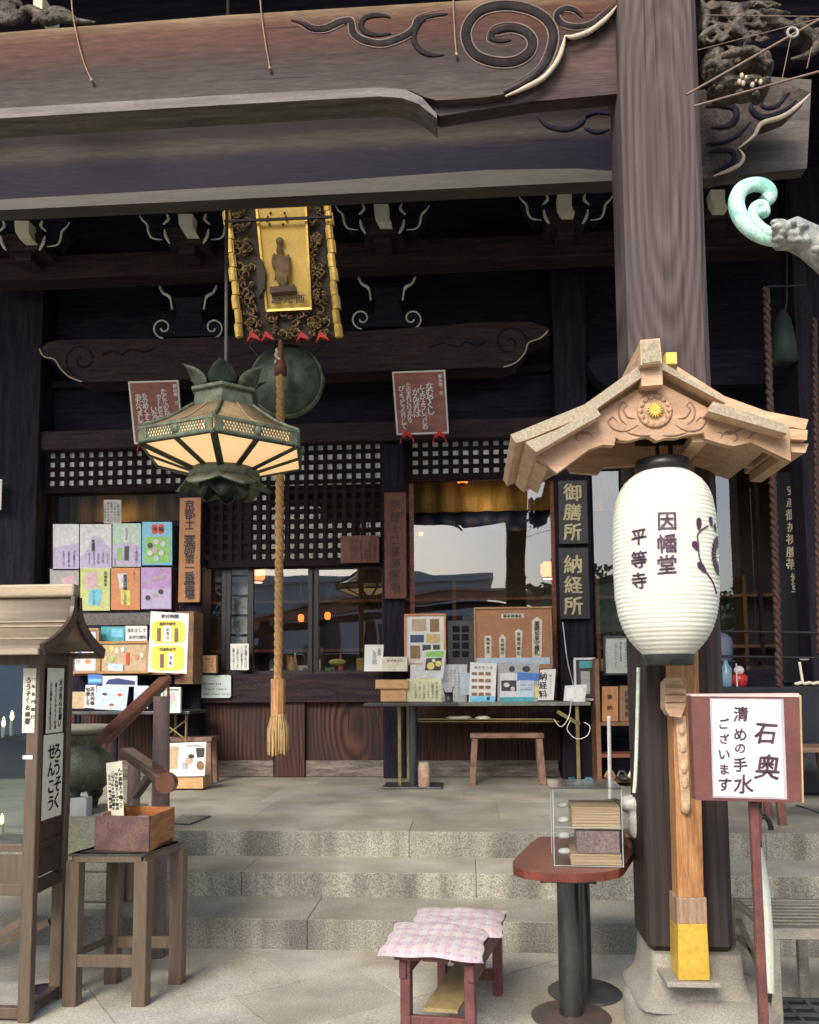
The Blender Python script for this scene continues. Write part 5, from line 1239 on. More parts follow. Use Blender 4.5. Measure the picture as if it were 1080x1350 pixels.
# box on it
bx = thing('incense_box', 'open-topped wooden box, purple-brown front and orange sides, on the metal stand', 'box', tuple(fr(.7, .35, ztab)))
b0 = G(124, 1121, ztab); b1_ = G(196, 1124, ztab); b2_ = G(230, 1107, ztab); b3_ = b2_+(b0-b1_)
hB = P(196, 1077, b1_.y).z-ztab; Z = Vector((0, 0, 1)); tk = .014
def wall_(p, q_, name, mt):
    d = (q_-p).normalized(); nrm = Vector((-d.y, d.x, 0)); m_ = MB(); m_.hexa([p, q_, q_+Z*hB, p+Z*hB], nrm*tk); part(name, m_, mt, bx, bev=.002)
e_ = .0015
wall_(b0, b1_, 'front_board', box_front)
dI = (b2_-b1_).normalized()*(tk+e_); 
wall_(b1_+dI, b2_, 'side_board', box_side); wall_(b2_+(b3_-b2_).normalized()*(tk+e_), b3_, 'back_board', box_side); wall_(b3_+(b0-b3_).normalized()*(tk+e_), b0-(b0-b3_).normalized()*(tk+e_), 'side_board', box_side)
part('bottom_board', MB().slab([p+Z*.012 for p in (b0+dI*1.2, b1_+dI*1.2, b2_-dI*1.2, b3_-dI*1.2)], .010), box_side, bx)
part('corner_trim', MB().bar(b0+Z*(hB+.001)+dI*.5, b0.lerp(b1_, .16)+Z*(hB+.001)+dI*.5, .02, .006), mat('trim_grey', (.16, .14, .14)), bx)
part('corner_trim', MB().bar(b1_+Z*(hB+.001)+dI*.5, b1_.lerp(b0, .2)+Z*(hB+.001)+dI*.5, .02, .006), mat('trim_grey2', (.16, .14, .14)), bx)
ysl = (b0.y+b3_.y)/2-.02
paper_px([(140, 1006), (161, 1003), (163.5, 1078), (143, 1080)], ysl, cream_paper, 'prayer_slip', 'upright cream slip with written columns standing in the incense box', 'notice', [(rnd_text(9), 158, 160, 1012, 1066, 5.5), (rnd_text(10), 153, 155, 1018, 1068, 4.6), (rnd_text(10), 148.5, 150, 1016, 1068, 4.6), (rnd_text(9), 144.5, 146, 1020, 1066, 4.6)])

# ------------------------------------------------------------ handrails, pot, pedestal
hr = thing('handrail', 'brown sloping handrail with thick round posts beside the steps', 'handrail', tuple(G(210, 1261)))
def cyl(x, y0, y1, r, Y, nm, mt, z0=None):
    c = P(x, y1, Y); t_ = P(x, y0, Y).z; zz = c.z if z0 is None else z0
    return part(nm, MB().lathe([(r, zz), (r, t_)], (c.x, c.y, 0), 24), mt, hr)
yq = G(210, 1261).y
cyl(207, 918, 1261, .044, yq, 'rail_post', pole_mauve, 0)
yq2 = yq+.5; cyl(176, 1008, 1060, .038, yq2, 'rail_post', pole_mauve, 0)
def flatrail(p, q_, w, h): part('rail', MB().bar(p, q_, w, h), rail_brown, hr, bev=.012)
flatrail(P(219, 896, yq+.75), P(135, 976, yq-.15), .085, .05)
flatrail(P(167, 991, yq+.3), P(221, 1030, yq-.35), .085, .05)
part('rail_cap', MB().lathe([(.046, -.03), (.05, -.024), (.05, .03)], P(220, 1032, yq-.4), 24, axis=Matrix.Rotation(R(90), 3, 'X')), rail_brown, hr)
part('rail_arm', MB().bar(P(178, 1050, yq+.2), P(205, 1014, yq+.1), .05, .03), pole_mauve, hr)
# pedestal and bronze burner
ped = thing('stone_pedestal', 'pale stone block pedestal under the bronze burner, behind the cabinet', 'pedestal', (P(112, 1250, 4.9).x, 4.9, 0))
zz = [0, .10, P(112, 1190, 4.75).z, P(112, 1150, 4.75).z+.0, P(112, 1078, 4.75).z]
xa, xb = P(70, 1150, 4.75).x, P(143, 1150, 4.75).x
for i, (za, zb_) in enumerate(zip(zz[:-1], zz[1:])):
    if za >= zb_: continue
    g_ = .03 if i in (0,) else 0.
    part('pedestal_stone', MB().box((xa-g_, 4.75-g_, za+.001), (xb+g_, 5.35, zb_-.003)), ped_stone, ped, bev=.012)
pot = thing('incense_burner', 'squat green-grey bronze incense burner on animal-head feet', 'burner', tuple(P(95, 1078, 5.0)))
pc = P(92, 1078, 5.02); k5 = 5.02/1080
prf = [(20, 34), (42, 38), (54, 50), (57, 62), (55, 76), (46, 88), (38, 92), (40, 100), (44, 108), (44, 112), (38, 112), (34, 104)]
part('bowl', MB().lathe([(r_*k5, h_*k5) for r_, h_ in prf], pc, 40), pot_bronze, pot)
part('rim', MB().lathe([(46*k5, 112*k5), (58*k5, 116*k5), (58*k5, 122*k5), (44*k5, 122*k5)], pc, 40), mat('rim_pale', (.30, .29, .22), sc=12), pot)
q = MB()
for x, y in ((118, 1010), (128, 1005)): pass
for k in range(3):
    a_ = R(-60+k*120); d_ = Vector((math.cos(a_), math.sin(a_), 0)); q = MB(); o_ = pc+d_*30*k5
    for j, (dx, z, r_) in enumerate(((8, 40, 12), (12, 30, 11), (9, 18, 8), (6, 8, 7), (10, 3, 9))): q.ball(pc+d_*(26+dx)*k5+Vector((0, 0, z*k5)), r_*k5, r_*k5, r_*k5, 10)
    part('lion_foot', q, dark_bronze, pot, remesh=.008)
q = MB()
for i in range(14): a_ = -2.6+i*.2; q.ball(pc+Vector((math.cos(a_)*50*k5, math.sin(a_)*50*k5, 48*k5)), .012, n=6)
part('studs', q, pot_bronze, pot)
single('white_box', MB().rect(92, 1052, 114, 1078, 4.82, .08), plain('white_plastic', (.62, .63, .62)), 'small plain white box on the pedestal under the burner', 'box', bev=.004)

# yellow poster on thin pole
Yp = G(228, 1082, ZP).y
po = thing('poster_stand', 'white and yellow poster on a thin brown pole behind the handrail', 'sign stand', tuple(G(228, 1082, ZP)))
part('pole', MB().tube([P(222, 885, Yp), G(222, 1080, ZP)], .011, 8), rail_brown, po)
part('foot_plate', MB().slab([G(228, 1085, ZP+.012), G(250, 1086, ZP+.012), G(278, 1075, ZP+.012), G(240, 1074, ZP+.012)], .010), grey_metal, po)
part('poster', MB().poly([(199, 806), (249, 809), (246, 888), (195, 886)], Yp-.03, .006), paper, po, 'white sheet with two yellow panels')
yel = plain('poster_yellow', (.78, .66, .10), .7)
def rr(x0, y0, x1, y1, r_, sl=0.):
    out = []
    for cx_, cy_, a0 in ((x1-r_, y0+r_, -90), (x1-r_, y1-r_, 0), (x0+r_, y1-r_, 90), (x0+r_, y0+r_, 180)):
        for k in range(4): a_ = R(a0+k*30); out.append((cx_+r_*math.cos(a_), cy_+r_*math.sin(a_)))
    return out
part('yellow_panel', MB().poly(rr(200, 818, 244, 848, 8), Yp-.033, .002), yel, po); part('yellow_panel', MB().poly(rr(199, 851, 243, 884, 8), Yp-.033, .002), yel, po)
q = MB(); hrow(q, "受付時間", 212, 236, 812.5, Yp-.034, 6); hrow(q, "病気平癒守", 210, 232, 822.5, Yp-.036, 4.5); hrow(q, "交通安全守", 210, 232, 856, Yp-.036, 4.5); part('lettering', q, ink, po)
q = MB().rect(207, 828, 212, 845, Yp-.036, .002).rect(230, 828, 235, 846, Yp-.036, .002).rect(211, 862, 216, 880, Yp-.036, .002); part('amulet_picture', q, mat('amulet_brown', (.16, .10, .09)), po)
q = MB().rect(216, 825, 226, 846, Yp-.036, .002).rect(222, 861, 229, 880, Yp-.036, .002); part('amulet_picture', q, paper, po)
q = MB(); vcol(q, "お守り", 221, 827, 844, Yp-.038, 5); vcol(q, "お札", 225.5, 863, 878, Yp-.038, 5); part('lettering', q, ink, po)

# ============================================================ LEFT DISPLAY: posters in the window, shelves
def card(name, label, cat_, pts, Y, mt, shapes=(), cols=(), group=None, t=.004, hr_=()):
    t_ = thing(name, label, cat_, tuple(P(sum(p[0] for p in pts)/len(pts), max(p[1] for p in pts), Y)), group)
    part('sheet', MB().poly(pts, Y, t), mt, t_)
    for i, (nm, kind, a, m_) in enumerate(shapes):
        d_ = .002+.0012*i
        q = MB()
        if kind == 'r': q.rect(*a, Y-d_, .001)
        elif kind == 'p': q.poly(a, Y-d_, .001)
        elif kind == 'c': q.poly([(a[0]+a[2]*math.cos(k*.5236), a[1]+(a[3] if len(a) > 3 else a[2])*math.sin(k*.5236)) for k in range(12)], Y-d_, .001)
        part(nm, q, m_, t_)
    if cols or hr_:
        q = MB()
        for s_, xc, ya, yb, size in cols: vcol(q, s_, xc, ya, yb, Y-.002-.0012*(len(shapes)+1), size=size, jit=.7)
        for s_, xa_, xb_, yc, size in hr_: hrow(q, s_, xa_, xb_, yc, Y-.002-.0012*(len(shapes)+1), size)
        part('lettering', q, ink, t_)
    return t_
def rect4(x0, y0, x1, y1): return [(x0, y0), (x1, y0), (x1, y1), (x0, y1)]
cm = {k: mat('print_'+k, v, tuple(q_*.72 for q_ in v), rough=.32, sc=26, fine=.07, fs=6, bump=.03, lo=.2, hi=.6) for k, v in dict(green=(.30, .62, .16), lgreen=(.55, .72, .50), mint=(.52, .72, .60), lilac=(.58, .50, .74), purple=(.55, .34, .68), orange=(.72, .30, .13), yellow=(.75, .72, .18), ygreen=(.64, .70, .28), sky=(.22, .62, .82), blue=(.10, .22, .62), teal=(.10, .42, .48), pink=(.72, .48, .58), red=(.72, .08, .06), grey=(.45, .46, .46), dark=(.06, .06, .07), brown=(.28, .16, .08), tan=(.55, .42, .27), cream=(.74, .70, .56), pale=(.72, .74, .76), lblue=(.55, .68, .80), gold=(.65, .5, .2), navy=(.05, .07, .2), wood=(.45, .26, .12)).items()}
YG = 8.585
G1 = 'amulet posters in the left window'
card('amulet_poster', 'pale lilac poster, upper left of the window posters', 'poster', rect4(70, 691, 104, 752), YG, cm['pale'], [('lower_band', 'p', [(70, 722), (104, 716), (104, 750), (70, 750)], cm['lilac'])], [(rnd_text(7), 98-k*7, 726, 748, 3.6) for k in range(3)])
card('amulet_poster', 'white poster with a lilac hill shape, second in the upper row', 'poster', rect4(105.5, 691, 147, 749), YG, cm['pale'], [('hill', 'p', [(106, 748), (106, 736), (117, 722), (122, 706), (132, 708), (146, 724), (146, 748)], cm['lilac'])], [(rnd_text(6), 142-k*6, 729, 743, 3.2) for k in range(5)]+[("平癒御守", 123, 712, 728, 5)])
card('amulet_poster', 'green and lilac poster with two amulets, third in the upper row', 'poster', rect4(148.5, 690, 186, 747), YG, cm['mint'], [('lower_band', 'p', [(149, 720), (170, 714), (186, 722), (186, 746), (149, 746)], cm['lilac']), ('white_title', 'r', (163, 694, 171, 715), cm['pale']), ('amulet_picture', 'r', (155, 722, 161, 739), cm['green']), ('amulet_picture', 'r', (164, 720, 170, 739), cm['dark'])], [("お守り札", 167, 696, 712, 4.2), (rnd_text(5), 180, 722, 744, 4), (rnd_text(4), 152, 736, 746, 2.6)])
card('amulet_poster', 'blue-topped green poster with round charms, right end of the upper row', 'poster', rect4(187.5, 688, 227, 745), YG, cm['sky'], [('green_ground', 'r', (191, 708, 224, 742), cm['green']), ('red_title', 'p', rr(200, 691, 208, 704, 3), cm['red']), ('red_title', 'p', rr(208.5, 691, 216, 704, 3), cm['red'])]+[('round_charm', 'c', (x, y, 3.6), cm[c]) for x, y, c in ((206, 714, 'cream'), (198, 719, 'dark'), (215, 717, 'lblue'), (204, 725, 'pink'), (198, 729, 'pale'), (213, 729, 'pale'), (206, 736, 'lblue'))], [("守", 204, 693, 702, 6), ("福", 212, 693, 702, 6)])
card('amulet_poster', 'grey poster half hidden behind the cabinet roof, lower left', 'poster', rect4(66, 750, 104, 790), YG, cm['grey'], [('pink_print', 'p', [(80, 762), (98, 758), (102, 772), (84, 775)], cm['pink'])])
card('amulet_poster', 'yellow-green poster with a blue amulet pouch, lower row', 'poster', rect4(106, 749, 145, 805), YG, cm['ygreen'], [('pouch_picture', 'p', [(114, 756), (128, 754), (129, 775), (114, 777)], cm['pink']), ('pouch_picture', 'p', [(118, 778), (134, 776), (132, 799), (116, 797)], cm['sky'])], [("交通安全", 139, 753, 773, 4.5), (rnd_text(5), 124, 780, 797, 3.2)])
card('amulet_poster', 'orange poster with white and yellow prints, lower row', 'poster', rect4(146.5, 748.5, 184.5, 804), YG, cm['orange'], [('bell_picture', 'p', [(155, 756), (168, 756), (168, 774), (158, 776)], cm['pale']), ('gold_picture', 'p', [(159, 777), (172, 778), (172, 798), (160, 797)], cm['yellow'])], [("開運招福", 165, 757, 778, 5.5), (rnd_text(4), 165, 780, 797, 4.5), (rnd_text(4), 177, 752, 764, 3)])
card('amulet_poster', 'purple poster with two diagonal rows of beads, lower right', 'poster', rect4(186, 748, 226, 803), YG, cm['purple'], [('lower_light', 'r', (187, 776, 225, 802), cm['lilac'])]+[('bead', 'c', (x, y, 3.4), cm[c]) for x, y, c in ((196, 767, 'grey'), (205, 763, 'tan'), (214, 760, 'grey'), (195, 788, 'dark'), (204, 784, 'grey'), (212, 780, 'dark'))])
card('price_note', 'small mauve note taped above the window posters', 'notice', rect4(137, 659, 160, 690), YG+.005, cm['pink'], [('pale_ground', 'r', (138, 660, 159, 689), cm['grey'])], [(rnd_text(7), 156-k*4.4, 662, 688, 3.3) for k in range(5)])
# framed plaque-like notice near board
# display shelves under the window
ds = thing('display_rack', 'tiered wooden display rack of amulets in front of the left window', 'rack', (P(170, 1026, 8.1).x, 8.1, ZP))
def shelfpart(x0, y0, x1, y1, Y, t, nm='shelf_board', mt=shelf_wood): part(nm, MB().rect(x0, y0, x1, y1, Y, t), mt, ds, bev=.004)
shelfpart(90, 884, 236, 890, 8.05, .4); shelfpart(90, 938, 250, 942, 7.85, .6, mt=grey_metal)
shelfpart(96, 808, 236, 824, 8.35, .05, 'back_rail', mat('printed_rail', (.16, .15, .14), (.09, .085, .08), sc=30, fine=.5, fs=6)); shelfpart(90, 890, 236, 938, 8.3, .04, 'back_board', dark_wood)
for x in (210, 246): part('rack_leg', MB().tube([P(x, 942, 7.95), Vector((P(x, 942, 7.95).x, 7.95, ZP))], .014, 6), brass_leg, ds)
part('rack_leg', MB().tube([P(232, 942, 8.3), Vector((P(232, 942, 8.3).x, 8.3, ZP))], .014, 6), brass_leg, ds)
part('fold_brace', MB().tube([P(212, 950, 7.96), P(245, 975, 7.96)], .009, 6).tube([P(245, 950, 7.96), P(212, 975, 7.96)], .009, 6), brass_leg, ds)
part('side_post', MB().rect(231, 806, 255, 902, 8.15, .3), shelf_wood, ds, bev=.004)
part('side_post', MB().rect(93, 820, 97, 884, 8.15, .3), shelf_wood, ds, bev=.004)
for x in (100, 150, 200): part('rack_leg', MB().rect(x, 942, x+4, 1026, 8.3, .03), dark_wood, ds)
def frame(x0, y0, x1, y1, Y, fm, inner_m, label, shapes=(), cols=(), fw=3, hr_=(), name='framed_display'):
    t_ = card(name, label, 'frame', rect4(x0+fw, y0+fw, x1-fw, y1-fw), Y, inner_m, shapes, cols, hr_=hr_)
    part('frame', MB().rect(x0, y0, x1, y0+fw, Y-.02, .04).rect(x0, y1-fw, x1, y1, Y-.02, .04).rect(x0, y0+fw, x0+fw, y1-fw, Y-.0195, .039).rect(x1-fw, y0+fw, x1, y1-fw, Y-.0195, .039), fm, t_, bev=.002); return t_
frame(94, 828, 130, 888, 8.02, cm['wood'], cm['lblue'], 'wood-framed blue print beside the cabinet roof', [('white_card', 'r', (98, 854, 124, 884), cm['pale']), ('blue_print', 'c', (105, 863, 4), cm['blue']), ('print', 'c', (103, 872, 3), cm['grey']), ('print', 'c', (116, 872, 4, 3), cm['orange'])], fw=3.5)
frame(129, 845, 196, 888, 8.0, cm['wood'], cm['tan'], 'wood-framed tray of straps and charms in the display rack', [('charm', 'c', (x, y, 2.6, 3.6), cm[c]) for x, y, c in ((140, 857, 'gold'), (147, 855, 'yellow'), (154, 858, 'cream'), (139, 868, 'gold'), (148, 869, 'green'), (180, 866, 'orange'), (187, 864, 'cream'), (162, 856, 'pale'))]+[('red_strap', 'r', (166, 860, 170, 876), cm['red']), ('price_tag', 'p', [(143, 875), (163, 875), (162, 885), (142, 884)], cm['lblue'])], fw=3.5)
card('blue_leaflet', 'blue leaflet standing behind the tray of straps', 'leaflet', [(133, 826), (165, 826), (164, 846), (133, 844)], 8.12, cm['teal'], [('pale_window', 'r', (147, 829, 162, 840), cm['sky'])])
card('hand_written_card', 'white hand-lettered card behind the tray of straps', 'card', rect4(165.5, 825, 194, 845), 8.12, paper, hr_=[("なむとして", 168, 193, 831, 5.6), ("お守り授与", 170, 193, 840, 5)])
card('blue_leaflet', 'bright blue leaflet at the left of the lower shelf', 'leaflet', rect4(116, 889, 135, 902), 8.0, cm['blue'], [('pale_strip', 'r', (117, 895, 134, 899), cm['sky'])])
card('sea_picture', 'wide pale picture card with a dark blue wave on the lower shelf', 'card', rect4(135.5, 891, 181, 905), 8.0, cm['pale'], [('wave', 'p', [(139, 902), (143, 896), (155, 894), (178, 898), (178, 903)], cm['navy'])])
card('tan_card', 'tan card at the far left end of the lower shelf', 'card', rect4(93, 912, 112, 934), 7.95, cm['tan'])
card('lettered_card', 'narrow white card with blue brushwork, left of the bracelet print', 'card', [(113, 903), (127, 903), (126, 934), (111, 933)], 7.93, cm['pale'], cols=[(rnd_text(4), 122, 905, 930, 6), (rnd_text(4), 116, 906, 930, 6)])
card('bracelet_print', 'blue print of three bracelets on the lower shelf', 'card', [(128, 904), (170, 905), (166, 937), (125, 935)], 7.9, cm['lblue'], [('bracelet', 'c', (138, 915, 6, 3.5), cm['pale']), ('bracelet', 'c', (158, 916, 6, 3.5), cm['pale']), ('bracelet', 'c', (147, 929, 6, 3.5), cm['pale']), ('bead_centre', 'c', (138, 915, 3.5, 1.8), cm['navy']), ('bead_centre', 'c', (158, 916, 3.5, 1.8), cm['red']), ('bead_centre', 'c', (147, 929, 3.5, 1.8), cm['brown'])])
card('blue_leaflet', 'plain pale blue leaflet behind the handrail on the lower shelf', 'leaflet', [(177, 904), (196, 904), (195, 934), (176, 934)], 7.93, cm['lblue'], [('white_band', 'r', (178, 908, 194, 912), cm['pale'])])
frame(212, 906, 238, 940, 7.8, paper, cm['mint'], 'small white-framed picture at the right end of the lower shelf', [('pink_print', 'p', [(218, 914), (230, 912), (231, 926), (219, 926)], cm['pink'])], fw=2.5)
card('cat_calendar', 'white calendar sheet with cat photographs leaning on an orange wooden block', 'calendar', [(216, 980), (272, 978), (270, 1023), (215, 1024)], 7.55, paper, [('cat_photo', 'p', [(218, 983), (236, 984), (234, 1014), (217, 1014)], cm['tan']), ('dark_cat', 'p', [(258, 986), (270, 986), (269, 998), (260, 999)], cm['dark']), ('tan_cat', 'c', (249, 1003, 5), cm['tan']), ('dark_cat', 'c', (252, 997, 4, 3), cm['dark']), ('brown_cat', 'c', (264, 1009, 5, 6), cm['brown']), ('grey_cat', 'p', [(240, 1003), (247, 1007), (246, 1014), (240, 1013)], cm['grey'])], hr_=[("暦月日曜朝夜灯", 246, 268, 983, 3), ("NAMI", 220, 232, 1019, 4)])
bwood = single('wooden_block', MB().rect(219, 1024, 268, 1040, 7.57, .2), hinoki, 'orange wooden block under the cat calendar', 'block', bev=.006)
zz0 = P(243, 1040, 7.57).z
def stool(x0, x1, ytop, ybot, Y, label, splay=4, dep=.25, mt=stool_wood, sh=6):
    t_ = thing('stool', label, 'stool', tuple(P((x0+x1)/2, ybot, Y)))
    a_, b_ = P(x0, ytop, Y), P(x1, ytop, Y); zt_ = a_.z; th = .045
    part('seat', MB().box((a_.x, Y-.02, zt_-th), (b_.x, Y+dep+.02, zt_)), mt, t_, bev=.006)
    for x, s_ in ((x0+sh, -1), (x1-sh, 1)):
        for yy_, k in ((Y+.02, -1), (Y+dep-.02, 1)):
            p = Vector((P(x, ytop, Y).x, yy_, zt_-th)); q_ = Vector((P(x+s_*splay, ytop, Y).x, yy_+k*.02, ZP)); part('leg', MB().bar(p, q_, .06, .045, up=(0, 1, 0)), mt, t_, bev=.004)
    return t_
stool(620, 717, 967, 1034, 8.0, 'low plain wooden stool standing under the long display table', 4, .22)
stool(205, 280, 972, 1030, 8.05, 'dark low stool beside the cat calendar', 3, .2)

# small things on the counter rail
card('wooden_charm_block', 'small orange wooden block with faint writing on the counter rail', 'block', rect4(266, 864, 285, 887), 8.45, hinoki, cols=[(rnd_text(4), 280-k*4, 867, 884, 3) for k in range(4)], t=.06)
card('written_note', 'white note dense with writing in the lower left of the middle window', 'notice', rect4(304, 848.5, 328, 883), 8.5, paper, cols=[(rnd_text(9), 324-k*5.3, 851+k, 881, 3.6) for k in range(4)])
card('notice_board', 'mint-white plastic board with handwritten English lines hung on the counter rail', 'notice board', rr(262, 890, 304.5, 920, 3), 8.52, plain('mint_white', (.66, .76, .72), .3), hr_=[("Do not sit", 268, 292, 901, 4.6), ("Please remove", 269, 299, 908, 4.2), ("your shoes here", 268, 302, 914.5, 4.2)], t=.01)
card('figure_card', 'white card with a small line drawing standing on the counter rail', 'card', [(481, 850), (506, 850), (504, 885), (480, 885)], 8.3, paper, [('drawing', 'p', [(492, 857), (496, 860), (497, 876), (491, 876)], cm['grey'])], [(rnd_text(3), 500, 854, 864, 4)])
card('papers_stack', 'low stack of cream papers in a dark tray next to the figure card', 'papers', rect4(504, 866, 537, 885), 8.28, cm['cream'], hr_=[("奉納者名前", 510, 532, 871, 4)], t=.15)
single('lucky_cloth', MB().ball(P(445, 873, 9.3), .10, .05, .04, 14), cm['yellow'], 'yellow rounded cushion seen through the middle window', 'cushion')
# orange collection tray
t_ = thing('offering_tray', 'plain orange wooden offering tray at the left end of the display table', 'tray', tuple(P(520, 925, 7.9)))
part('tray_body', MB().rect(502, 908, 536, 925, 7.88, .2), hinoki, t_, bev=.004); part('tray_rim', MB().rect(495, 896, 538, 908, 7.85, .26), hinoki, t_, bev=.004)

# ============================================================ DISPLAY TABLE
YT = 7.85
dt = thing('display_table', 'long grey-topped folding table with olive legs full of leaflets and frames', 'table', tuple(P(640, 1030, YT)))
ztt = P(640, 926, YT).z
part('tabletop', MB().box((P(528, 926, YT).x, YT, ztt-.035), (P(779, 926, YT).x, YT+.6, ztt)), mat('grey_green_top', (.20, .22, .19), (.14, .15, .13), rough=.35, sc=6), dt, bev=.006)
for x, yy_ in ((526, YT+.05), (533, YT+.5), (762, YT+.05), (771, YT+.5)):
    c = P(x, 940, YT); part('leg', MB().box((c.x-.016, yy_, ZP), (c.x+.016, yy_+.03, ztt-.035)), brass_leg, dt, bev=.003)
part('leg_brace', MB().bar(P(735, 938, YT+.06), P(764, 955, YT+.06), .02, .035), brass_leg, dt)
part('under_rail', MB().bar(P(550, 948, YT+.1), P(728, 948, YT+.1), .012, .012), brass_leg, dt)
rs = MB().lathe([(.10, 0), (.13, .015), (.10, .03)], P(605, 948, YT+.15), 16).lathe([(.07, 0), (.08, .015), (.04, .03)], P(637, 948, YT+.15), 14)
single('plastic_bag_bundle', rs, plain('off_white_plastic', (.6, .58, .5)), 'off-white bundles lying on the wire shelf under the display table', 'bundle')
part('wire_shelf', MB().bar(P(548, 950, YT+.3), P(735, 950, YT+.3), .4, .008), brass_leg, dt)
cb = thing('white_cable', 'thin white cable looping under the right end of the display table', 'cable', tuple(P(768, 960, YT)))
part('cable', MB().tube(cat([P(742, 820, 8.3), P(748, 870, 8.3), P(756, 905, 8.2), P(753, 926, YT-.02), P(750, 945, YT-.02), P(740, 958, YT-.02), P(730, 948, YT-.02)], 5), .005, 5).tube(cat([P(752, 950, YT-.03), P(748, 962, YT-.03), P(760, 974, YT-.03), P(774, 970, YT-.03), P(778, 958, YT-.03), P(770, 952, YT-.03)], 5), .004, 5), white_paint, cb)
# round pedestal table in front-left, same height
pt = thing('pedestal_table', 'dark-topped café table on one black column at the left end of the display', 'table', tuple(P(545, 1034, YT-.5)))
yq = G(545, 1037, ZP).y
zt5 = P(530, 927, yq-.2).z
part('tabletop', MB().box((P(480, 929, yq-.15).x, yq-.18, zt5-.03), (P(604, 929, yq-.15).x, yq+.3, zt5)), mat('charcoal_top', (.05, .05, .055), rough=.35), pt, bev=.004)
part('column', MB().lathe([(.038, ZP+.02), (.038, zt5-.03)], (P(545, 980, yq).x, yq, 0), 20), mat('column_blue_black', (.03, .04, .05), rough=.35), pt)
part('base', MB().box((P(506, 1036, yq).x, yq-.2, ZP), (P(584, 1036, yq).x, yq+.2, ZP+.018)), grey_metal, pt, bev=.006)
cn = single('storage_tin', MB().lathe([(.05, ZP), (.055, ZP+.01), (.055, ZP+.2), (.048, ZP+.22), (.048, ZP+.24)], (P(556, 1000, 7.7).x+.02, 7.75, 0), 16), mat('tin_print', (.45, .42, .3), (.4, .2, .15), sc=14, fine=.3), 'pale printed tin standing behind the café table column', 'tin')
# things on the table
frame(533, 809, 588, 877, 8.35, cm['orange'], paper, 'orange-framed board of seven small photographs on the display table', [('photo', 'r', (543, 816, 562, 832), cm['tan']), ('photo', 'r', (567, 816, 579, 833), cm['brown']), ('photo', 'r', (541, 837, 559, 847), cm['navy']), ('photo', 'r', (562, 836, 580, 847), cm['gold']), ('photo', 'r', (541, 851, 554, 868), cm['brown']), ('photo', 'r', (557, 850, 568, 858), cm['dark']), ('photo', 'r', (571, 850, 580, 858), cm['dark'])], fw=2.5)
ck_ = thing('carved_door_panel', 'small dark carved panel between the photo frame and the tan board', 'panel', tuple(P(606, 877, 8.4)))
part('panel', MB().rect(590, 818, 625, 877, 8.42, .03), cm['dark'], ck_, bev=.003)
for i in range(2):
    for j in range(4): part('panel_lattice', MB().rect(597+i*12, 825+j*11, 606+i*12, 833+j*11, 8.405, .015), dark_wood, ck_, bev=.003)
tan_b = mat('tan_board', (.44, .21, .10), (.38, .17, .08), rough=.4, sc=6, fine=.08)
tb_ = frame(625, 800, 728, 882, 8.33, cm['wood'], tan_b, 'large tan display board with four white paper talismans', [('title_strip', 'r', (661, 809, 691, 815), cm['cream'])]+[('talisman', 'p', p_, cm['cream']) for p_ in ([(639, 838), (648, 838), (648, 868), (639, 868)], [(658, 841), (662.5, 836), (667, 841), (666, 868), (659, 868)], [(679, 832), (684, 829), (689, 832), (687, 868), (681, 868)], [(701, 818), (708, 813), (715, 818), (714, 868), (702, 868)])]+[('pale_blue_tape', 'r', (628, 867, 725, 876), cm['lblue'])], [("無病息災", 643.5, 840, 862, 4.5), ("厄除御守", 662.5, 842, 864, 4.5), ("安産祈願札", 684, 833, 864, 5), ("薬師如来守護札", 708, 819, 864, 7.5)], fw=2.5, hr_=[("御祈祷御札", 663, 689, 812, 4.6)])
card('white_sheets', 'white sheets leaning behind the yellow handwritten card', 'papers', rect4(541, 876, 616, 925), 8.2, cm['pale'], cols=[(rnd_text(10), 610-k*5, 882, 920, 2.6) for k in range(5)])
card('flower_leaflet', 'green and white leaflet with a photo of people and yellow flowers', 'leaflet', [(560, 857), (588, 856), (584, 895), (557, 893)], 8.08, cm['pale'], [('green_band', 'p', [(562, 859), (586, 858), (585, 866), (561, 866)], cm['green']), ('crowd', 'p', [(562, 868), (583, 867), (581, 884), (560, 884)], cm['dark']), ('yellow_flower', 'c', (568, 878, 5), cm['yellow']), ('yellow_flower', 'c', (578, 875, 4), cm['yellow']), ('white_face', 'c', (572, 871, 2.5), cm['cream'])])
card('yellow_note', 'pale yellow handwritten card propped at the left of the table', 'notice', [(537, 895), (582, 894), (582, 925), (535, 925)], 7.9, plain('pale_yellow_paper', (.74, .75, .48), .8), cols=[(rnd_text(8-(k % 3)), 576-k*5.6, 899+(k % 2)*2, 921, 3.2) for k in range(6)])
pn = thing('pen_cup', 'black pen cup with two pens beside the yellow card', 'cup', tuple(P(592, 925, 7.9)))
part('cup', MB().lathe([(.038, 0), (.04, .09), (.036, .09), (.034, .01)], P(592, 925, 7.92), 16), black, pn)
part('pen', MB().tube([P(588, 922, 7.92), P(585, 907, 7.9)], .005, 6), black, pn); part('pen', MB().tube([P(594, 922, 7.92), P(598, 905, 7.9)], .005, 6), black, pn)
card('blue_leaflet', 'narrow pale blue leaflet left of the amulet sheet', 'leaflet', rect4(608, 887, 619, 916), 8.05, cm['lblue'])
card('amulet_sheet', 'white sheet with rows of brown amulet pictures and a pale blue foot', 'poster', [(620, 873), (655, 875), (653, 927), (618, 927)], 7.95, paper, [('amulet_picture', 'r', (622+i*9, 886+j*9, 629+i*9, 890+j*9), cm['brown']) for i in range(3) for j in range(4)]+[('blue_foot', 'r', (620, 918, 652, 925), cm['sky']), ('paw', 'c', (644, 921, 2.5), cm['navy'])], hr_=[("御守授与品", 625, 650, 880, 4)])
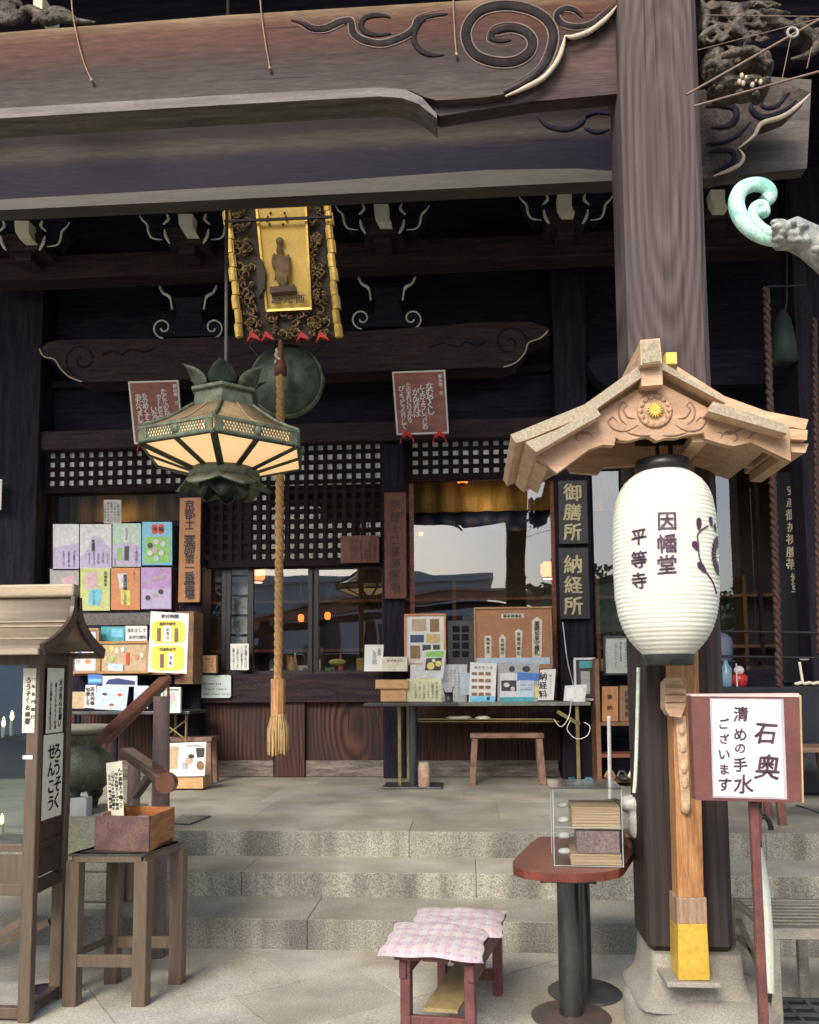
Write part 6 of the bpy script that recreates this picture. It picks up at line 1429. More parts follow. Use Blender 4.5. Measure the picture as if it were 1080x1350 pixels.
card('pilgrim_leaflet', 'large grey and blue brochure with crowd photograph in the middle of the table', 'brochure', [(656, 873), (711, 874), (709, 925), (656, 925)], 8.0, cm['grey'], [('head_shape', 'c', (675, 882, 4), cm['dark']), ('head_shape', 'c', (694, 882, 5.5, 4), cm['dark']), ('white_ground', 'r', (659, 887, 692, 925), cm['pale']), ('blue_block', 'p', [(682, 886), (712, 888), (714, 897), (682, 898)], cm['blue']), ('photo', 'r', (661, 897, 681, 911), cm['dark']), ('people', 'c', (668, 903, 4, 3), cm['cream']), ('people', 'c', (676, 908, 3, 3), cm['pink']), ('teal_block', 'r', (683, 897, 704, 919), cm['lblue']), ('teal_foot', 'r', (659, 919, 704, 925), cm['teal']), ('yellow_block', 'r', (705, 905, 713, 920), cm['yellow'])], hr_=[("お参り下さい", 686, 702, 903, 2.6), ("巡礼案内図", 686, 702, 909, 2.6), ("DPaM", 660, 676, 922, 3)])
card('fee_card', 'white card with large brushed characters 納経料', 'notice', [(712, 883), (733, 882), (730, 923), (709, 923)], 7.98, paper, cols=[("納経料", 716, 886, 921, 11), (rnd_text(7), 726, 889, 915, 3.4)])
frame(757, 867, 785, 924, 8.1, cm['pale'], cm['dark'], 'grey picture frame with a dark green print leaning at the right end of the table', [('green_print', 'p', [(764, 872), (782, 871), (781, 880), (764, 881)], cm['teal']), ('inner_frame', 'r', (766, 885, 778, 915), cm['grey'])], fw=3)
card('photo_holder', 'clear stand of small white cards at the right end of the table', 'card stand', [(745, 904), (774, 902), (771, 926), (743, 924)], 7.9, cm['pale'], [('blank_card', 'r', (748, 907, 757, 921), paper), ('blank_card', 'r', (760, 906, 769, 921), paper)])
frame(796, 838, 846, 890, 8.35, cm['dark'], cm['lblue'] if False else plain('pale_green_paper', (.62, .68, .62), .6), 'dark-framed pale notice with columns of small writing beside the paper lantern', cols=[(rnd_text(8), 838-k*6.5, 846, 880-(k % 2)*8, 3.2) for k in range(5)], fw=2.5)
# shelf between column and pillar
bs = thing('side_shelf', 'narrow wooden shelf unit with carved plates left of the pillar', 'shelf', tuple(P(815, 1028, 8.0)))
for y, mt_ in ((952, shelf_wood), (994, mat('reddish_board', (.20, .07, .045))), (1027, shelf_wood)): part('shelf_board', MB().rect(787, y, 850, y+5, 7.95, .3), mt_, bs, bev=.003)
for x in (786, 850): part('upright', MB().rect(x, 868, x+6, 1034, 7.94, .32), shelf_wood, bs, bev=.003)
card('wooden_plate', 'orange wooden votive plate on the side shelf', 'plate', rect4(794, 905, 815, 951), 7.98, orange_board, cols=[("奉納", 804, 912, 940, 7)], t=.03)
card('wooden_plate', 'darker carved wooden plate right of the orange one', 'plate', rect4(817, 904, 840, 951), 8.0, cm['brown'], cols=[("因幡薬師", 828, 910, 946, 8)], t=.03)
def shoe(x, y, z, mt, label, grp=None, a=0.):
    c = P(x, y, 7.9); c.z = z; q = MB(); T = Matrix.Rotation(a, 3, 'Z')
    q.ball(c+T@Vector((0, 0, .02)), .05, .13, .022, 12, T=T); q.tube([c+T@Vector((-.045, .03, .02)), c+T@Vector((-.02, .04, .07)), c+T@Vector((.02, .04, .07)), c+T@Vector((.045, .03, .02))], .014, 8)
    return single('slipper', q, mt, label, 'slipper', grp)
tealm = mat('teal_vinyl', (.01, .16, .19), rough=.3)
shoe(757, 1027, ZP, tealm, 'teal slipper on the floor at the table leg, left of the pair', None, .5); shoe(775, 1027, ZP, tealm, 'teal slipper on the floor at the table leg, right of the pair', None, -.3)
zsh = P(815, 1027, 7.95).z
for x, c_, lb in ((805, cm['brown'], 'brown slipper at the left of the bottom shelf'), (821, cm['dark'], 'dark slipper in the middle of the bottom shelf'), (836, cm['cream'], 'cream slipper at the right of the bottom shelf')): shoe(x, 1022, zsh+.002, c_, lb)
# ============================================================ RIGHT FOREGROUND
# bench with two cushions
zbn = .37
FL, FR_, BR_ = G(518, 1256, zbn), G(630, 1262, zbn), G(669, 1201, zbn)
bu = (FR_-FL); bu.z = 0; bW = bu.length; bu.normalize(); bv = (BR_-FR_); bv.z = 0; bL = bv.length; bv.normalize()
def bp(a, b, z): return FL+bu*a*bW+bv*b*bL+Vector((0, 0, z-zbn))
bn = thing('slatted_bench', 'low maroon-painted wooden bench carrying two checked cushions', 'bench', tuple((bp(.5, .5, 0))))
for i in range(3):
    a0, a1 = i/3+.012, (i+1)/3-.012
    q = MB(); q.slab([bp(a0, 0, zbn), bp(a1, 0, zbn), bp(a1, 1, zbn), bp(a0, 1, zbn)], .028); part('seat_slat', q, maroon, bn, bev=.004)
for a in (.10, .90):
    part('side_rail', MB().bar(bp(a, .02, zbn-.07), bp(a, .98, zbn-.07), .03, .07), maroon, bn, bev=.003)
    for b in (.07, .93): part('leg', MB().bar(bp(a-.02 if a > .5 else a+.02, b, 0), bp(a-.02 if a > .5 else a+.02, b, zbn-.03), .042, .045, up=tuple(bv)), maroon, bn, bev=.003)
for b in (.07, .93): part('cross_rail', MB().bar(bp(.14, b, .09), bp(.86, b, .09), .025, .05), maroon, bn, bev=.003)
q = MB(); q.slab([bp(.3, .09, .14), bp(.72, .09, .14), bp(.72, .93, .14), bp(.3, .93, .14)], .015); part('lower_board', q, mat('bare_board', (.34, .26, .12), (.26, .19, .09), sc=10, st=(3, 1, 1), fine=.3), bn, bev=.002)
# cushion cloth: pink and grey check with small red squares
def check_mat(name):
    m_ = bpy.data.materials.new(name); m_.use_nodes = True; n, l, b = nodes_of(m_)
    uv = n.new('ShaderNodeUVMap'); uv.uv_map = 'UVMap'; sp = n.new('ShaderNodeSeparateXYZ'); l.new(uv.outputs[0], sp.inputs[0])
    def band(src, f, lo, hi, off=0.):
        a = n.new('ShaderNodeMath'); a.operation = 'MULTIPLY_ADD'; l.new(src, a.inputs[0]); a.inputs[1].default_value = f; a.inputs[2].default_value = off
        fr_ = n.new('ShaderNodeMath'); fr_.operation = 'FRACT'; l.new(a.outputs[0], fr_.inputs[0])
        g1 = n.new('ShaderNodeMath'); g1.operation = 'GREATER_THAN'; l.new(fr_.outputs[0], g1.inputs[0]); g1.inputs[1].default_value = lo
        g2 = n.new('ShaderNodeMath'); g2.operation = 'LESS_THAN'; l.new(fr_.outputs[0], g2.inputs[0]); g2.inputs[1].default_value = hi
        mu = n.new('ShaderNodeMath'); mu.operation = 'MULTIPLY'; l.new(g1.outputs[0], mu.inputs[0]); l.new(g2.outputs[0], mu.inputs[1]); return mu.outputs[0]
    def mixc(fac, a, col, amt=1.):
        mu = n.new('ShaderNodeMath'); mu.operation = 'MULTIPLY'; l.new(fac, mu.inputs[0]); mu.inputs[1].default_value = amt
        mx = n.new('ShaderNodeMix'); mx.data_type = 'RGBA'; l.new(mu.outputs[0], mx.inputs[0]); 
        if isinstance(a, tuple): mx.inputs[6].default_value = (*a, 1)
        else: l.new(a, mx.inputs[6])
        mx.inputs[7].default_value = (*col, 1); return mx.outputs[2]
    x, y = sp.outputs[0], sp.outputs[1]
    c = mixc(band(x, 8, .0, .45), (.56, .50, .51), (.50, .31, .36), .45)
    c = mixc(band(y, 5, .0, .4), c, (.38, .32, .40), .4)
    c = mixc(band(x, 24, .0, .25), c, (.70, .62, .62), .3)
    bx_ = n.new('ShaderNodeMath'); bx_.operation = 'MULTIPLY'; l.new(band(x, 8, .35, .6), bx_.inputs[0]); l.new(band(y, 7, .3, .55), bx_.inputs[1])
    c = mixc(bx_.outputs[0], c, (.36, .14, .18), .4)
    l.new(c, b.inputs['Base Color']); b.inputs['Roughness'].default_value = .8
    nz = n.new('ShaderNodeTexNoise'); nz.inputs['Scale'].default_value = 14; tc = n.new('ShaderNodeTexCoord'); l.new(tc.outputs['Object'], nz.inputs['Vector'])
    bpn = n.new('ShaderNodeBump'); bpn.inputs['Strength'].default_value = .4; bpn.inputs['Distance'].default_value = .02; l.new(nz.outputs['Fac'], bpn.inputs['Height']); l.new(bpn.outputs[0], b.inputs['Normal'])
    return m_
chk = check_mat('checked_cloth')
def cushion(c, W, L, rot, z, th, label, tilt=0.):
    N = 20; vs = []; uvs = []
    T = Matrix.Rotation(rot, 3, 'Z')
    for sgn in (1, -1):
        for j in range(N+1):
            for i in range(N+1):
                u, v = i/N*2-1, j/N*2-1
                e = (1-abs(u)**3.2)*(1-abs(v)**3.2); puff = th*(max(e, 0)**.55)
                dim = 1-.30*math.exp(-((u)**2+(v)**2)*9)-.16*abs(math.sin(u*5+v*4)*math.sin(v*6-u*3))-.07*abs(math.sin(u*13-v*9))
                pin = 1-.06*(1-(abs(u*v))**1.5)+.03*math.sin(5*u+3*v)*.3-.02*math.sin(9*v+2*u)
                x, y = u*W/2*pin, v*L/2*pin
                zz_ = sgn*puff*(.62*dim if sgn > 0 else .30)+math.sin(u*6+1)*.003+(abs(u*v)**2)*(-.006)
                p = T @ Vector((x, y, 0)); vs.append(Vector((c.x+p.x, c.y+p.y, z+th*.30+zz_+tilt*v))); uvs.append(((u+1)/2, (v+1)/2))
    M_ = (N+1)**2; fs = []
    for j in range(N):
        for i in range(N):
            a = j*(N+1)+i; fs.append((a, a+1, a+N+2, a+N+1)); fs.append(tuple(M_+k for k in (a, a+N+1, a+N+2, a+1)))
    q = MB(); q.add(vs, fs, True); o = single('cushion', q, chk, label, 'cushion')
    uvl = o.data.uv_layers.new(name='UVMap')
    for lp_ in o.data.loops: uvl.data[lp_.index].uv = uvs[lp_.vertex_index]
    return o
rot_ = math.atan2(bu.y, bu.x)
cushion(bp(.42, .20, 0), .43, .40, rot_-.02, zbn+.004, .045, 'nearer pink checked cushion, overlapping the other at the front of the bench', .012)
cushion(bp(.50, .60, 0), .42, .40, rot_+.03, zbn+.004, .052, 'farther pink checked cushion, under the edge of the nearer one')

# red D-shaped table on two pedestals
zt7 = .70
pts = [(712, 1103), (700, 1111), (684, 1127), (676, 1136), (677, 1142), (690, 1147), (720, 1151), (760, 1152), (796, 1150), (816, 1146), (823, 1141), (836, 1122), (845, 1103)]
rt_ = thing('red_table', 'red lacquered table with rounded end on two dark steel columns', 'table', tuple(G(760, 1330)))
q = MB().slab([G(x, y, zt7) for x, y in pts], .035); part('tabletop', q, red_top, rt_, bev=.008)
q = MB().slab([G(712, 1157, zt7-.04), G(786, 1159, zt7-.04), G(792, 1135, zt7-.04), G(722, 1133, zt7-.04)], .02); part('under_plate', q, black, rt_, bev=.003)
tub = mat('steel_tube', (.15, .15, .155), (.09, .095, .10), rough=.3, metal=.8, sc=5, st=(1, 1, .5), fine=.1)
rust = mat('rusty_base', (.16, .11, .09), (.10, .085, .08), rough=.5, metal=.4, sc=10, fine=.3)
for (x, y, r_, mt_) in ((753, 1341, .050, rust), (771, 1309, .036, grey_metal)):
    c = G(x, y); part('column', MB().lathe([(r_, .01), (r_, zt7-.06 if x < 760 else zt7-.036)], c, 32), tub, rt_); part('round_base', MB().lathe([(.001, 0), (.17, 0), (.172, .006), (.16, .014), (.001, .018)], c, 40), mt_, rt_)
# acrylic box with stacked slips
ab = thing('acrylic_box', 'clear acrylic case holding bundles of pale wooden slips, on the red table', 'box', tuple(G(775, 1142, zt7)))
c0, c1 = G(731, 1142, zt7), G(822, 1144, zt7); aw = (c1-c0).length; au = (c1-c0).normalized(); av = Vector((-au.y, au.x, 0)); hz_ = P(775, 1041, c0.y).z-zt7; dpt = .26
def ap(a, b, z): return c0+au*a*aw+av*b*dpt+Vector((0, 0, z+.001))
def apan(p, q_, d_, t, nm, mt=plastic_clear): part(nm, MB().hexa([p, q_, q_+Z*d_, p+Z*d_], t), mt, ab)
apan(ap(0, 0, 0), ap(1, 0, 0), hz_, av*.003, 'front_pane'); apan(ap(0, 1, 0), ap(1, 1, 0), hz_, av*.003, 'rear_pane')
apan(ap(0, .02, 0), ap(0, .98, 0), hz_, au*.003, 'side_pane'); apan(ap(1, .02, 0)-au*.003, ap(1, .98, 0)-au*.003, hz_, au*.003, 'side_pane')
edge = mat('acrylic_edge', (.42, .47, .48), rough=.2, fine=.05, bump=0)
q = MB()
for a, b in ((0, 0), (1, 0), (0, 1), (1, 1)): q.bar(ap(a, b, 0), ap(a, b, hz_), .003, .003)
for z in (0, hz_*.5): q.bar(ap(0, -.01, z+.003), ap(1, -.01, z+.003), .0025, .0025)
part('pane_edge', q, edge, ab)
q = MB(); q.slab([ap(-.06, -.03, hz_+.012), ap(1.0, -.03, hz_+.012), ap(1.0, 1.02, hz_+.012), ap(-.06, 1.02, hz_+.012)], .009); part('lid', q, glassy('lid_acrylic', .12, (.97, .99, 1), .15), ab)
slipm = mat('pale_slip_edges', (.80, .62, .40), (.55, .38, .22), rough=.7, sc=60, st=(.03, .03, 3.2), fine=.2, lo=.42, hi=.58)
for z0, z1, x0 in ((.0, .048, .24), (.145, .245, .28)):
    for k in range(int((z1-z0)/.0115)):
        q = MB(); zz_ = z0+.004+k*.0115; j_ = random.uniform(-.01, .01); q.hexa([ap(x0+j_, .05, zz_), ap(.98+j_*.5, .05, zz_), ap(.98+j_*.5, .05, zz_+.0105), ap(x0+j_, .05, zz_+.0105)], av*.2); part('wooden_slip', q, slipm, ab)
q = MB(); q.hexa([ap(.34, .05, .052), ap(.96, .05, .052), ap(.96, .05, .142), ap(.34, .05, .142)], av*.15); part('inner_card', q, mat('mauve_card', (.42, .27, .26), (.28, .21, .21), sc=14, fine=.4), ab)
for k in range(4): part('crumpled_paper', MB().ball(ap(.16, .2+.1*k, .05+k*.06), .03, .02, .014, 7), paper, ab)
single('white_stick', MB().tube([G(805, 1104, zt7), P(803, 945, 3.9)], .009, 8), white_paint, 'thin white upright rod behind the acrylic case', 'rod')
q = MB().tube(cat([P(842, 880, 3.50), P(840, 960, 3.49), P(838, 1020, 3.48), P(836, 1045, 3.48)], 4), .008, 8)
wu = thing('plastic_umbrella', 'greenish white plastic strip and crumpled bag hanging against the left side of the pillar', 'bag', tuple(P(838, 1100, 3.5)))
part('strip', q, mat('pale_green_plastic', (.55, .62, .52), rough=.3), wu)
q = MB(); q.ball(P(829, 1060, 3.75), .06, .05, .035, 10); q.ball(P(836, 1080, 3.75), .03, .04, .09, 10); part('crumpled_bag', q, mat('white_plastic_bag', (.7, .7, .68), rough=.35, sc=20, bump=.6), wu, remesh=.01)
part('paper_roll', MB().tube([P(772, 1061, 3.62), P(836, 1050, 3.8)], .008, 8), paper, wu)
dk = thing('wooden_tray', 'small brown wooden tray on the rear of the red table beside the pillar', 'tray', tuple(G(834, 1108, zt7)))
part('tray_body', MB().box((P(822, 1100, 3.95).x, 3.85, zt7+.001), (P(846, 1100, 3.95).x, 4.0, zt7+.05)), shelf_wood, dk, bev=.004)
part('tray_rim', MB().box((P(819, 1100, 3.95).x, 3.84, zt7+.051), (P(848, 1100, 3.95).x, 4.01, zt7+.066)), hinoki, dk, bev=.003)

# hand-washing sign on its stand
YS = 2.85
sg_ = thing('handwash_sign', 'maroon board with white handwritten sheet 石奥 清めの手水ございます on a thin metal post', 'sign', tuple(P(1000, 1349, YS+.03)))
brd = [(911, 918), (1054, 919.5), (1058, 1058), (917, 1055)]
part('board', MB().poly(brd, YS, .05), mat('sign_maroon', (.165, .066, .058), (.13, .052, .047), rough=.4, sc=10, fine=.1), sg_, bev=.004)
part('top_edge', MB().poly([(910.5, 915), (1053, 914), (1055, 919), (911, 918)], YS-.003, .056), plain('pink_edge', (.70, .50, .48), .5), sg_, bev=.002)
part('side_edge', MB().poly([(1054, 916), (1056.5, 917), (1060, 1059), (1058, 1058)], YS-.003, .056), mat('bare_ply', (.5, .36, .2)), sg_, bev=.002)
part('plastic_sleeve', MB().poly([(936, 920.5), (1033, 921.5), (1038, 1054), (940, 1051.5)], YS-.003, .002), plain('sleeve', (.5, .45, .5), .2), sg_)
part('sheet', MB().poly([(939, 922.5), (1029, 924), (1033.5, 1051.5), (942, 1049)], YS-.005, .0015), plain('bright_paper', (.86, .88, .92), .4), sg_)
q = MB()
glyph(q, '石', 1010, 966, 33, YS-.007, jit=.9); glyph(q, '奥', 1012, 1011, 32, YS-.007, jit=.9)
for ch, x, y, s_ in (('清', 977, 941, 21), ('め', 976, 968, 18), ('の', 976, 986, 18), ('手', 976, 1008, 22), ('水', 980, 1034, 25)): glyph(q, ch, x, y, s_, YS-.007, jit=.9)
for i, ch in enumerate("ございます"): glyph(q, ch, 954+i*.3, 954+i*20, 16+(i == 4)*5, YS-.007, jit=.9)
part('lettering', q, mat('brush_ink', (.10, .035, .07), (.04, .02, .03), sc=30, bump=0), sg_)
a = P(993, 1056, YS+.06); b = P(1001, 1400, YS+.06); b.z = 0; b.x = a.x+.004
part('post', MB().bar(a, b, .028, .028), maroon, sg_, bev=.003)
part('post', MB().bar(P(1001, 1056, YS+.09), P(1001, 1110, YS+.09), .014, .014), maroon, sg_)
part('foot_plate', MB().box((a.x-.15, YS-.1, 0.003), (a.x+.15, YS+.22, .02)), maroon, sg_, bev=.004)
# steel bench with slatted top and umbrella on it
zs_ = .45
s0, s1, s2 = G(1012, 1223, zs_), G(1120, 1226, zs_), G(1010, 1186, zs_)
sv = Vector((0, s2.y-s0.y, 0)); su_ = Vector((1, 0, 0)); sL = 1.2; s0.x = max(s0.x, s0.x)
sb_ = thing('steel_rack_bench', 'low steel stand with a slatted metal top at the right edge', 'stand', (s0.x+.5, s0.y+.2, 0))
def sp_(a, b, z): return Vector((s0.x+a, s0.y+b, z))
dS = sv.y
part('top_frame', MB().bar(sp_(0, 0, zs_-.02), sp_(sL, 0, zs_-.02), .03, .045), steel, sb_, bev=.003)
part('top_frame', MB().bar(sp_(0, dS, zs_-.012), sp_(sL, dS, zs_-.012), .03, .03), steel, sb_, bev=.003)
part('top_frame', MB().bar(sp_(.012, 0.02, zs_-.012), sp_(.012, dS-.02, zs_-.012), .025, .03), steel, sb_, bev=.003)
nsl = 8
for i in range(nsl): b_ = dS*(i+.7)/(nsl+.4); part('top_slat', MB().bar(sp_(.03, b_, zs_-.008), sp_(sL, b_, zs_-.008), .028, .008), steel, sb_, bev=.002)
for a, b in ((.02, .0), (.30, 0), (.02, dS), (.30, dS)): part('leg', MB().bar(sp_(a, b, 0), sp_(a, b, zs_-.043 if b == 0 else zs_-.028), .045, .03, up=(0, 1, 0)), steel, sb_, bev=.003)
for z in (.28, .14): part('side_stretcher', MB().bar(sp_(.02, .02, z), sp_(.02, dS-.02, z), .02, .025), steel, sb_)
part('side_brace', MB().bar(sp_(.02, .02, .14), sp_(.02, dS-.02, .36), .02, .02), steel, sb_)
# umbrella leaning
um = thing('folded_umbrella', 'folded white umbrella with black hooked handle leaning on the steel stand', 'umbrella', tuple(P(1014, 1318, 3.36)))
YU = 3.34
u0, u1, u2 = P(1001, 1118, YU), P(1011, 1232, YU), P(1016, 1308, YU)
q = MB(); c = cat([u0, u0.lerp(u2, .15), u0.lerp(u2, .4), u0.lerp(u2, .75), u2], 5); N = len(c)
q.tube(c, [lerp(.012, .028, min(1, i/8)) if i < N*.6 else lerp(.028, .012, (i-N*.6)/(N*.4)) for i in range(N)], 14)
part('canopy', q, mat('umbrella_white', (.62, .66, .58), (.5, .54, .46), rough=.35, sc=20, st=(4, 4, .4), fine=.15), um)
part('handle', MB().tube(cat([u0+Vector((0, 0, .005)), P(1000, 1095, YU), P(1000, 1083, YU), P(1004, 1077, YU), P(1010, 1078, YU), P(1015, 1085, YU), P(1017, 1094, YU)], 5), .010, 10), black, um)
part('tip', MB().tube([u2, P(1014.5, 1321, YU)], .008, 8), black, um)
# drain grate
dg_ = thing('drain_grate', 'dark iron drain grate in the paving at the lower right corner', 'grate', tuple(G(1060, 1335)))
g0, g1, g2 = G(1022, 1345, .006), G(1110, 1346, .006), G(1026, 1319, .006)
gd = g2.y-g0.y+.25
part('pit_shade_sheet', MB().box((g0.x, g2.y-gd, .0035), (g0.x+.8, g2.y, .0045)), mat('pit_shade_colour', (.012, .016, .02)), dg_)  # flat sheet on the paving; shade below the grate is put into its colour
iron = mat('grate_iron', (.17, .19, .21), (.10, .11, .12), rough=.4, metal=.6, sc=14)
for i in range(9): part('grate_bar', MB().box((g0.x+i*.1, g2.y-gd, .006), (g0.x+i*.1+.014, g2.y, .02)), iron, dg_)
for j in range(6): part('grate_bar', MB().box((g0.x, g2.y-.012-j*gd/5.4, .007), (g0.x+.8, g2.y-j*gd/5.4, .022)), iron, dg_)

# right bay: things on a desk behind the rail, stool
rd = thing('side_desk', 'dark cloth-covered desk in the shadowed bay at the right', 'desk', tuple(P(1010, 1020, 7.3)))
zd = P(1000, 905, 7.3).z
part('cloth', MB().box((P(940, 905, 7.3).x, 7.3, ZP+.01), (P(1140, 905, 7.3).x, 8.0, zd)), mat('black_cloth', (.012, .014, .022), (.008, .009, .014), sc=6, st=(3, 1, .4), fine=.3), rd, bev=.02)
part('lower_shelf', MB().box((P(935, 1030, 7.1).x, 7.0, P(1000, 985, 7.1).z), (P(1140, 1030, 7.1).x, 7.28, P(1000, 980, 7.1).z)), dark_wood, rd, bev=.006)
def rball(): pass
jr = thing('red_jar', 'red and white jar with an upright stick on the dark desk', 'jar', tuple(P(973, 905, 7.35)))
zj = zd
part('jar_body', MB().lathe([(.05, 0), (.07, .03), (.07, .09), (.045, .11)], Vector((P(975, 900, 7.4).x, 7.4, zj)), 16), mat('jar_red', (.5, .03, .02), rough=.3), jr)
part('jar_top', MB().ball(Vector((P(974, 878, 7.4).x, 7.4, zj+.14)), .045, .045, .04, 12), paper, jr); part('stick', MB().tube([Vector((P(971, 880, 7.33).x, 7.33, zj)), Vector((P(971, 880, 7.33).x, 7.33, zj+.2))], .006, 6), white_paint, jr)
bl = single('water_bottle', MB().lathe([(.045, 0), (.05, .02), (.05, .16), (.02, .2), (.018, .23)], Vector((P(958, 900, 7.4).x, 7.4, zj)), 14), plain('bottle_blue', (.18, .32, .42), .2), 'pale blue plastic bottle left of the red jar', 'bottle')
sp2 = thing('incense_support', 'white-topped small stand with a cream rod on the dark desk at the far right', 'stand', tuple(P(1062, 905, 7.4)))
cx0 = P(1058, 890, 7.4).x
part('cream_rod', MB().tube([Vector((cx0, 7.4, zj+.03)), Vector((cx0-.02, 7.4, zj+.21))], .012, 8), cream_paper, sp2); part('white_cap', MB().ball(Vector((cx0+.03, 7.42, zj+.235)), .04, .04, .012, 12), paper, sp2)
q = MB()
for i in range(7): q.ball(Vector((cx0-.06+i*.035, 7.38, zj+.02+.008*(i % 2))), .026, .026, .018, 8)
part('cream_dish', q, cream_paper, sp2, remesh=.008)
gb = single('grey_drum', MB().lathe([(.13, 0), (.15, .03), (.15, .2), (.12, .24), (.05, .28)], Vector((P(948, 870, 7.6).x, 7.7, P(948, 872, 7.6).z)), 24), plain('drum_blue_grey', (.16, .19, .25), .3), 'blue-grey rounded drum beside the pillar behind the rail', 'drum')
part_base = single('drum_stand', MB().box((P(935, 875, 7.6).x, 7.55, zd+.001), (P(966, 875, 7.6).x, 7.85, P(948, 872, 7.6).z-.001)), dark_wood, 'dark block under the blue-grey drum', 'stand', bev=.004)
t_ = thing('stool', 'reddish wooden stool leg and seat under the sign, right of the pillar', 'stool', tuple(G(1030, 1086, ZP)))
sy = G(1030, 1088, ZP).y; zt8 = P(1030, 985, sy).z
part('seat', MB().box((P(1010, 985, sy).x-.0, sy-.05, zt8-.035), (P(1110, 985, sy).x, sy+.3, zt8)), stool_wood, t_, bev=.006)
for x, k in ((1020, 12), (1100, 14)):
    for yy_ in (sy, sy+.25): p = P(x, 985, sy); p.y = yy_; p.z = zt8-.035; q_ = P(x+k, 1088, sy); q_.y = yy_; q_.z = ZP; part('leg', MB().bar(p, q_, .05, .04, up=(0, 1, 0)), mat('red_leg', (.18, .075, .06)), t_, bev=.004)
part('black_cord', MB().tube(cat([P(1050, 1062, sy+.1), P(1064, 1066, sy), P(1085, 1074, sy)], 4), .006, 6), black, t_)
q = MB()
for i in range(9): q.ball(P(1040+i*7, 990+(i % 3)*9, 6.9), .10, .08, .09, 10)
dc = single('dark_bundles', q, mat('dark_bundle', (.02, .03, .035), (.012, .015, .02), sc=10, fine=.4), 'dark heap of bags stored under the desk behind the sign', 'bags', remesh=.02)

# verdigris roof finial of the neighbouring pavilion
YF = 3.0
fn = thing('copper_finial', 'verdigris scroll finial with weathered leafy collar at the end of a pavilion roof', 'finial', (P(1110, 345, YF).x+.3, YF, 0))
spine = [(1028, 314), (1008, 311), (988, 300), (975, 284), (971, 266), (977, 251), (990, 244), (1004, 244), (1014, 251), (1015, 260), (1008, 265)]
c = cat([(a, b, 0) for a, b in spine], 5); N = len(c)
part('scroll', MB().tube([P(p.x, p.y, YF) for p in c], [.034-.010*(i/N) for i in range(N)], 14, flat=.8), verdigris, fn)
spine2 = [(1026, 312), (1010, 306), (998, 296), (992, 284), (996, 272), (1006, 270), (1010, 280), (1004, 284)]
c = cat([(a, b, 0) for a, b in spine2], 5); N = len(c)
part('scroll', MB().tube([P(p.x, p.y, YF-.01) for p in c], [.024-.010*i/N for i in range(N)], 12), verdigris, fn)
q = MB(); q.ball(P(1005, 279, YF-.02), .018, .02, .018, 12); part('scroll_eye', q, verdigris, fn)
q = MB(); random.seed(4)
q.tube([P(1022, 314, YF), P(1045, 308, YF), P(1070, 320, YF), P(1110, 350, YF)], [.045, .06, .06, .07], 12)
for i in range(46):
    t = random.random(); x = lerp(1022, 1100, t); y = 306+24*max(0, t-.35)*1.6+random.uniform(-14, 12)
    q.ball(P(x, y, YF-random.uniform(.02, .07)), random.uniform(.012, .026), .02, random.uniform(.008, .016), 7)
part('leafy_collar', q, lead_grey, fn, remesh=.005)
xx = P(1110, 345, YF).x
part('roof_ridge', MB().bar((xx-.03, YF, P(1110, 350, YF).z), (xx+1.6, YF, P(1110, 350, YF).z+.35), .12, .14), lead_grey, fn, bev=.01)
q = MB(); q.hexa([(xx+.1, YF-.8, 2.2), (xx+1.8, YF-.8, 2.4), (xx+1.8, YF, P(1110, 350, YF).z+.3), (xx+.1, YF, P(1110, 350, YF).z-.02)], (0, 0, .04)); part('roof_plane', q, verdigris, fn)
part('post', MB().box((xx+.5, YF-.06, 0), (xx+.62, YF+.06, P(1110, 350, YF).z)), dark_wood_v, fn)

# thin wires and cords across the top
for pts, lb in (([(94, -30), (95, 8), (100, 40), (110, 80), (121, 106)], 'thin brown string curving down the beam face, leftmost of three'), ([(342, -30), (344, 10), (349, 50), (356, 90)], 'thin brown string down the beam face, above the hexagonal lantern'), ([(597, -30), (598, 10), (600, 50), (602, 72)], 'thin brown string down the beam face just left of the big swirl')):
    wr = thing('hanging_string', lb, 'string', tuple(P(*pts[-1], 3.58)))
    part('string', MB().tube(cat([P(x, y, 3.585) for x, y in pts], 4), .004, 5), mat('cord_brown', (.26, .16, .10)), wr)
    part('string_end', MB().ball(P(pts[-1][0], pts[-1][1], 3.582), .009, n=8), mat('cord_knot', (.30, .22, .15)), wr)
w2 = thing('tie_rods', 'thin wires and a slanting rod in front of the carved lion head', 'wires', tuple(P(990, 60, 3.4)))
for a, b, r_ in (((905, 125), (1090, 20), .0055), ((915, 140), (1095, 90), .005), ((920, 66), (1090, 22), .002), ((930, 20), (1090, 22), .002), ((1043, 48), (1030, 110), .002), ((1070, 62), (1064, 90), .002)):
    part('wire', MB().tube([P(*a, 3.42), P(*b, 3.42)], r_, 5), mat('wire_tan', (.20, .13, .10)), w2)
part('ring', MB().tube([P(1045, 43, 3.42)+Vector((.022*math.cos(t*.5236), 0, .022*math.sin(t*.5236))) for t in range(13)], .006, 6), lead_grey, w2)
# white strip at the far left edge of the picture
single('white_notice_strip', MB().rect(-20, 632, 2, 672, 8.30, .01), paper, 'white notice on the left column at the very edge of the view', 'notice')

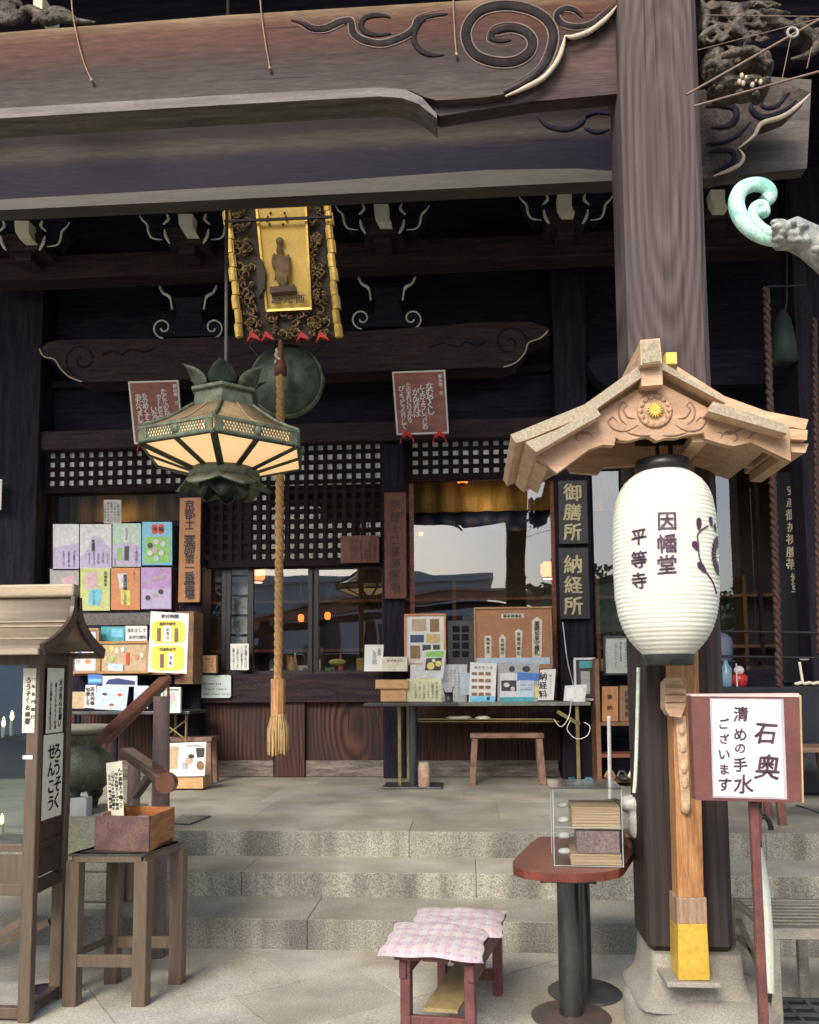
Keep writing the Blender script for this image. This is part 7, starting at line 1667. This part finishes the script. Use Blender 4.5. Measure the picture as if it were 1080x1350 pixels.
# ============================================================ BEHIND THE VIEWPOINT: what the panes reflect
tl_ = thing('added_dark_block', 'added tall grey block that darkens the reflection in the left window', 'building', (-15, -17, 0))
part('wall', MB().box((-22, -26, 0), (-11.5, -22.5, 14)), mat('dark_block_wall', (.16, .16, .16), sc=.5), tl_); part('parapet', MB().box((-22.2, -26.2, 14), (-11.3, -22.3, 14.5)), mat('dark_block_parapet', (.2, .2, .2)), tl_)  # unseen block, added to keep the left window reflection dark
bl_ = thing('apartment_building', 'pale apartment block across the temple yard', 'building', (-3, -16, 0))
wt = mat('render_wall', (.82, .84, .86), (.76, .78, .80), sc=.5, fine=.05, bump=0)
part('wall', MB().box((-19, -22, 0), (1.0, -16, 5.6)), wt, bl_)
part('roof', MB().box((-19.3, -22.3, 5.6), (1.3, -15.7, 5.9)), wt, bl_)
for f_ in range(1):
    for k in range(8): part('window', MB().box((-18+k*2.4, -16.03, 2.4+f_*2.8), (-17.2+k*2.4, -15.96, 3.9+f_*2.8)), mat('far_glass', (.06, .08, .1), rough=.15) if f_+k == 0 else bpy.data.materials['far_glass'], bl_)
b2_ = thing('grey_house', 'grey tiled house behind the yard wall', 'building', (7, -14, 0))
part('wall', MB().box((3.5, -18, 0), (11, -14, 3.6)), mat('grey_wall', (.6, .66, .72), (.5, .57, .64), sc=1), b2_); 
q = MB(); q.hexa([(3.2, -13.6, 3.5), (11.3, -13.6, 3.5), (11.3, -16, 4.6), (3.2, -16, 4.6)], (0, 0, .15)); part('roof', q, lead_grey, b2_)
gt = thing('yard_gate', 'low gate with an arched red-brown roof beam facing the hall', 'gate', (-.5, -6.5, 0))
gm = mat('gate_red_wood', (.72, .38, .30), (.58, .28, .22), rough=.5, sc=5, fine=.2)
def arch(z0, h, rise, t, y, nm, mt):
    q = MB(); n_ = 24; top_ = []; bot_ = []
    for i in range(n_+1):
        u = i/n_*2-1; x = -.5+u*6; zz_ = z0+rise*(1-u*u); top_.append(Vector((x, y, zz_+h))); bot_.append(Vector((x, y, zz_)))
    f = bot_+top_[::-1]; b_ = [p+Vector((0, -t, 0)) for p in f]; n2 = len(f)
    for i in range(n_): q.hexa([bot_[i], bot_[i+1], top_[i+1], top_[i]], (0, -t, 0))
    part(nm, q, mt, gt)
arch(3.0, .3, .75, .5, -6.5, 'arched_beam', gm); arch(3.32, .10, .75, .8, -6.3, 'roof_edge', mat('gate_pink_trim', (.78, .58, .52))); arch(2.75, .2, .7, .2, -6.6, 'arched_beam', dark_wood)
for x in (-6.2, -3, 2, 5.2): part('gate_post', MB().box((x, -6.8, 0), (x+.3, -6.5, 3.3)), dark_wood_v, gt)
leafm = mat('leaves', (.10, .17, .05), (.03, .07, .025), sc=2, fine=.4)
barkm = mat('bark', (.10, .075, .055), sc=10)
def tree(x, y, h, r_, label):
    t = thing('garden_tree', label, 'tree', (x, y, 0)); part('trunk', MB().tube([Vector((x, y, 0)), Vector((x+.1, y, h*.4)), Vector((x-.1, y+.1, h*.75))], [.16, .12, .06], 8), barkm, t)
    q = MB()
    for i in range(900):
        d = Vector((random.gauss(0, 1), random.gauss(0, 1), random.gauss(0, 1))).normalized()*(random.random()**.4); c_ = Vector((x+d.x*r_, y+d.y*r_, h*.7+d.z*r_*.9)); s_ = .12
        a_ = Vector([random.uniform(-1, 1) for _ in range(3)]).normalized()*s_; b_ = a_.orthogonal().normalized()*s_*.6; q.add([c_-a_, c_+b_, c_+a_, c_-b_], [(0, 1, 2, 3)])
    part('crown', q, leafm, t, stuff=True)
tree(4.2, -8.6, 5.2, 1.7, 'round leafy tree in front of the grey house'); tree(8.5, -7.5, 4.5, 1.5, 'smaller leafy tree at the right of the yard'); tree(-8.5, -9, 5, 1.5, 'leafy tree left of the yard gate')
